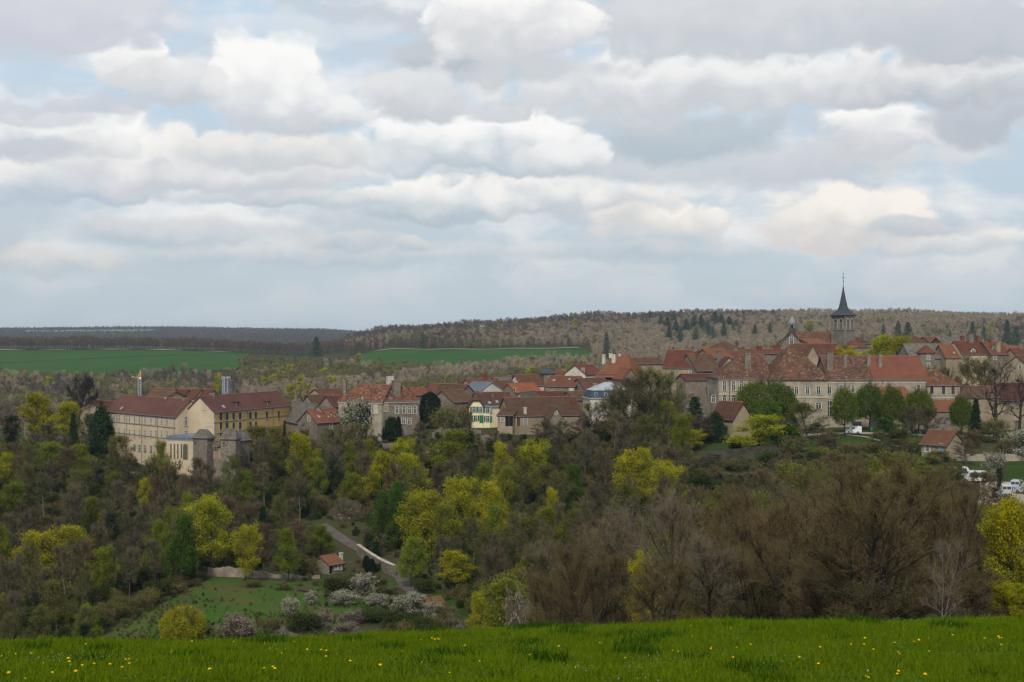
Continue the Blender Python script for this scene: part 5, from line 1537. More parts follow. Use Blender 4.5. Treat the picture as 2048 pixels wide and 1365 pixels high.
    def win(self, pts, face='front', w=1.0, h=1.6, bi=-1, frame=trim_m, bars=white_m, shutters=None, pane=glass_m, sill=True, arch=False, name='window', mull=1):
        b = self.blocks[bi]
        for px, py in pts:
            p = self.hit(b, face, px, py)
            fw = 0.14; m = MB()
            m.box(-w / 2 - fw, -w / 2, -0.06, 0.12, -h / 2, h / 2 + fw).box(w / 2, w / 2 + fw, -0.06, 0.12, -h / 2, h / 2 + fw).box(-w / 2, w / 2, -0.06, 0.12, h / 2, h / 2 + fw)
            if sill: m.box(-w / 2 - fw - 0.06, w / 2 + fw + 0.06, -0.14, 0.12, -h / 2 - 0.16, -h / 2)
            if arch:
                for k in range(8):
                    a0, a1 = math.pi * k / 8, math.pi * (k + 1) / 8
                    q = [(math.cos(a) * (w / 2 + e), h / 2 + fw + math.sin(a) * (w / 2 + e)) for a, e in ((a0, 0), (a1, 0), (a1, fw), (a0, fw))]
                    m.prism(q, -0.06, 0.1, 'y')
            fo = self.put(m, b, face, p, name, frame)
            m = MB().box(-w / 2, w / 2, -0.015, 0.08, -h / 2, h / 2)
            if arch: m.prism([(math.cos(math.pi * k / 8) * w / 2, h / 2 + fw + math.sin(math.pi * k / 8) * w / 2) for k in range(9)], -0.015, 0.08, 'y')
            self.put(m, b, face, p, 'pane', pane, fo)
            if bars is not None:
                m = MB()
                for k in range(mull): 
                    x = -w / 2 + w * (k + 1) / (mull + 1); m.box(x - 0.035, x + 0.035, -0.045, -0.02, -h / 2, h / 2)
                if h > 1.2: m.box(-w / 2, w / 2, -0.04, -0.018, h * 0.16, h * 0.16 + 0.06)
                m.box(-w / 2, -w / 2 + 0.07, -0.04, -0.018, -h / 2, h / 2).box(w / 2 - 0.07, w / 2, -0.04, -0.018, -h / 2, h / 2)
                self.put(m, b, face, p, 'glazing_bars', bars, fo)
            if shutters is not None:
                for sg in (-1, 1):
                    c = sg * (w / 2 + fw + w * 0.27)
                    m = MB().box(c - w * 0.25, c + w * 0.25, -0.12, -0.03, -h / 2, h / 2 + 0.05)
                    for k in range(5): m.box(c - w * 0.2, c + w * 0.2, -0.14, -0.12, -h / 2 + h * (0.08 + 0.18 * k), -h / 2 + h * (0.19 + 0.18 * k))
                    self.put(m, b, face, p, 'shutter', shutters, fo)
        return self

    def door(self, px, py, w=1.0, h=2.1, face='front', m=wood_m, frame=trim_m, bi=-1, arch=False, name='door'):
        b = self.blocks[bi]; p = self.hit(b, face, px, py); fw = 0.16
        k = MB().box(-w / 2 - fw, -w / 2, -0.07, 0.1, -h / 2, h / 2 + fw).box(w / 2, w / 2 + fw, -0.07, 0.1, -h / 2, h / 2 + fw).box(-w / 2, w / 2, -0.07, 0.1, h / 2, h / 2 + fw)
        fo = self.put(k, b, face, p, name, frame)
        k = MB().box(-w / 2, w / 2, -0.02, 0.06, -h / 2, h / 2)
        if arch: k.prism([(math.cos(math.pi * i / 10) * w / 2, h / 2 - 0.01 + math.sin(math.pi * i / 10) * w / 2) for i in range(11)], -0.09, 0.06, 'y')
        n = max(2, int(w / 0.28))
        for i in range(n): k.box(-w / 2 + w * (i + 0.08) / n, -w / 2 + w * (i + 0.92) / n, -0.045, -0.02, -h / 2 + 0.05, h / 2 - 0.05)
        self.put(k, b, face, p, 'leaf', m, fo)
        return self

    def hole(self, px, py, w, h, face='front', bi=-1, name='opening', posts=0):
        """A dark loggia or barn opening with its lintel and posts."""
        b = self.blocks[bi]; p = self.hit(b, face, px, py)
        fo = self.put(MB().box(-w / 2, w / 2, -0.02, 0.05, -h / 2, h / 2), b, face, p, name, dark_m)
        k = MB().box(-w / 2 - 0.2, w / 2 + 0.2, -0.1, 0.05, h / 2, h / 2 + 0.22)
        for i in range(posts):
            x = -w / 2 + w * (i + 1) / (posts + 1); k.box(x - 0.1, x + 0.1, -0.08, -0.03, -h / 2, h / 2)
        self.put(k, b, face, p, 'lintel', wood_m if posts else trim_d, fo)
        return self

    def chimney(self, px, top, hgt=2.2, w=0.75, bi=-1, m=st_grey, face='ridge', d=None, pots=0):
        b = self.blocks[bi]; p = self.hit(b, face, px, top); d = d or w * 0.8
        if face == 'slope':
            Dm = b['Mw'].translation.y
            q = b['Mw'] @ self.hit(b, 'slope', px, top + (hgt - 0.45) * F / Dm)
            p = b['Mw'].inverted() @ at(px, top, q.y + d * 0.4)
        k = MB().box(-w / 2, w / 2, -d / 2, d / 2, -hgt, -0.22).box(-w / 2 - 0.08, w / 2 + 0.08, -d / 2 - 0.08, d / 2 + 0.08, -0.22, 0)
        co = self.put(k, b, 'front', p, 'chimney', m, b['roof'])
        for i in range(pots):
            x = -w / 2 + w * (i + 0.5) / pots
            q = MB().lathe([(0.12, 0), (0.14, 0.05), (0.11, 0.1), (0.1, 0.45), (0.12, 0.5)], 8, c=(x, 0))
            q.xf(b['M'] @ Matrix.Translation(p)); q.build('chimney_pot', brick_m, self.root)
        return self

    def dormer(self, px, py, w=1.3, h=1.3, bi=-1, m=st_white, roof=None, r=0.7, flat=False):
        b = self.blocks[bi]; p = self.hit(b, 'slope', px, py); s = b['s']
        dp = (h + r) / s
        k = MB()
        if flat: k.box(-w / 2, w / 2, -0.15, dp, -h / 2, h / 2)
        else: k.prism([(-w / 2, -h / 2), (w / 2, -h / 2), (w / 2, h / 2), (0, h / 2 + r), (-w / 2, h / 2)], -0.15, dp, 'y')
        do = self.put(k, b, 'front', p, 'dormer', m, b['roof'])
        q = MB(); o = 0.16
        if flat: q.add([(-w / 2 - o, -0.4, h / 2 + 0.01), (w / 2 + o, -0.4, h / 2 + 0.01), (w / 2 + o, dp, h / 2 + 0.3), (-w / 2 - o, dp, h / 2 + 0.3), (-w / 2 - o, -0.4, h / 2 + 0.12), (w / 2 + o, -0.4, h / 2 + 0.12), (w / 2 + o, dp, h / 2 + 0.42), (-w / 2 - o, dp, h / 2 + 0.42)],
                         [(0, 3, 2, 1), (4, 5, 6, 7), (0, 1, 5, 4), (1, 2, 6, 5), (2, 3, 7, 6), (3, 0, 4, 7)])
        else:
            sl_ = r / (w / 2); zz = h / 2 - o * sl_
            for sg in (-1, 1):
                q.add([(sg * (w / 2 + o), -0.35, zz + 0.04), (0, -0.35, h / 2 + r + 0.04), (0, dp, h / 2 + r + 0.04), (sg * (w / 2 + o), dp, zz + 0.04),
                       (sg * (w / 2 + o), -0.35, zz + 0.16), (0, -0.35, h / 2 + r + 0.16), (0, dp, h / 2 + r + 0.16), (sg * (w / 2 + o), dp, zz + 0.16)],
                      [(0, 3, 2, 1), (4, 5, 6, 7), (0, 1, 5, 4), (1, 2, 6, 5), (2, 3, 7, 6), (3, 0, 4, 7)])
        self.put(q, b, 'front', p, 'dormer_roof', roof or b['rm'], b['roof'])
        q = MB().box(-w * 0.34, w * 0.34, -0.17, -0.1, -h * 0.4, h * 0.42)
        self.put(q, b, 'front', p, 'dormer_window', glass_m, b['roof'])
        q = MB().box(-0.04, 0.04, -0.2, -0.17, -h * 0.4, h * 0.42).box(-w * 0.38, -w * 0.34, -0.2, -0.1, -h * 0.44, h * 0.46).box(w * 0.34, w * 0.38, -0.2, -0.1, -h * 0.44, h * 0.46)
        self.put(q, b, 'front', p, 'dormer_frame', white_m, b['roof'])
        return self

    def skylight(self, px, py, w=0.8, l=1.1, bi=-1):
        b = self.blocks[bi]; p = self.hit(b, 'slope', px, py)
        a = math.atan(b['s'])
        k = MB().box(-w / 2, w / 2, -l / 2, l / 2, 0.0, 0.09)
        k.xf(b['M'] @ Matrix.Translation(p) @ Matrix.Rotation(a, 4, 'X')); fo = k.build('skylight', gutter_m, b['roof'])
        k = MB().box(-w / 2 + 0.08, w / 2 - 0.08, -l / 2 + 0.08, l / 2 - 0.08, 0.09, 0.11)
        k.xf(b['M'] @ Matrix.Translation(p) @ Matrix.Rotation(a, 4, 'X')); k.build('skylight_pane', mat('skylight_glass', (0.25, 0.29, 0.33), rough=0.1, spec=0.7), b['roof'])
        return self

    def band(self, py, h=0.25, proud=0.1, face='front', bi=-1, m=trim_m, px=None, name='string_course'):
        """A moulding right across a face, at the photo row py (read at column px)."""
        b = self.blocks[bi]
        A = b['Mw'] @ Vector((b['L'] / 2, 0, 0)); pxm = px if px is not None else CX + F * A.x / A.y
        p = self.hit(b, face, pxm, py)
        if face == 'front': k = MB().box(-0.05, b['L'] + 0.05, -proud, 0.02, p.z - h / 2, p.z + h / 2)
        elif face == 'left': k = MB().box(-proud, 0.02, -0.05, b['W'] + 0.05, p.z - h / 2, p.z + h / 2)
        else: k = MB().box(b['L'] - 0.02, b['L'] + proud, -0.05, b['W'] + 0.05, p.z - h / 2, p.z + h / 2)
        k.xf(b['M']); k.build(name, m, self.root)
        return self

    def pipe(self, px, face='front', bi=-1, m=None):
        b = self.blocks[bi]; p = self.hit(b, face, px, 800)
        k = MB().tube((p.x, -0.12, 0), (p.x, -0.12, b['h'] - 0.15), 0.09, n=6); k.xf(b['M']); k.build('drainpipe', m or gutter_m, self.root)
        return self

    def quoins(self, x, bi=-1, n=16, m=trim_m, side=1):
        b = self.blocks[bi]; hh = b['h'] / n
        me = None
        for i in range(n):
            w = 0.75 if i % 2 else 0.45
            xa = x if x >= 0 else b['L'] + x + 1
            k = MB().box(xa - (0.06 if side > 0 else w), xa + (w if side > 0 else 0.06), -0.06, 0.3, i * hh + 0.04, (i + 1) * hh - 0.02)
            k.xf(b['M']); k.build('quoin', m, self.root)
        return self
# ------------------------------------------------------------------ the village, left to right
H_ = House
h = H_('house', 'small red roofed house at the far left behind the yellow trees').block(48, 410, 78, 404, 6, 838, 820, wall=st_grey, roof=roof_dark).win([(62, 846)], w=0.9, h=1.3)
h = H_('barn', 'dark red barn roof behind the big leafless tree, white gable edge', 'barn').block(167, 430, 213, 418, 8, 830, 803, wall=st_tan, roof=roof_dark)
h = H_('house', 'brown roof peeping over the left end of the long cream building').block(206, 424, 242, 436, 8, 818, 803, wall=st_tan, roof=roof_brown)
# long cream building: two wings meeting in a pair of gables, ochre wing to the right
h = H_('long_building', 'long cream three storey building with plum roof, twin gables and ochre wing', 'building')
h.block(216, 387, 351, 357, 8.0, 821, 795, base=915, wall=st_cream, roof=roof_plum, ov=0.35)
TOPW = [(265, 836), (278, 838), (288, 839), (298, 839.5), (308, 840), (320, 841), (331, 841.5), (342, 842)]
MIDW = [(228, 863), (238, 864), (249, 865), (259, 866), (269, 867), (279, 867), (290, 868), (302, 868.5), (312, 869), (323, 869), (334, 870)]
TOPW = [(249, 838), (259, 839), (269, 839.5), (279, 839.5), (290, 840), (302, 840.5), (312, 841), (323, 841), (334, 842)]
h.win(TOPW, w=0.85, h=1.7, frame=trim_m, sill=True).win(MIDW, w=0.85, h=1.8).win([(229, 836.5), (234, 837), (239, 837)], w=0.9, h=1.7)
h.win([(269, 896), (279, 897), (290, 898), (302, 899)], w=0.95, h=1.5, frame=trim_d)
h.band(850, 0.22, 0.1, m=trim_d, px=285).band(872, 0.22, 0.1, m=trim_d, px=285)
for x in (254, 284, 316, 349): h.pipe(x)
h.win([(371.5, 843)], 'right', w=0.8, h=2.2).win([(369, 867.5), (374, 867.5)], 'right', w=0.6, h=1.3)
h.chimney(369, 796, 1.4, 1.1)
h.skylight(243, 817, 0.9, 1.0).skylight(331, 797, 0.8, 0.6)
h.block(428, 357, 580, 395, 8.0, 823, 788, base=915, wall=st_ochre, roof=roof_plum, ov=0.35)
XS = [441.5, 454, 467, 480, 500.5, 511.5, 533.5, 557]
h.win([(x, 833.5 - (x - 441) * .03) for x in XS], w=1.2, h=1.9, frame=trim_m, bars=wood_m).win([(x, 853 - (x - 441) * .03) for x in XS[:6]], w=1.2, h=1.8, bars=wood_m)
h.win([(441.5, 873), (454, 873)], w=1.2, h=1.8, bars=wood_m)
h.win([(408, 814)], 'left', w=0.8, h=1.4, bars=None).win([(415, 849.5), (422, 849)], 'left', w=0.7, h=0.9, bars=None)
h.band(836, 0.2, 0.08, m=trim_d, px=530).band(862, 0.22, 0.1, m=trim_m, px=470)
for x in (448, 494, 545): h.pipe(x)
h.quoins(0.02, n=18)
b = h.blocks[-1]
m = MB().add([(-.03, 0, 0), (-.03, b['W'], 0), (-.03, b['W'], b['h'] - .05), (-.03, b['W'] / 2, b['h'] + b['r'] - .1), (-.03, 0, b['h'] - .05), (.05, 0, 0), (.05, b['W'], 0), (.05, b['W'], b['h'] - .05), (.05, b['W'] / 2, b['h'] + b['r'] - .1), (.05, 0, b['h'] - .05)],
             [(0, 1, 2, 3, 4), (9, 8, 7, 6, 5), (0, 5, 6, 1), (1, 6, 7, 2), (2, 7, 8, 3), (3, 8, 9, 4), (4, 9, 5, 0)])
m.xf(b['M']); m.build('gable_wall', st_cream, h.root)
h.dormer(474, 811, 2.0, 1.5, m=wood_m, flat=True, roof=roof_dark).dormer(537, 809, 2.0, 1.5, m=wood_m, flat=True, roof=roof_dark).skylight(447, 814, 1.2, 1.0)
h.chimney(427, 787, 2.0, 1.6)
h = H_('workshop', 'low brown roof with tan gable behind the cream building', 'building').block(289, 428, 331, 424, 9, 795, 783, wall=st_tan, roof=roof_brown)
h = H_('workshop', 'row of saw-toothed red roofs behind the plum roof ridge', 'building')
for i in range(4):
    h.block(338 + 25 * i, 432, 366 + 25 * i, 438, 9, 797, 778 + (i % 2), wall=st_tan, roof=roof_dark if i % 2 else roof_red, kind='front', ov=0.2)
# gate towers
h = H_('chapel', 'small pale annex with curved zinc roof and arched door', 'chapel')
h.block(333, 353, 386, 349, 6, 877, None, base=921, wall=st_cream, roof=roof_zinc, kind='flat', ov=0.25)
b = h.blocks[0]
m = MB(); n = 12
poly = [(b['L'] / 2 - b['L'] / 2 * math.cos(math.pi * k / n) * 1.04, b['h'] + 0.12 + 0.9 * math.sin(math.pi * k / n)) for k in range(n + 1)]
m.prism([(x, z) for x, z in poly], -0.25, 6.2, 'y'); m.xf(b['M']); m.build('curved_roof', roof_zinc, h.root)
h.door(371, 907, 1.5, 3.2, m=mat('door_olive', (0.12, 0.12, 0.075), (0.1, 0.1, 0.06), scale=2), arch=True)
h.win([(342 + 7 * k, 903) for k in range(4)], w=0.16, h=3.4, frame=trim_d, bars=None, sill=False, name='slit')
h.band(880, 0.3, 0.12)
h = H_('gatehouse', 'ruined medieval gate with two stone roofed towers and battlement between', 'gatehouse')
h.block(386, 349, 414, 347, 2.8, 873, 860, base=922, wall=st_grey, roof=roof_stone, kind='hip', ov=0.3, hip=0.6)
h.win([(391, 885)], w=0.3, h=0.6, frame=trim_d, bars=None)
h.block(416, 349.5, 441, 349, 1.6, 888, None, base=922, wall=st_grey, roof=roof_stone, kind='flat', ov=0.1)
b = h.blocks[-1]
for i in range(6):
    m = MB().box(0.05 + i * 0.44, 0.33 + i * 0.44, -0.45, 0.0, b['h'] - 1.4, b['h'] - 0.7); m.xf(b['M']); m.build('corbel', trim_d, h.root)
m = MB().box(0, b['L'], -0.5, -0.02, b['h'] - 0.7, b['h'] + 0.3)
for i in range(4): m.box(0.1 + i * 0.68, 0.48 + i * 0.68, -0.5, -0.1, b['h'] + 0.3, b['h'] + 0.75)
m.xf(b['M']); m.build('parapet', st_grey, h.root)
h.door(434, 909, 1.35, 2.4, m=mat('gate_wood', (0.3, 0.2, 0.14)), arch=True, name='gate')
h.block(441, 348, 471, 347, 2.8, 875, 859, base=918, wall=st_grey, roof=roof_stone, kind='hip', ov=0.3, hip=0.5)
h.win([(448, 887)], w=0.35, h=0.6, frame=trim_d, bars=None)
h.block(475.5, 352, 500, 356, 4, 880, 864, wall=st_grey, roof=roof_stone, kind='gable')
# below and behind
h = H_('barn', 'stone roofed barn with pale gable right of the ochre wing', 'barn').block(562, 397, 607, 376, 7.5, 838, 806, base=866, wall=st_tan, roof=roof_stone)
h.win([(628, 828)], 'right', w=0.7, h=1.1)
h = H_('house', 'red roofed stone house with two white dormers and a gable window').block(634, 373, 690, 381, 7.5, 845, 819, base=872, wall=st_grey, roof=roof_orange)
h.dormer(660, 834, 1.4, 1.1).dormer(672, 833, 1.4, 1.1).skylight(637.5, 834, 0.7, 1.0).win([(618, 837)], 'left', w=0.9, h=1.4).win([(662, 853)], w=0.9, h=1.2)
h = H_('house', 'house with red roof and dark gable just left of the manor').block(649, 425, 698, 432, 9, 795, 778, wall=st_tan, roof=roof_red).chimney(653, 776, 1.2, 0.7)
h = H_('barn', 'large brown roofed barn left of the manor', 'barn').block(634, 402, 684, 408, 9, 818, 790, wall=st_grey, roof=roof_brown).chimney(665, 789, 2.6, 0.9)
h.block(668, 400, 700, 405, 6, 812, 792, wall=st_grey, roof=roof_dark)
h = H_('manor', 'large stone manor with mottled red hipped roofs and a white chimney', 'manor')
h.block(677, 381, 765, 376, 9.5, 801, 770, base=862, wall=st_abbey, roof=roof_old, kind='hipl', hip=0.7, cornice=trim_m)
h.win([(738, 819)], w=1.5, h=3.0, mull=1).win([(742, 838)], w=1.1, h=1.0).win([(691, 822)], w=1.0, h=1.8).win([(751.5, 818)], w=1.2, h=2.6, pane=st_white, bars=None).pipe(764)
h.chimney(690, 761, 4.0, 0.9, pots=1, m=st_grey).chimney(712, 762, 2.4, 1.3)
h.block(766, 376.5, 838, 381, 9.5, 801, 762, base=862, wall=st_grey, roof=roof_old, kind='hip', hip=0.85, cornice=trim_m)
h.win([(794, 820), (808, 820), (819, 820), (830, 820)], w=0.95, h=1.9).win([(807, 842), (818.5, 843)], w=1.0, h=1.4)
h.win([(772, 816)], w=1.0, h=1.8, pane=st_tan, bars=None)
h.dormer(781, 797, 1.0, 1.0, m=roof_zinc, r=0.4)
h.chimney(792, 761, 4.4, 2.0, m=st_grey, face='slope').chimney(780, 753, 3.0, 1.7, m=st_white, pots=2)
h = H_('house', 'little red roof tucked against the right end of the manor').block(831, 395, 858, 398, 6, 790, 776, wall=st_grey, roof=roof_orange)
h = H_('house', 'brown roofed house with white chimney behind the yew').block(860, 412, 912, 404, 9, 795, 769, wall=st_grey, roof=roof_brown).chimney(911, 772, 3.4, 1.1, m=st_white)
h.block(846, 424, 880, 420, 8, 786, 768, wall=st_grey, roof=roof_red)
h = H_('house', 'house with grey slatted metal roof and red chimney').block(925, 418, 960, 410, 8, 780, 764, wall=st_white, roof=roof_zinc).chimney(921, 765, 2.0, 1.0, m=brick_m, pots=1)
for k in range(9):
    b = h.blocks[0]; x = b['L'] * (k + 0.5) / 9
    m = MB().add([(x - .06, -.3, b['h'] - .3 * b['s'] + .065), (x + .06, -.3, b['h'] - .3 * b['s'] + .065), (x + .06, b['W'] / 2, b['h'] + b['r'] + .065), (x - .06, b['W'] / 2, b['h'] + b['r'] + .065),
                  (x - .06, -.3, b['h'] - .3 * b['s'] + .15), (x + .06, -.3, b['h'] - .3 * b['s'] + .15), (x + .06, b['W'] / 2, b['h'] + b['r'] + .15), (x - .06, b['W'] / 2, b['h'] + b['r'] + .15)],
                 [(0, 3, 2, 1), (4, 5, 6, 7), (0, 1, 5, 4), (1, 2, 6, 5), (2, 3, 7, 6), (3, 0, 4, 7)])
    m.xf(b['M']); m.build('roof_seam', roof_slate, b['roof'])
h = H_('house', 'red roofed outbuilding with dark doorway right of the yew').block(879, 394, 911, 396, 6.5, 811, 793, base=846, wall=st_grey, roof=roof_orange).hole(897, 824, 1.6, 1.8, name='doorway')
h = H_('barn', 'brown roofed stone barn between outbuilding and white house', 'barn').block(907, 390, 949, 396, 9, 804, 781, base=846, wall=st_grey, roof=roof_brown)
h = H_('shed', 'low stone shed with red roof against the white house', 'shed').block(916, 386, 940, 385, 3.5, 829, 816, base=846, wall=st_grey, roof=roof_dark, kind='shed')
# white house
h = H_('white_house', 'pale yellow house with green shutters and clipped gable', 'house')
h.block(958, 392, 1027, 395, 9.0, 812, 785, base=846, wall=st_yell2, roof=roof_brown)
h.chimney(961, 783, 2.0, 0.9).chimney(985, 789, 1.2, 0.5, face='slope').skylight(979, 806, 0.8, 1.0).skylight(994, 804, 0.8, 1.0).skylight(1014, 808, 1.0, 1.0)
h.block(938.5, 386, 966, 386.5, 6.0, 812, 793, base=846, wall=st_yell, roof=roof_brown, kind='halffront', ov=0.35)
h.win([(948, 819.5), (961.5, 820)], w=0.95, h=1.45, shutters=green_p).win([(950.5, 837)], w=0.95, h=1.45, shutters=green_p)
h.door(963, 839, 1.0, 2.1, m=green_p)
m = MB()
b = h.blocks[-1]
for a, c in (((-0.4, -0.45, b['h'] - 0.35), (b['L'] * 0.2, -0.45, b['h'] + b['r'] * 0.6)), ((b['L'] + 0.4, -0.45, b['h'] - 0.35), (b['L'] * 0.8, -0.45, b['h'] + b['r'] * 0.6)), ((b['L'] * 0.2, -0.45, b['h'] + b['r'] * 0.6), (b['L'] * 0.8, -0.45, b['h'] + b['r'] * 0.6))):
    m.tube(a, c, 0.13, n=4)
m.xf(b['M']); m.build('bargeboard', mat('dark_green_paint', (0.02, 0.06, 0.045)), b['roof'])
h.block(966.5, 386.6, 980, 386.8, 5.5, 814, None, base=846, wall=st_yell, roof=roof_zinc, kind='flat', ov=0.2)
h.win([(975.5, 820.5)], w=1.0, h=1.45, shutters=teal_p).win([(975.5, 838)], w=0.95, h=1.45, shutters=green_p)
h.block(980.5, 387, 1015, 389.5, 5.0, 815, None, base=846, wall=st_yell2, roof=roof_zinc, kind='flat', ov=0.25)
h.win([(1009, 819)], w=1.1, h=1.5, shutters=teal_p)
h = H_('house', 'tan gabled house with stone roof behind the long barn').block(1021, 391, 1056, 389, 12, 816, 784, base=846, wall=st_tan, roof=roof_stone, kind='front').win([(1036, 809)], w=0.8, h=2.0)
h = H_('long_barn', 'long low barn with wide red brown roof right of the white house', 'barn')
h.block(1024, 379, 1165, 386, 12, 832, 795, base=856, wall=st_tan, roof=roof_brown)
h.door(1037, 844, 1.1, 2.2).door(1051, 843, 1.0, 2.2, m=mat('grey_door', (0.25, 0.24, 0.22))).chimney(1050, 815, 2.2, 0.7, m=st_white, face='slope').chimney(1147, 803, 1.5, 1.0, m=brick_m, face='slope')
h.block(995, 378, 1025, 377, 7, 831, 816, base=852, wall=st_tan, roof=roof_brown, kind='shed')
h.win([(998, 838), (1005, 838)], w=0.75, h=1.5).hole(1018, 843, 2.0, 2.6, name='porch', posts=1)
h.block(1100, 374, 1126, 374.5, 9, 836, 814, base=852, wall=st_grey, roof=roof_brown, kind='front')
h.win([(1112, 826)], w=0.6, h=0.9)
# upper row in the middle
h = H_('house', 'brown roofed house with brick chimney left of the orange roof').block(950, 440, 998, 446, 9, 782, 758, wall=st_tan, roof=roof_red).chimney(970, 749, 2.4, 1.2, m=brick_m, pots=2).dormer(995, 766, 1.2, 1.0, m=wood_m)
h = H_('house', 'brown roofed house directly left of the bright orange roof').block(1000, 428, 1040, 432, 9, 786, 762, wall=st_grey, roof=roof_brown).skylight(1008, 781, 0.9, 1.0)
h = H_('house', 'dark roofed house with stone chimney behind the brown roofs').block(1000, 460, 1036, 464, 8, 768, 755, wall=st_grey, roof=roof_stone).chimney(1019, 751, 1.5, 0.8)
h = H_('house', 'house with the brightest orange roof and grey gable').block(1032, 414, 1083, 420, 7.5, 785, 767, base=812, wall=st_grey, roof=mat('tiles_bright', (0.28, 0.092, 0.05), (0.22, 0.075, 0.045), scale=0.4, c3=(0.24, 0.07, 0.04), scale3=3, bump=0.03)).win([(1029, 780)], 'left', w=0.7, h=1.1, bars=None)
h = H_('house', 'long red roof under the square pigeon tower').block(1043, 440, 1088, 444, 8, 771, 750, wall=st_white, roof=roof_red)
h = H_('pigeon_tower', 'square stone tower with little grey pyramid roof', 'tower').block(1088, 446, 1110, 447, 4.0, 745, 736, base=776, wall=st_grey, roof=roof_slate, kind='pyramid', ov=0.5).win([(1099, 752)], w=0.5, h=0.6, bars=None)
h = H_('house', 'stone house with wide red roof and skylights at village centre').block(1090, 420, 1150, 416, 9, 772, 753, base=806, wall=st_grey, roof=roof_red).skylight(1108, 761, 0.8, 1.0).skylight(1139, 759, 0.7, 0.9).win([(1105, 785)], w=0.7, h=1.0)
h = H_('house', 'red hipped roof behind the wide red roof at village centre').block(1110, 455, 1150, 458, 9, 757, 740, wall=st_grey, roof=roof_red, kind='hip', hip=0.6).chimney(1141, 736, 1.6, 0.9)
h = H_('house', 'pale gabled house with red roof left of the tall loggia house').block(1171, 440, 1205, 447, 8, 748, 730, wall=st_white, roof=roof_red).win([(1166, 741)], 'left', w=0.8, h=1.2)
h = H_('loggia_house', 'tall red hipped roof house with white chimneys and dark loggia', 'house').block(1193, 433, 1262, 427, 11, 750, 711, base=800, wall=st_grey, roof=roof_orange, kind='hip', hip=0.62, ov=0.6)
h.hole(1213, 756, 5.5, 1.6, name='loggia', posts=4).hole(1236, 756, 2.2, 1.4, name='loggia', posts=1)
h.chimney(1208, 709, 3.0, 0.9, m=st_white, pots=1, face='slope').chimney(1228, 709, 3.0, 1.1, m=st_white, pots=2, face='slope').chimney(1222, 707, 1.5, 1.0, m=st_white, pots=2).chimney(1240, 708, 1.2, 0.8, m=st_white, pots=1)
h.block(1246, 424, 1275, 426, 7, 757, 736, wall=st_grey, roof=roof_orange, kind='front')
h = H_('house', 'brown roof below the loggia house with stone chimney').block(1172, 413, 1226, 418, 9, 781, 757, wall=st_grey, roof=roof_brown).chimney(1190, 767, 2.2, 1.0, face='slope', m=st_tan)
h = H_('house', 'long low red roof with white chimney above the barn').block(1070, 404, 1150, 402, 9, 796, 783, wall=st_grey, roof=roof_dark).chimney(1143, 777, 2.2, 1.3, m=st_white).chimney(1098, 782, 1.2, 1.0)
h = H_('house', 'dark roof behind the mansard house').block(1150, 400, 1200, 404, 9, 800, 783, wall=st_grey, roof=roof_brown)
# mansard house
h = H_('mansard_house', 'cream house with slate mansard and pale shallow upper roof', 'house').block(1180, 392, 1264, 394, 9, 797, None, base=846, wall=st_white, roof=trim_m, kind='flat', ov=0.3)
b = h.blocks[0]; L, W, hh = b['L'], b['W'], b['h']
m = MB().add([(-.1, -.1, hh + .1), (L + .1, -.1, hh + .1), (L + .1, W + .1, hh + .1), (-.1, W + .1, hh + .1), (.9, .9, hh + 2.1), (L - .9, .9, hh + 2.1), (L - .9, W - .9, hh + 2.1), (.9, W - .9, hh + 2.1)],
             [(0, 1, 5, 4), (1, 2, 6, 5), (2, 3, 7, 6), (3, 0, 4, 7), (0, 3, 2, 1), (4, 5, 6, 7)]); m.xf(b['M']); rf = m.build('mansard', mat('slate_blue', (0.06, 0.08, 0.115), (0.05, 0.066, 0.095), scale=0.6), h.root)
m = MB().add([(.7, .7, hh + 2.12), (L - .7, .7, hh + 2.12), (L - .7, W - .7, hh + 2.12), (.7, W - .7, hh + 2.12), (L * .42, W / 2, hh + 4.3), (L * .58, W / 2, hh + 4.3)],
             [(0, 1, 5, 4), (1, 2, 5), (2, 3, 4, 5), (3, 0, 4), (0, 3, 2, 1)]); m.xf(b['M']); m.build('upper_roof', roof_pale, h.root)
for x in (0.15, 0.38, 0.62, 0.85):
    m = MB().box(L * x - .45, L * x + .45, -.05, 1.0, hh + .5, hh + 1.5); m.xf(b['M']); d = m.build('dormer', roof_pale, rf)
    m = MB().box(L * x - .3, L * x + .3, -.09, -.05, hh + .6, hh + 1.4); m.xf(b['M']); m.build('dormer_window', glass_m, rf)
h.win([(1192, 812), (1208, 812), (1224, 812)], w=1.0, h=1.8)
# houses between loggia house and abbey
h = H_('house', 'stone gabled house with red roof left of the abbey').block(1326, 424, 1387, 420, 9, 735, 701, base=790, wall=st_tan, roof=roof_red, ov=0.25).win([(1380, 743)], w=0.7, h=1.0).chimney(1390, 701, 3.2, 1.2)
h = H_('house', 'low brown roof with brick chimney left of the stone gabled house').block(1270, 450, 1330, 455, 8, 728, 716, wall=st_tan, roof=roof_brown).chimney(1290, 715, 1.6, 1.1, m=brick_m).chimney(1322, 713, 1.6, 1.0)
h = H_('house', 'red roof with wide dark loggia next to the stone gabled house').block(1394, 418, 1440, 422, 10, 741, 708, base=790, wall=st_grey, roof=roof_brown).hole(1414, 745, 3.2, 1.0, name='loggia')
h = H_('house', 'orange hipped roof behind the loggia roof').block(1402, 446, 1434, 447, 7, 712, 691, wall=st_tan, roof=roof_orange, kind='pyramid')
h = H_('house', 'big brown hipped roof in the back row left of the church').block(1432, 470, 1502, 474, 14, 706, 684, wall=st_grey, roof=roof_brown, kind='hip', hip=0.8).chimney(1470, 696, 1.6, 1.0, face='slope')
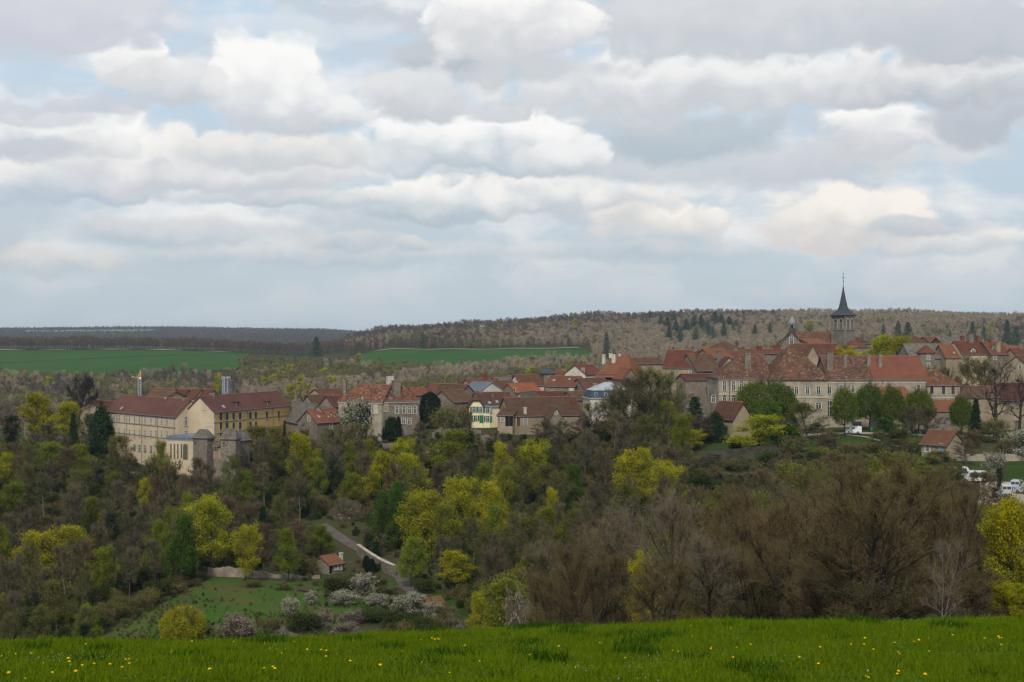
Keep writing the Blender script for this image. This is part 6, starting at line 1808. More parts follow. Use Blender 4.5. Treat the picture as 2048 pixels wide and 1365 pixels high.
h = H_('house', 'orange roofed house with thick grey chimney below the big brown roof').block(1424, 436, 1466, 440, 9, 716, 698, wall=st_grey, roof=roof_orange).chimney(1438, 702, 3.8, 1.3, face='slope')
h = H_('house', 'small grey gabled house in front of the abbey roof').block(1443, 424, 1475, 424, 10, 731, 714, base=760, wall=st_tan, roof=roof_brown, kind='front').win([(1460, 725)], w=0.6, h=0.6, bars=None)
h = H_('house', 'red roof squeezed between grey gable and abbey roof').block(1466, 452, 1505, 455, 9, 722, 703, wall=st_grey, roof=roof_red)
h = H_('house', 'long low red roof with two brick chimneys below the church gable').block(1505, 478, 1585, 484, 9, 708, 699, wall=st_grey, roof=roof_red).chimney(1519, 693, 2.0, 1.6, m=brick_m, pots=2).chimney(1550, 692, 1.8, 0.9, m=brick_m, pots=1).chimney(1558, 693, 1.5, 0.8, m=brick_m, pots=1)
h = H_('house', 'brown tiled lean-to barn left of the abbey end wall').block(1372, 402, 1440, 405, 7, 760, 748, base=800, wall=st_grey, roof=roof_dark)
# abbey
h = H_('abbey', 'long stone abbey with lichen covered roofs and pavilion roof', 'abbey')
h.block(1437, 385, 1540, 386, 15, 755, 711, base=868, wall=st_abbey, roof=roof_lichen, kind='hipl', hip=1.0, cornice=trim_m, ov=0.4)
h.win([(1449, 772), (1467, 772), (1483, 771)], w=0.95, h=2.6).win([(1449, 800), (1467, 800), (1427, 800)], w=1.0, h=1.2, arch=True)
h.band(789, 0.3, 0.15, m=trim_m).pipe(1459, m=mat('rust_pipe', (0.12, 0.08, 0.06)))
h.chimney(1495, 707, 4.5, 1.6, face='slope').chimney(1530, 712, 1.5, 0.9)
h.block(1541, 383.5, 1656, 384.5, 16, 756, 685, base=868, wall=st_abbey, roof=roof_lichen, kind='pyramid', cornice=trim_m, ov=0.45)
h.win([(1593, 781), (1615, 781), (1637, 781)], w=1.05, h=2.0, mull=1).win([(1562, 779), (1576, 779)], w=1.0, h=1.9).win([(1614, 813), (1637, 812), (1593, 813)], w=1.5, h=1.7, arch=False).band(795, 0.35, 0.16, m=trim_m)
h.win([(1614, 806)], w=2.4, h=0.4, arch=True, bars=None, pane=st_abbey, sill=False, name='relieving_arch')
h.block(1656.5, 387, 1852, 389, 13, 757, 713, base=868, wall=st_abbey, roof=roof_lichen, kind='gable', cornice=trim_m, ov=0.4)
b = h.blocks[-1]; L, W = b['L'], b['W']; s = b['s']; x0 = L * 0.455
m = MB().add([(x0, -.42, b['h'] - .42 * s + .075), (L + .41, -.42, b['h'] - .42 * s + .075), (L + .41, W / 2, b['h'] + b['r'] + .075), (x0 + .4, W / 2, b['h'] + b['r'] + .075),
              (x0, -.42, b['h'] - .42 * s + .12), (L + .41, -.42, b['h'] - .42 * s + .12), (L + .41, W / 2, b['h'] + b['r'] + .12), (x0 + .4, W / 2, b['h'] + b['r'] + .12)],
             [(0, 3, 2, 1), (4, 5, 6, 7), (0, 1, 5, 4), (1, 2, 6, 5), (2, 3, 7, 6), (3, 0, 4, 7)]); m.xf(b['M'])
prop(m.build('renewed_roof', roof_orange, b['roof']), 'newer orange tiled right half of the abbey roof')
h.win([(1659, 781), (1682, 778), (1706, 778), (1730, 779)], w=1.0, h=1.9).win([(1837, 778)], w=1.0, h=2.0).win([(1659, 818)], w=1.5, h=4.2, mull=1).win([(1682, 818)], w=1.3, h=2.4)
h.band(797, 0.3, 0.14, m=trim_m).band(766, 0.2, 0.1, m=trim_m).pipe(1850)
h.door(1714, 852, 2.6, 2.4, m=mat('dark_door', (0.06, 0.06, 0.07)))
h.chimney(1659, 706, 5.2, 1.6, face='slope').chimney(1690, 709, 4.0, 0.9, face='slope').chimney(1737, 709, 3.6, 0.9, face='slope').chimney(1760, 709, 4.0, 1.0, face='slope').chimney(1838, 711, 2.6, 1.0)
h.block(1760, 379, 1828, 380, 7, 802, 775, base=862, wall=st_abbey, roof=roof_orange, kind='shed')
h = H_('abbey_annex', 'stone annex with three tall dark windows right of the abbey', 'building').block(1854, 391, 1920, 392, 9, 770, 741, base=866, wall=st_abbey, roof=roof_old, kind='hipr', hip=1.0)
h.win([(1863.5, 780), (1887, 780.5), (1906, 781)], w=1.0, h=2.3, bars=None, frame=trim_m).chimney(1860, 739, 1.6, 0.9, m=st_tan)
h.band(796, 0.25, 0.1)
h = H_('lean_to', 'orange lean-to roof over garden wall right of the limes', 'shed').block(1856, 380, 1920, 381, 4.5, 822, 801, base=862, wall=st_grey, roof=roof_orange, kind='shed').win([(1894, 838)], w=1.0, h=0.5, bars=None, frame=trim_d)
h = H_('house', 'low house with brown roof right of the abbey annex').block(1922, 389, 1998, 391, 8, 795, 773, base=862, wall=st_tan, roof=roof_brown, kind='hipl', hip=0.8)
h = H_('barn', 'long dark roofed barn behind the gnarled tree at the right edge', 'barn').block(1990, 397, 2120, 400, 10, 800, 767, base=850, wall=st_tan, roof=roof_dark)
# upper right
h = H_('house', 'stone house with great grey slab roof behind the golden trees').block(1822, 448, 1896, 450, 11, 716, 688, base=745, wall=st_grey, roof=roof_stone)
h = H_('turret_house', 'stone house with stair turret under a red cone roof', 'house').block(1842, 440, 1870, 440, 4.5, 704, 690, base=752, wall=st_grey, roof=roof_red, kind='pyramid', ov=0.4).win([(1857, 715), (1857, 731)], w=0.8, h=1.5)
h = H_('house', 'brown hipped roof above the turret house').block(1824, 480, 1864, 483, 9, 687, 672, wall=st_grey, roof=roof_brown, kind='hip').chimney(1822, 667, 2.4, 1.2).chimney(1862, 666, 2.2, 1.6)
h.block(1860, 482, 1890, 484, 8, 686, 674, wall=st_grey, roof=roof_brown)
h = H_('house', 'grey slate roofed house with red end wall').block(1887, 465, 1927, 467, 8, 689, 675, base=720, wall=brick_m, roof=roof_stone).chimney(1925, 672, 3.0, 1.1, m=brick_m, pots=2).chimney(1886, 672, 1.6, 1.0)
h = H_('house', 'steep orange roofed house under the grey slate roof').block(1892, 446, 1924, 447, 9, 715, 690, base=752, wall=st_tan, roof=roof_orange).skylight(1908, 706, 0.8, 0.9)
h = H_('house', 'cream house with long red brown roof and white arched dormer').block(1925, 446, 1981, 449, 9, 708, 683, base=752, wall=st_cream, roof=roof_red)
h.dormer(1946, 704, 1.6, 1.5, roof=roof_brown, r=0.5).win([(1932.5, 721)], w=0.9, h=1.4).skylight(1970, 695, 1.0, 0.8).chimney(1940, 668, 3.6, 1.8).chimney(1955, 673, 2.2, 0.8, m=brick_m, pots=1).chimney(1964, 676, 1.8, 0.9)
h = H_('house', 'red roofed stone house with tall tan chimney at right').block(1982, 447, 2018, 449, 9, 708, 684, base=750, wall=st_grey, roof=roof_red).chimney(1996, 684, 3.6, 1.2, m=st_tan, face='slope').dormer(1987, 698, 1.5, 1.4, m=st_grey).win([(1989.5, 715)], w=1.0, h=1.4).chimney(1979, 681, 2.4, 1.0, m=brick_m)
h = H_('house', 'red roofs with stone gable at the right edge').block(2014, 452, 2075, 455, 9, 712, 692, base=750, wall=st_grey, roof=roof_orange).block(2038, 444, 2090, 447, 8, 716, 697, wall=st_tan, roof=roof_red).chimney(2040, 688, 2.0, 1.2)
h = H_('house', 'brown gabled house cut by the right edge').block(2004, 430, 2062, 424, 9, 737, 712, base=770, wall=st_tan, roof=roof_brown, kind='front').win([(2040, 735)], w=0.8, h=1.2)
# church
h = H_('church', 'church with square belfry, slate spire and lantern turret on the nave', 'church')
h.block(1560, 512, 1607, 510, 32, 690, 664, base=770, wall=st_grey, roof=roof_brown, kind='front', ov=0.3)
h.win([(1583, 682)], w=1.3, h=2.4, frame=st_white, bars=white_m)
b = h.blocks[-1]
m = MB().box(b['L'] / 2 - 1.2, b['L'] / 2 + 1.2, 1.0, 3.4, b['h'] + b['r'] - 1.0, b['h'] + b['r'] + 1.2)
m.xf(b['M']); m.build('turret_base', roof_slate, h.root)
zt = b['h'] + b['r'] + 1.2
for sx in (-1, 1):
    for sy in (-1, 1):
        m = MB().box(b['L'] / 2 + sx * 0.85 - .2, b['L'] / 2 + sx * 0.85 + .2, 2.2 + sy * 0.85 - .2, 2.2 + sy * 0.85 + .2, zt, zt + 1.7); m.xf(b['M']); m.build('turret_post', trim_d, h.root)
m = MB().box(b['L'] / 2 - .35, b['L'] / 2 + .35, 1.85, 2.55, zt, zt + 1.2); m.xf(b['M']); m.build('bell', dark_m, h.root)
m = MB().box(b['L'] / 2 - 1.3, b['L'] / 2 + 1.3, 0.9, 3.5, zt + 1.7, zt + 2.0).lathe([(1.15, zt + 2.0), (1.0, zt + 2.7), (0.75, zt + 3.3), (0.3, zt + 3.8), (0.09, zt + 4.2), (0.05, zt + 5.8)], 8, c=(b['L'] / 2, 2.2))
m.xf(b['M']); m.build('cupola', mat('lead', (0.24, 0.27, 0.28), rough=0.5), h.root)
h.block(1607.5, 514, 1690, 530, 12, 690, 664, base=770, wall=st_grey, roof=roof_old, kind='gable')
h.block(1622, 505, 1660, 508, 8, 688, 677, wall=st_grey, roof=roof_orange, kind='shed')
h.block(1697, 525, 1742, 531, 11, 687, 668, wall=st_grey, roof=roof_brown, kind='hipr')
h.block(1700, 515, 1740, 519, 7, 694, 682, wall=st_grey, roof=roof_red, kind='hip')
# belfry, set on the corner
st_tower = mat('tower_stone', (0.21, 0.19, 0.15), (0.14, 0.125, 0.1), scale=0.4, detail=8, c3=(0.12, 0.11, 0.09), scale3=1.2, t3=(.56, .7))
h.block(1664, 524, 1690, 519, 5.2, 632, None, base=700, wall=st_tower, roof=roof_slate, kind='flat', ov=0.35)
b = h.blocks[-1]; L, W, hh = b['L'], b['W'], b['h']
for f, n in (('front', L), ('right', W)):
    for c in (0.29, 0.71):
        w_, hw = n * 0.27, 2.0
        k = MB()
        pts = [(-w_ / 2, -2.6), (w_ / 2, -2.6), (w_ / 2, 0.4), (w_ * 0.3, 1.2), (0, 1.7), (-w_ * 0.3, 1.2), (-w_ / 2, 0.4)]
        k.prism(pts, -0.03, 0.1, 'y')
        p = Vector((n * c, 0, hh - 2.55)) if f == 'front' else Vector((L, n * c, hh - 2.55))
        fo = h.put(k, b, f, p, 'belfry_opening', dark_m)
        for i in range(6):
            k = MB().add([(-w_ / 2, -.22, -2.5 + i * .48), (w_ / 2, -.22, -2.5 + i * .48), (w_ / 2, -.03, -2.22 + i * .48), (-w_ / 2, -.03, -2.22 + i * .48),
                          (-w_ / 2, -.22, -2.44 + i * .48), (w_ / 2, -.22, -2.44 + i * .48), (w_ / 2, -.03, -2.16 + i * .48), (-w_ / 2, -.03, -2.16 + i * .48)],
                         [(0, 3, 2, 1), (4, 5, 6, 7), (0, 1, 5, 4), (1, 2, 6, 5), (2, 3, 7, 6), (3, 0, 4, 7)])
            h.put(k, b, f, p, 'louvre', mat('louvre_slate', (0.16, 0.15, 0.135)), fo)
        k = MB()
        for i in range(len(pts)):
            a, c2 = pts[i], pts[(i + 1) % len(pts)]
            k.tube((a[0], -.08, a[1]), (c2[0], -.08, c2[1]), 0.12, n=4)
        h.put(k, b, f, p, 'surround', trim_m, fo)
for z0 in (hh - 0.5, hh - 5.4):
    m = MB().box(-.18, L + .18, -.18, W + .18, z0, z0 + .3); m.xf(b['M']); m.build('string_course', trim_d, h.root)
for cx in (0.06, L - 0.06):
    for cy in (0.06, W - 0.06):
        m = MB().lathe([(0.42, 0), (0.42, hh - 0.6), (0.3, hh - 0.3)], 8, c=(cx, cy)); m.xf(b['M']); m.build('corner_shaft', st_tower, h.root)
# flared eight sided spire
m = MB(); o = 0.55
base = [(-o, -o), (L + o, -o), (L + o, W + o), (-o, W + o)]
zs = hh + 0.1; c = (L / 2, W / 2)
tip = (CY - 569) / F * 522 - b['Mw'].translation.z
rings = []
def octo(r, z, sq):
    out = []
    for k in range(8):
        a = -math.pi * 0.75 + k * math.pi / 4
        x, y = math.cos(a), math.sin(a)
        mxy = max(abs(x), abs(y))
        rr = (1 - sq) * 1.0 + sq / mxy
        out.append((c[0] + x * r * rr, c[1] + y * r * rr, z))
    return out
half = L / 2 + o
for r, z, sq in ((half, zs, 1.0), (half * 0.80, zs + 0.75, 0.85), (half * 0.56, zs + 1.9, 0.4), (half * 0.43, zs + 3.0, 0.1), (half * 0.31, zs + 5.2, 0.0), (half * 0.12, zs + (tip - zs) * 0.76, 0.0), (0.05, tip, 0.0)):
    rings.append(octo(r, z, sq))
vs = [p for r_ in rings for p in r_]
fs = [(j * 8 + i, j * 8 + (i + 1) % 8, (j + 1) * 8 + (i + 1) % 8, (j + 1) * 8 + i) for j in range(len(rings) - 1) for i in range(8)] + [tuple(range(7, -1, -1))]
m.add(vs, fs); m.xf(b['M']); m.build('spire', roof_slate, h.root)
m = MB().tube((c[0], c[1], tip - 0.3), (c[0], c[1], tip + 4.4), 0.10, 0.07, 5).tube((c[0] - 0.75, c[1], tip + 2.6), (c[0] + 0.75, c[1], tip + 2.6), 0.08, n=5).lathe([(0.05, tip + 0.9), (0.24, tip + 1.05), (0.24, tip + 1.2), (0.05, tip + 1.4)], 8, c=c).lathe([(0.03, tip + 3.9), (0.18, tip + 4.05), (0.03, tip + 4.25)], 6, c=c)
m.xf(b['M']); m.build('cross', mat('iron', (0.05, 0.05, 0.055), rough=0.6), h.root)
h = H_('house', 'dark mottled roof with small grey gable before the church').block(1600, 474, 1684, 476, 10, 710, 688, base=760, wall=st_grey, roof=roof_dark)
h.block(1615, 462, 1636, 462, 9, 712, 691, wall=st_tan, roof=roof_old, kind='front').chimney(1631, 708, 1.5, 0.7, bi=0)
# right below: small house, shed, walls
h = H_('small_house', 'small tan house with red roof, blue door and white window', 'house').block(1843, 330, 1893, 324, 6.0, 885, 862, base=910, wall=st_tan, roof=roof_red, ov=0.45)
h.door(1882, 897, 0.8, 2.0, m=blue_p).win([(1855, 897)], w=1.3, h=1.5, frame=white_m, mull=2).win([(1869, 899)], w=0.55, h=0.6, frame=brick_m)
h = H_('shed', 'low shed with dark red roof under the abbey left corner', 'shed').block(1423, 374, 1466, 367, 6.5, 833, 804, base=862, wall=st_tan, roof=roof_dark, ov=0.5).win([(1444, 846)], w=0.8, h=0.9)
h = H_('cottage', 'tiny stone cottage with orange roof beside the lane', 'cottage').block(659, 280, 686, 283, 4.6, 1129, 1111, base=1150, wall=st_grey, roof=roof_orange, ov=0.3).win([(672, 1134), (680, 1134)], w=0.7, h=1.0).hole(661.5, 1140, 0.7, 1.5, name='doorway').chimney(682, 1106, 1.8, 0.6, m=st_white)
h = H_('hut', 'little wooden hut with mossy tile roof between blossoming trees', 'hut').block(846, 237, 858, 236, 3.2, 1206, 1196, base=1240, wall=mat('grey_planks', (0.17, 0.15, 0.125), (0.12, 0.105, 0.09), scale=1, stretch=(6, 1, 0.5)), roof=mat('moss_tiles', (0.17, 0.12, 0.03), (0.14, 0.06, 0.035), scale=1.2), kind='front', ov=0.3).hole(847.5, 1215, 0.4, 1.0, name='doorway')


# ------------------------------------------------------------------ walls
def wall(label, pts, hgt, th=0.5, m=st_grey, cope=None, name='stone_wall', hts=None, rag=0.0, cat='wall', sink=0.8):
    """A stone wall along (px, D) points, following the ground; optional coping stones."""
    P = [on_ground(px, D) for px, D in pts]
    root = empty(name, P[0]); prop(root, label, cat)
    hs = hts or [hgt] * len(P)
    m1, m2 = MB(), MB()
    r = random.Random(hash(label) % 1000)
    for i in range(len(P) - 1):
        a, b = P[i], P[i + 1]
        d = (b - a); d.z = 0
        n = Vector((-d.y, d.x, 0)).normalized() * th / 2
        k = max(1, int(d.length / 1.0))
        for j in range(k):
            p, q = a.lerp(b, j / k) - P[0], a.lerp(b, (j + 1) / k) - P[0]
            ha = hs[i] + (hs[i + 1] - hs[i]) * j / k + r.uniform(-rag, rag); hb = hs[i] + (hs[i + 1] - hs[i]) * (j + 1) / k + r.uniform(-rag, rag)
            vs = [p - n + Vector((0, 0, -sink)), q - n + Vector((0, 0, -sink)), q + n + Vector((0, 0, -sink)), p + n + Vector((0, 0, -sink)), p - n + Vector((0, 0, ha)), q - n + Vector((0, 0, hb)), q + n + Vector((0, 0, hb)), p + n + Vector((0, 0, ha))]
            fs = [(0, 3, 2, 1), (4, 5, 6, 7), (0, 1, 5, 4), (1, 2, 6, 5), (2, 3, 7, 6), (3, 0, 4, 7)]
            m1.add(vs, fs)
            if cope is not None:
                e = n * 1.25; g = (q - p) * 0.04
                vs = [p + g - e + Vector((0, 0, ha + .01)), q - g - e + Vector((0, 0, hb + .01)), q - g + e + Vector((0, 0, hb + .01)), p + g + e + Vector((0, 0, ha + .01)), p + g - e + Vector((0, 0, ha + .16)), q - g - e + Vector((0, 0, hb + .16)), q - g + e + Vector((0, 0, hb + .16)), p + g + e + Vector((0, 0, ha + .16))]
                o = MB().add(vs, fs); o.build('coping_stone', cope, root)
    m1.build('masonry', m, root)
    return root


wall('stone lane wall with pale coping running down beside the gravel lane', [(716, 293), (738, 288), (760, 283), (778, 279), (789, 277)], 2.1, 0.6, cope=trim_m)
wall('long ruined garden wall at the head of the pasture', [(416, 273), (460, 273), (505, 273), (540, 274), (580, 275), (640, 276)], 1.7, 0.6, m=mat('wall_pale', (0.36, 0.3, 0.235), (0.2, 0.17, 0.12), scale=0.5, detail=8), hts=[1.5, 1.9, 1.5, 0.9, 0.6, 0.5], rag=0.25)
wall('broken stone terrace wall below the clipped yew', [(866, 376), (884, 374), (907, 375)], 2.4, 0.7, hts=[1.2, 2.8, 2.2], rag=0.5)
wall('old garden wall with plastered bay before the white house', [(908, 376), (930, 377), (962, 377)], 1.8, 0.6, hts=[2.2, 1.9, 1.5], rag=0.15)
wall('leaning stone retaining wall below the white house', [(962, 372), (980, 371), (1002, 372)], 2.4, 0.8, hts=[1.8, 2.3, 2.2], rag=0.3)
wall('low pale wall crossing the terraces under the manor', [(812, 362), (842, 364), (900, 367), (960, 370)], 0.5, 0.5, m=MATS['wall_pale'], rag=0.15)
wall('stone wall under the dark shrubs at the manor foot', [(765, 368), (798, 367)], 2.0, 0.6, m=st_grey)
wall('ivy stained retaining wall with dark doorway under the lawn terrace', [(1405, 343), (1440, 343), (1500, 344), (1560, 345)], 3.0, 0.8, m=mat('wall_dark', (0.085, 0.075, 0.06), (0.04, 0.038, 0.03), scale=0.5, detail=8))
d = MB().box(-1.0, 1.0, -0.5, -0.36, -1.0, 1.0); g = at(1430, 918, 342.6); o = d.build('wall_recess', dark_m, None, g); prop(o, 'dark doorway recess in the retaining wall under the lawn terrace', 'doorway')
wall('low pale stone wall above the car park', [(1912, 322), (1945, 321), (1985, 320), (2030, 320), (2110, 321)], 1.5, 0.6, m=mat('wall_beige', (0.40, 0.35, 0.27), (0.3, 0.26, 0.2), scale=0.6, detail=8), rag=0.06)
wall('tall abbey garden wall behind the limes', [(1790, 383), (1860, 383.5), (1925, 384)], 4.5, 0.6, m=st_grey)
wall('long garden wall behind the black spruce', [(1925, 377), (1990, 378), (2110, 380)], 2.6, 0.6, m=st_tan)
wall('concrete ramp wall under the cream building', [(262, 356), (300, 354), (312, 352)], 2.2, 0.5, m=st_tan)
# ------------------------------------------------------------------ things about the village
def van(label, loc, rz, paint, L=5.0, W=1.95, H=2.0, kind='van', cat='van', nose=0.9, hood=1.15, rear_glass=True, side_glass=True, name='van'):
    """x forward, y left. A side profile pulled across, with pinched upper sides, glass, wheels and lamps."""
    root = empty(name, loc, rz); prop(root, label, cat)
    g = 0.28
    a = L / 2
    if kind == 'car':
        prof = [(-a, g), (a, g), (a + .04, .55), (a - .1, .78), (a - 1.15, .95), (a - 1.75, H - .1), (a - 2.2, H), (-a + .95, H), (-a + .35, H - .12), (-a + .05, 1.0), (-a - .03, .6)]
    else:
        prof = [(-a, g), (a, g), (a + .05, .6), (a - .05, hood - .1), (a - nose, hood + .05), (a - nose - .75, H - .12), (a - nose - 1.05, H), (-a + .18, H), (-a, H - .12), (-a - .02, 1.1)]
    n = len(prof); mb = MB(); vs = []
    for sg in (-1, 1):
        for x, z in prof:
            w = W / 2 - (0.13 * max(0, (z - 1.0)) / max(0.1, H - 1.0))
            vs.append((x, sg * w, z))
    mb.add(vs, [tuple(range(n)), tuple(range(2 * n - 1, n - 1, -1))] + [(i, n + i, n + (i + 1) % n, (i + 1) % n) for i in range(n)])
    body = mb.build('body', paint, root)
    bm_ = body.modifiers.new('edge', 'BEVEL'); bm_.width = 0.06; bm_.segments = 2; bm_.limit_method = 'ANGLE'
    tyre = mat('tyre', (0.018, 0.018, 0.019)); rim = mat('wheel_rim', (0.3, 0.3, 0.31), rough=0.4, metal=0.6)
    for x in (a - 0.95, -a + 0.95):
        for sg in (-1, 1):
            m = MB(); y = sg * (W / 2 - 0.08)
            m.tube((x, y - .11, .33), (x, y + .11, .33), .33, n=14)
            wo = m.build('wheel', tyre, root)
            m = MB().tube((x, y + sg * .115, .33), (x, y + sg * .125, .33), .2, n=10); m.build('rim', rim, wo)
    if kind == 'car': wz, wx0, wx1 = (1.0, H - .14), -a + .6, a - 1.65
    else: wz, wx0, wx1 = (hood + .12, H - .3), -a + .3, a - nose - .75
    yw = lambda z: W / 2 - 0.13 * (z - 1.0) / max(.1, H - 1.0) + 0.012
    if side_glass:
        k = 3
        for i in range(k):
            x0 = wx0 + (wx1 - wx0) * i / k + .06; x1 = wx0 + (wx1 - wx0) * (i + 1) / k - .06
            for sg in (-1, 1):
                q = [(x0, sg * yw(wz[0]), wz[0]), (x1, sg * yw(wz[0]), wz[0]), (x1 - (.25 if i == k - 1 else 0), sg * yw(wz[1]), wz[1]), (x0, sg * yw(wz[1]), wz[1])]
                m = MB().add(q + [(x, y - sg * .03, z) for x, y, z in q], [(0, 1, 2, 3), (7, 6, 5, 4), (0, 4, 5, 1), (1, 5, 6, 2), (2, 6, 7, 3), (3, 7, 4, 0)]); m.build('side_window', glass_m, root)
    else:
        for sg in (-1, 1):
            q = [(wx1 - .9, sg * yw(wz[0]), wz[0]), (wx1 + .05, sg * yw(wz[0]), wz[0]), (wx1 - .3, sg * yw(wz[1]), wz[1]), (wx1 - .9, sg * yw(wz[1]), wz[1])]
            m = MB().add(q + [(x, y - sg * .03, z) for x, y, z in q], [(0, 1, 2, 3), (7, 6, 5, 4), (0, 4, 5, 1), (1, 5, 6, 2), (2, 6, 7, 3), (3, 7, 4, 0)]); m.build('side_window', glass_m, root)
    i0 = 4; p, q = prof[i0], prof[i0 + 1]
    d = Vector((q[0] - p[0], q[1] - p[1])); nn = Vector((d.y, -d.x)).normalized() * 0.015
    u0, u1 = Vector(p) + d * .08 + nn, Vector(p) + d * .95 + nn
    m = MB().add([(u0.x, -W * .42, u0.y), (u0.x, W * .42, u0.y), (u1.x, W * .39, u1.y), (u1.x, -W * .39, u1.y), (u0.x - .04, -W * .42, u0.y - .03), (u0.x - .04, W * .42, u0.y - .03), (u1.x - .04, W * .39, u1.y - .03), (u1.x - .04, -W * .39, u1.y - .03)],
                 [(0, 1, 2, 3), (7, 6, 5, 4), (0, 4, 5, 1), (1, 5, 6, 2), (2, 6, 7, 3), (3, 7, 4, 0)]); m.build('windscreen', glass_m, root)
    if rear_glass:
        for sg in (-1, 1):
            m = MB().box(-a - .035, -a + .1, min(sg * .06, sg * W * .38), max(sg * .06, sg * W * .38), H * .62, H * .86); m.build('rear_window', glass_m, root)
    lampm = mat('headlamp', (0.6, 0.62, 0.62), rough=0.2); red = mat('tail_lamp', (0.4, 0.02, 0.015), rough=0.3)
    for sg in (-1, 1):
        MB().box(a - .06, a + .06, sg * W * .36 - .16, sg * W * .36 + .16, .68, .84).build('headlight', lampm, root)
        MB().box(-a - .05, -a + .06, sg * W * .43 - .07, sg * W * .43 + .07, .8, 1.15).build('tail_light', red, root)
    for x, s_ in ((a + .02, 1), (-a - .02, -1)):
        MB().box(x - .08, x + .08, -W * .46, W * .46, .34, .56).build('bumper', mat('bumper_plastic', (0.05, 0.05, 0.05)), root)
    MB().box(-a - .07, -a - .02, -.26, .26, .62, .73).build('number_plate', white_m, root)
    return root


pw = mat('paint_white', (0.72, 0.73, 0.72), rough=0.35, spec=0.5)
psil = mat('paint_silver', (0.40, 0.44, 0.48), rough=0.35, spec=0.5)
pgr = mat('paint_pale_grey', (0.46, 0.48, 0.48), rough=0.4, spec=0.5)
pdk = mat('paint_dark_blue', (0.045, 0.06, 0.085), rough=0.3, spec=0.5)
van('white panel van parked under the limes in front of the abbey', on_ground(1706, 366, .22), math.radians(172), pw, L=4.2, H=1.95, side_glass=False)
van('silver people carrier parked on the pale gravel at the right edge', on_ground(2034, 283, .15), math.radians(62), psil, L=4.8, H=1.95)
van('pale grey panel van with two rear windows in the car park', on_ground(2012, 275, .15), math.radians(75), pgr, L=4.9, H=2.2, side_glass=False)
van('dark car half hidden by the golden tree at the right edge', on_ground(2007, 266, .15), math.radians(28), pdk, L=4.2, H=1.45, kind='car', cat='car', name='parked_car')
van('pale blue grey hatchback behind the leafing tree at the right edge', on_ground(2050, 277, .15), math.radians(130), psil, L=4.0, H=1.5, kind='car', cat='car', name='parked_car')
van('white motorhome with rounded roof behind bushes under the grass bank', on_ground(1920, 296, .1), math.radians(8), pw, L=6.0, H=2.7, hood=1.3, name='motorhome')
van('white camper half hidden by the bushes right of the motorhome', on_ground(1948, 293, .1), math.radians(165), pw, L=5.2, H=2.3, name='camper_van')

# stone blocks, table, bin and sign on the promenade
for k, (px, D) in enumerate(((1764, 371.2), (1795, 371.2), (1818, 371.2), (1839, 371.2))):
    o = MB().box(-.55, .55, -.3, .3, -.2, .75); o = o.build('stone_block', trim_m, None, on_ground(px, D))
    bv = o.modifiers.new('worn', 'BEVEL'); bv.width = 0.06; bv.segments = 2
    prop(o, ('pale stone block between white van and picnic table, leftmost of four', 'pale stone block on the drive edge, second of four', 'pale stone block just left of the green picnic table', 'pale stone block just right of the green picnic table')[k], 'stone block', 'stone blocks along the drive')
r_ = empty('picnic_table', on_ground(1828, 363)); prop(r_, 'green picnic table on the grass before the stone blocks', 'table')
pg = mat('green_wood', (0.03, 0.075, 0.05))
MB().box(-.9, .9, -.38, .38, .72, .78).build('table_top', pg, r_)
for y in (-.8, .8): MB().box(-.9, .9, y - .15, y + .15, .42, .47).build('bench', pg, r_)
for x in (-.65, .65): MB().tube((x, -.85, 0), (x, .25, .72), .05, n=4).tube((x, .85, 0), (x, -.25, .72), .05, n=4).box(x - .04, x + .04, -.9, .9, .36, .42).build('trestle', pg, r_)
r_ = empty('litter_bin', on_ground(1743, 372)); prop(r_, 'green wheeled bin beside the big clipped lime', 'bin')
gp = mat('bin_green', (0.02, 0.20, 0.08))
MB().prism([(-.3, .1), (.3, .1), (.38, 1.2), (-.38, 1.2)], -.3, .3, 'y').build('body', gp, r_)
MB().box(-.42, .42, -.36, .36, 1.2, 1.3).build('lid', gp, r_)
for x in (-.25, .25): MB().tube((x - .04, .25, .1), (x + .04, .25, .1), .1, n=8).build('wheel', dark_m, r_)
r_ = empty('road_sign', on_ground(1889.5, 378.3)); prop(r_, 'round blue no parking sign with red rim by the garden wall', 'sign')
MB().tube((0, 0, 0), (0, 0, 2.5), .035, n=6).build('post', gutter_m, r_)
MB().tube((0, -.05, 2.3), (0, -.08, 2.3), .42, n=20).build('rim', mat('sign_red', (0.5, 0.02, 0.02)), r_)
MB().tube((0, -.085, 2.3), (0, -.1, 2.3), .33, n=20).build('face', mat('sign_blue', (0.02, 0.06, 0.35)), r_)
m = MB().box(-.36, .36, -.115, -.104, -.045, .045); m.xf(Matrix.Translation((0, 0, 2.3)) @ Matrix.Rotation(math.radians(45), 4, 'Y')); m.build('bar', MATS['sign_red'], r_)
for k, (px, D, hh, lb) in enumerate(((1704, 362, 4.2, 'slim dark lamp post in front of the white van'), (1813, 360, 5.2, 'slim dark lamp post right of the low green tree'))):
    r_ = empty('lamp_post', on_ground(px, D)); prop(r_, lb, 'lamp post')
    MB().lathe([(.12, 0), (.12, .3), (.06, .5), (.045, hh)], 8).build('pole', MATS['iron'], r_)
    MB().lathe([(.05, hh), (.16, hh + .1), (.2, hh + .4), (.03, hh + .55)], 8).build('lantern', MATS['iron'], r_)

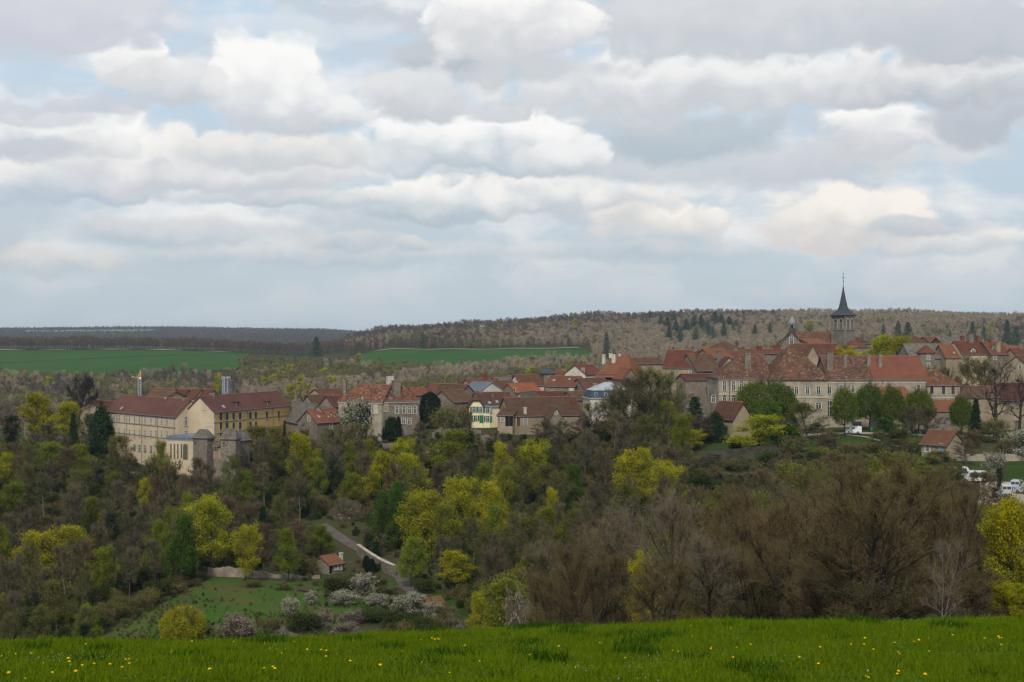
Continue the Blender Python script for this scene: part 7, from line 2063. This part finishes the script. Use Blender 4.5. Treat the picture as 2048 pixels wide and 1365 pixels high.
# construction crane and steel tower behind the cream building
r_ = empty('tower_crane', on_ground(279.5, 450)); prop(r_, 'building crane with grey mast and raised yellow jib behind the roofs', 'crane')
zt = at(0, 757, 450).z - r_.location.z; w = 0.42
m = MB()
for sx in (-w, w):
    for sy in (-w, w): m.tube((sx, sy, 0), (sx, sy, zt), .09, n=4)
k = int(zt / 0.85)
for i in range(k):
    z0, z1 = zt * i / k, zt * (i + 1) / k
    m.tube((-w, -w, z0), (w, -w, z1), .05, n=3).tube((w, w, z0), (-w, w, z1), .05, n=3).tube((-w, w, z0), (-w, -w, z1), .05, n=3).tube((w, -w, z0), (w, w, z1), .05, n=3)
m.build('mast', mat('crane_grey', (0.42, 0.43, 0.44)), r_)
yj = mat('crane_yellow', (0.75, 0.40, 0.10))
m = MB().tube((.3, 0, zt), (.3, 0, zt + 2.4), .12, n=4).tube((-.75, 0, zt), (.3, 0, zt + 2.4), .12, n=4).tube((-.75, 0, zt + .15), (.5, 0, zt + .15), .12, n=4)
for i in range(4): m.tube((.3, 0, zt + .4 + i * .5), (-.65 + i * .22, 0, zt + .3 + i * .5), .07, n=4)
m.build('jib', yj, r_)
MB().tube((-.2, 0, zt + .1), (-2.0, -1.0, zt + .5), .08, n=4).tube((-.2, .3, zt + .1), (-2.0, -.7, zt + .5), .08, n=4).box(-2.3, -1.7, -1.2, -.5, zt + .3, zt + .6).build('counter_jib', MATS['crane_grey'], r_)
MB().box(-.1, .5, -.5, .3, zt - .3, zt + .3).build('slewing_ring', white_m, r_)
r_ = empty('steel_tower', on_ground(451.5, 428)); prop(r_, 'bright steel tower of bundled flues rising behind the plum roof', 'tower')
z0 = 0; zt = at(0, 757, 428).z - r_.location.z
steel = mat('bright_steel', (0.46, 0.49, 0.52), (0.36, 0.39, 0.42), scale=1, rough=0.35, metal=0.5)
for i in range(6):
    a_ = i * math.pi / 3 + .3
    m = MB().lathe([(.24, z0), (.24, zt - .2), (.30, zt), (.2, zt + .25), (.2, zt + .5)], 10, c=(math.cos(a_) * .85, math.sin(a_) * .85)); m.build('flue', steel, r_)
m = MB()
for zz in (zt - 4.2, zt - 2.1, zt - .35):
    for i in range(12):
        a_, b_ = i * math.pi / 6, (i + 1) * math.pi / 6
        m.tube((math.cos(a_) * 1.22, math.sin(a_) * 1.22, zz), (math.cos(b_) * 1.22, math.sin(b_) * 1.22, zz), .07, n=4)
m.build('ring', steel, r_)
m = MB()
for i in range(8):
    a_ = i * math.pi / 4
    m.tube((math.cos(a_) * 1.25, math.sin(a_) * 1.25, zt - .4), (math.cos(a_) * 1.25, math.sin(a_) * 1.25, zt + .7), .06, n=4)
m.box(-1.3, 1.3, -.1, .1, zt + .1, zt + .3).box(-.1, .1, -1.3, 1.3, zt + .1, zt + .3); m.build('railing', steel, r_)

# far pylons on the ridge
def pylon(px, top, D, label):
    g = on_ground(px, D); z = (CY - top) / F * D - g.z
    r_ = empty('pylon', g); prop(r_, label, 'pylon')
    m = MB(); b_ = z * .11
    for sx in (-1, 1):
        for sy in (-1, 1):
            m.tube((sx * b_, sy * b_, 0), (sx * b_ * .35, sy * b_ * .35, z * .62), .16, n=4)
    n = 7
    for i in range(n):
        t0, t1 = i / n, (i + 1) / n
        w0, w1 = b_ * (1 - .65 * t0), b_ * (1 - .65 * t1)
        m.tube((-w0, -w0, z * .62 * t0), (w1, -w1, z * .62 * t1), .09, n=3).tube((w0, w0, z * .62 * t0), (-w1, w1, z * .62 * t1), .09, n=3)
    m.build('tower', MATS['crane_grey'], r_)
    m = MB()
    for sx in (-1, 1):
        m.tube((sx * b_ * .35, 0, z * .62), (sx * b_ * 1.15, 0, z), .16, n=4)
    m.tube((-b_ * 1.6, 0, z * .86), (b_ * 1.6, 0, z * .86), .16, n=4).tube((-b_ * 1.15, 0, z), (0, 0, z * .8), .1, n=3).tube((b_ * 1.15, 0, z), (0, 0, z * .8), .1, n=3)
    m.build('crossarm', MATS['crane_grey'], r_)


pylon(779, 645, 2100, 'grey lattice pylon on the skyline at the left end of the ridge')
pylon(1096, 617, 2050, 'pale lattice pylon on the skyline in the middle of the ridge')

# heap of cut branches at the foot of the pasture, rubble mound, rock face
r_ = empty('branch_heap', on_ground(566, 223)); prop(r_, 'conical heap of cut pale branches at the foot of the pasture', 'branch heap')
m = MB(); rr = random.Random(5)
for i in range(170):
    a_ = rr.uniform(0, 6.283); L_ = rr.uniform(.8, 2.4); q = rr.uniform(.25, 1.0)
    m.tube((math.cos(a_) * L_ * q, math.sin(a_) * L_ * q, rr.uniform(0, .2)), (math.cos(a_ + rr.uniform(-.5, .5)) * .3 * rr.uniform(-1, 1), math.sin(a_) * .3 * rr.uniform(-1, 1), rr.uniform(.9, 2.5) * (1.1 - q * .4)), rr.uniform(.025, .05), .015, n=3)
m.xf(Matrix.Diagonal((1.9, 1.6, .85, 1)))
m.build('cut_branches', mat('dead_wood', (0.26, 0.215, 0.17), (0.18, 0.15, 0.12), scale=1, vary=0.1), r_)


def rock(name, label, loc, size, m, seed, n=3):
    rr = np.random.default_rng(seed)
    import bmesh
    bm = bmesh.new(); bmesh.ops.create_icosphere(bm, subdivisions=n, radius=1.0)
    ph = rr.uniform(0, 6, 6)
    for v in bm.verts:
        c = v.co; k = 1 + .18 * math.sin(c.x * 3.1 + ph[0]) * math.cos(c.y * 2.7 + ph[1]) + .12 * math.sin(c.z * 5.3 + ph[2] + c.x * 4) + rr.normal(0, .045)
        v.co = Vector((c.x * size[0] * k, c.y * size[1] * k, c.z * size[2] * k))
    me = bpy.data.meshes.new(name); bm.to_mesh(me); bm.free(); me.materials.append(m)
    return prop(link(name, me, None, loc), label, 'rock')


rk = mat('mossy_rock', (0.07, 0.056, 0.036), (0.05, 0.045, 0.025), scale=.6, detail=8, c3=(0.24, 0.21, 0.17), scale3=1.4, t3=(.6, .68))
rock('rock_outcrop', 'dark rocky bank above the bend of the lane', on_ground(700, 318), (4.6, 2.5, 4.4), rk, 3, 4)
rock('stone_heap', 'low heap of pale stones on the upper pasture', on_ground(612, 262, .1), (2.4, .9, .8), rk, 4)
for k, (px, D, lb) in enumerate(((905, 372, 'mossy boulder at the foot of the terrace wall, left'), (985, 366, 'mossy boulder under the leaning retaining wall, right'))):
    rock('boulder', lb, on_ground(px, D), (1.8, 1.2, 1.1), rk, 8 + k)

# ------------------------------------------------------------------ the meadow in front
def cell(x, y):
    return (np.sin(x * 1.9 + 2.0 * np.sin(y * 1.3)) * np.cos(y * 2.2 + 1.5 * np.sin(x * 0.9)) + 0.6 * np.sin(x * 4.7 + y * 3.1) + .5 * np.sin(x * 0.7 - y * 0.45 + 1)) / 1.6


def blade_tuft(seed, n, h, spread, w, lean):
    r = np.random.default_rng(seed)
    a = r.uniform(0, 6.283, n); b = np.stack([np.cos(a), np.sin(a)], -1) * (r.uniform(0, 1, n) ** .6 * spread)[:, None]
    hh = h * r.uniform(.5, 1.15, n); d = r.uniform(0, 6.283, n); l = lean * r.uniform(.2, 1.2, n) * hh
    side = np.stack([-np.sin(d), np.cos(d), np.zeros(n)], -1) * (w * r.uniform(.7, 1.3, n) / 2)[:, None]
    p0 = np.concatenate([b, np.full((n, 1), -.02)], 1)
    dv = np.stack([np.cos(d), np.sin(d), np.zeros(n)], -1)
    p1 = p0 + dv * (l * .35)[:, None] + np.array([0, 0, 1.]) * (hh * .6)[:, None]
    p2 = p0 + dv * l[:, None] + np.array([0, 0, 1.]) * hh[:, None]
    v = np.stack([p0 - side, p0 + side, p1 - side * .8, p1 + side * .8, p2], 1).reshape(-1, 3)
    k = np.arange(n)[:, None] * 5
    return v, np.concatenate([k + np.array([[0, 1, 3]]), k + np.array([[0, 3, 2]]), k + np.array([[2, 3, 4]])])


grass_a = leaf_mat('grass_blade', (0.115, 0.175, 0.005), (0.135, 0.187, 0.006), scale=.8, vary=0.12, trans=.4)
grass_b = leaf_mat('grass_lush', (0.03, 0.078, 0.004), (0.042, 0.092, 0.005), scale=.8, vary=0.12, trans=.35)
grass_c = leaf_mat('grass_pale', (0.125, 0.18, 0.012), (0.14, 0.185, 0.018), scale=.8, vary=0.12, trans=.4)
TG = []
for s_, (n, h, sp, w, le, mt) in enumerate(((48, .05, .15, .0052, .6, grass_a), (48, .06, .15, .0052, .7, grass_a), (42, .055, .15, .005, .6, grass_c), (60, .09, .12, .006, .7, grass_b), (60, .085, .15, .006, .8, grass_b))):
    v, f = blade_tuft(400 + s_, n, h, sp, w, le)
    TG.append([mesh_np('grass_tuft', v, f, mt)])
n = 60000
D = 5.8 + (29.5 - 5.8) * rng.uniform(0, 1, n) ** 0.9
u = rng.uniform(-.55, .55, n)
x = u * D; y = D
q = cell(x, y) * .5 + rng.normal(0, .12, n)
nc = 150
cD = 6 + 23 * rng.uniform(0, 1, nc); cx_ = rng.uniform(-.5, .5, nc) * cD; cr_ = rng.uniform(.05, .17, nc) * (.6 + cD / 25)
for i in range(nc):
    q = np.maximum(q, 1.35 - ((x - cx_[i]) ** 2 + ((y - cD[i]) * .8) ** 2) / cr_[i] ** 2 * .7)
pick_ = np.where(q > .66, rng.integers(3, 5, n), np.where(q < -.75, 2, rng.integers(0, 2, n)))
scl = rng.uniform(.7, 1.2, n) * np.clip(.85 + D / 60, .85, 1.3) * np.where(pick_ >= 3, np.clip(.6 + (q - .66) * 1.3, .6, 1.25), 1)
scatter('grass', 'lush green grass of the meadow with darker tufts', np.stack([x, y, ground(x, y)], -1), rng.uniform(0, 6.28, n), scl, pick_, TG, tilt=.12)
# ground herbs: broad leaved rosettes that break up the sward
v, f = leaf_tris(np.random.default_rng(9), np.random.default_rng(8).normal(0, .07, (40, 3)) * np.array([.7, .7, .3]) + np.array([0, 0, .03]), .016, .6)
HB = [[mesh_np('herb_leaf', v, f, leaf_mat('herb_green', (0.08, 0.15, 0.02), (0.1, 0.17, 0.025), scale=3, vary=.15))]]
v, f = leaf_tris(np.random.default_rng(19), np.random.default_rng(18).normal(0, .06, (7, 3)) * np.array([1, 1, .3]) + np.array([0, 0, .075]), .009, .7)
HB.append([mesh_np('clover_head', v, f, leaf_mat('tiny_white_flower', (0.36, 0.38, 0.28), (0.28, 0.32, 0.2), scale=3, vary=.1))])
n = 2400
D = 6.2 + 20 * rng.uniform(0, 1, n); x = rng.uniform(-.45, .45, n) * D
wk = cell(x * .6 + 5, D * .6) > .35
x, D = x[wk], D[wk]; n = len(x)
wflower = ((x / D < -.24) & (D < 11)) | ((np.abs(x / D - .1) < .1) & (D < 12)) | (rng.uniform(0, 1, n) < .08)
scatter('meadow_weeds', 'small white flowers and broad leaves scattered through the grass', np.stack([x, D, ground(x, D)], -1), rng.uniform(0, 6.28, n), rng.uniform(.6, 1.2, n), np.where(wflower, 1, 0), HB, tilt=.15)

# dandelions, one by one
dand_y = mat('dandelion_yellow', (0.68, 0.42, 0.010), (0.72, 0.5, 0.014), scale=20, vary=.08)
stem_m = mat('flower_stem', (0.10, 0.16, 0.04))
r = np.random.default_rng(77)
V, Ff, k = [], [], 0
for ring, (nn, rad, zz) in enumerate(((14, .021, .0), (12, .015, .005), (8, .008, .009))):
    for i in range(nn):
        a_ = 2 * math.pi * i / nn + ring * .3; b_ = a_ + math.pi / nn
        c_ = lambda an, rr, z: (math.cos(an) * rr, math.sin(an) * rr, z)
        V += [c_(a_ - .12, rad * .25, zz), c_(a_ + .12, rad * .25, zz), c_(a_ + .14, rad, zz - .002), c_(a_ - .14, rad, zz - .002)]
        Ff.append((k, k + 1, k + 2, k + 3)); k += 4
head_v, head_f = V, Ff
sm = MB().tube((0, 0, 0), (0, 0, .125), .0028, .0022, 5).lathe([(.003, .112), (.009, .118), (.011, .127), (.004, .13)], 8)
stem_me = mesh_np('flower_stem', sm.v, sm.f, stem_m)
dome_v = MB().lathe([(.0225, .124), (.019, .133), (.011, .138), (.002, .140)], 12)
hv = [(x, y, z + .132) for x, y, z in head_v]
kk = len(hv)
head_me = mesh_np('dandelion_head', hv + dome_v.v, head_f + [tuple(i + kk for i in f_) for f_ in dome_v.f], dand_y)
puff = Tree(5)
rr = np.random.default_rng(6); c = rr.normal(0, 1, (200, 3)); c = c / np.linalg.norm(c, axis=1)[:, None] * .017 + np.array([0, 0, .145])
v, f = leaf_tris(rr, c, .008)
puff_me = mesh_np('seed_head', v, f, mat('seed_fluff', (0.6, 0.6, 0.56)))


def meadow_hit(px, py):
    lo = None
    for d in np.arange(6.5, 30, .05):
        if base_py(px, d) <= py: return d
    return None


def flower(px, py, label, group, head, name='dandelion', part='flower_head'):
    d = meadow_hit(px, py + 125 * 0.6 / 10)
    if d is None: d = 21.0
    o = empty(name, on_ground(px, d, .0), random.uniform(0, 6.28)); s_ = random.uniform(.3, .5)
    if d > 15: s_ *= 1.1
    o.scale = (s_, s_, s_ * random.uniform(.8, 1.2)); o.rotation_euler = (random.uniform(-.2, .2) - .1, random.uniform(-.2, .2), random.uniform(0, 6.28))
    prop(o, label, 'flower', group)
    link('stem', stem_me, o); link(part, head, o)


DAN = [(135, 1333), (140, 1337), (88, 1331), (188, 1338), (262, 1325), (220, 1343), (165, 1340), (104, 1356), (156, 1359), (342, 1310), (262, 1338), (243, 1345), (65, 1312), (30, 1314), (106, 1311), (385, 1290), (344, 1307), (470, 1286), (447, 1311),
       (250, 1325), (587, 1285), (608, 1304), (565, 1308), (613, 1310), (640, 1309), (620, 1303), (652, 1308), (655, 1322), (540, 1305), (553, 1302), (531, 1347), (548, 1352), (543, 1346), (425, 1357), (20, 1362), (50, 1364), (222, 1310), (170, 1295),
       (877, 1282), (865, 1279), (870, 1284), (880, 1281), (842, 1281), (805, 1306), (1383, 1253), (1480, 1251), (1314, 1272), (1460, 1257), (1422, 1299), (1418, 1305), (1344, 1303), (1355, 1306), (1474, 1297), (1502, 1292), (1500, 1293), (1382, 1275),
       (1464, 1325), (1638, 1340), (1728, 1361), (1735, 1364), (1792, 1356), (1800, 1362), (1848, 1361), (1747, 1307), (1797, 1311), (1800, 1313), (1830, 1289), (1733, 1284), (1790, 1290), (1700, 1295), (1970, 1282), (1996, 1279), (2004, 1278), (1999, 1282), (2028, 1279),
       (2000, 1293), (1860, 1278), (1836, 1288), (1905, 1280), (1600, 1323), (1856, 1305), (1525, 1336), (1730, 1295), (1640, 1302), (1120, 1300), (1200, 1290), (1060, 1315), (960, 1330), (1010, 1345), (1150, 1340), (1250, 1320), (900, 1350), (760, 1345), (700, 1330), (720, 1300), (930, 1300)]
for px, py in DAN:
    gname = 'left' if px < 700 else ('middle' if px < 1300 else 'right')
    where = 'near the crest' if py < 1290 else ('at the bottom edge' if py > 1335 else 'half way up the slope')
    flower(px, py, 'yellow dandelion %s in the %s part of the meadow' % (where, gname), 'dandelions %s in the %s part of the meadow' % (where, gname), head_me)
for px, py, lb in ((648, 1268, 'white seed head on the crest, left of a pair'), (655, 1267, 'white seed head on the crest, right of a pair'), (1734, 1348, 'white dandelion clock low in the right meadow'), (1728, 1243, 'white seed head on the right crest'),
                   (1895, 1247, 'white flower head in a clump below the pale trunk, left'), (1902, 1248, 'white flower head in a clump below the pale trunk, right')):
    flower(px, py, lb, None, puff_me, 'dandelion_clock', 'seed_head')
# ------------------------------------------------------------------ air
hz = MB().box(-25500, 25500, -400, 9600, -62, 95)
hm = bpy.data.materials.new('haze'); hm.use_nodes = True
hn, hl = hm.node_tree.nodes, hm.node_tree.links
hn.clear()
pv = hn.new('ShaderNodeVolumePrincipled'); pv.inputs['Density'].default_value = 5.2e-5; pv.inputs['Color'].default_value = (0.58, 0.78, 1.0, 1)
ho = hn.new('ShaderNodeOutputMaterial'); hl.new(pv.outputs[0], ho.inputs['Volume'])
prop(hz.build('haze', hm), 'thin blue haze in the air over the valley', kind='stuff')
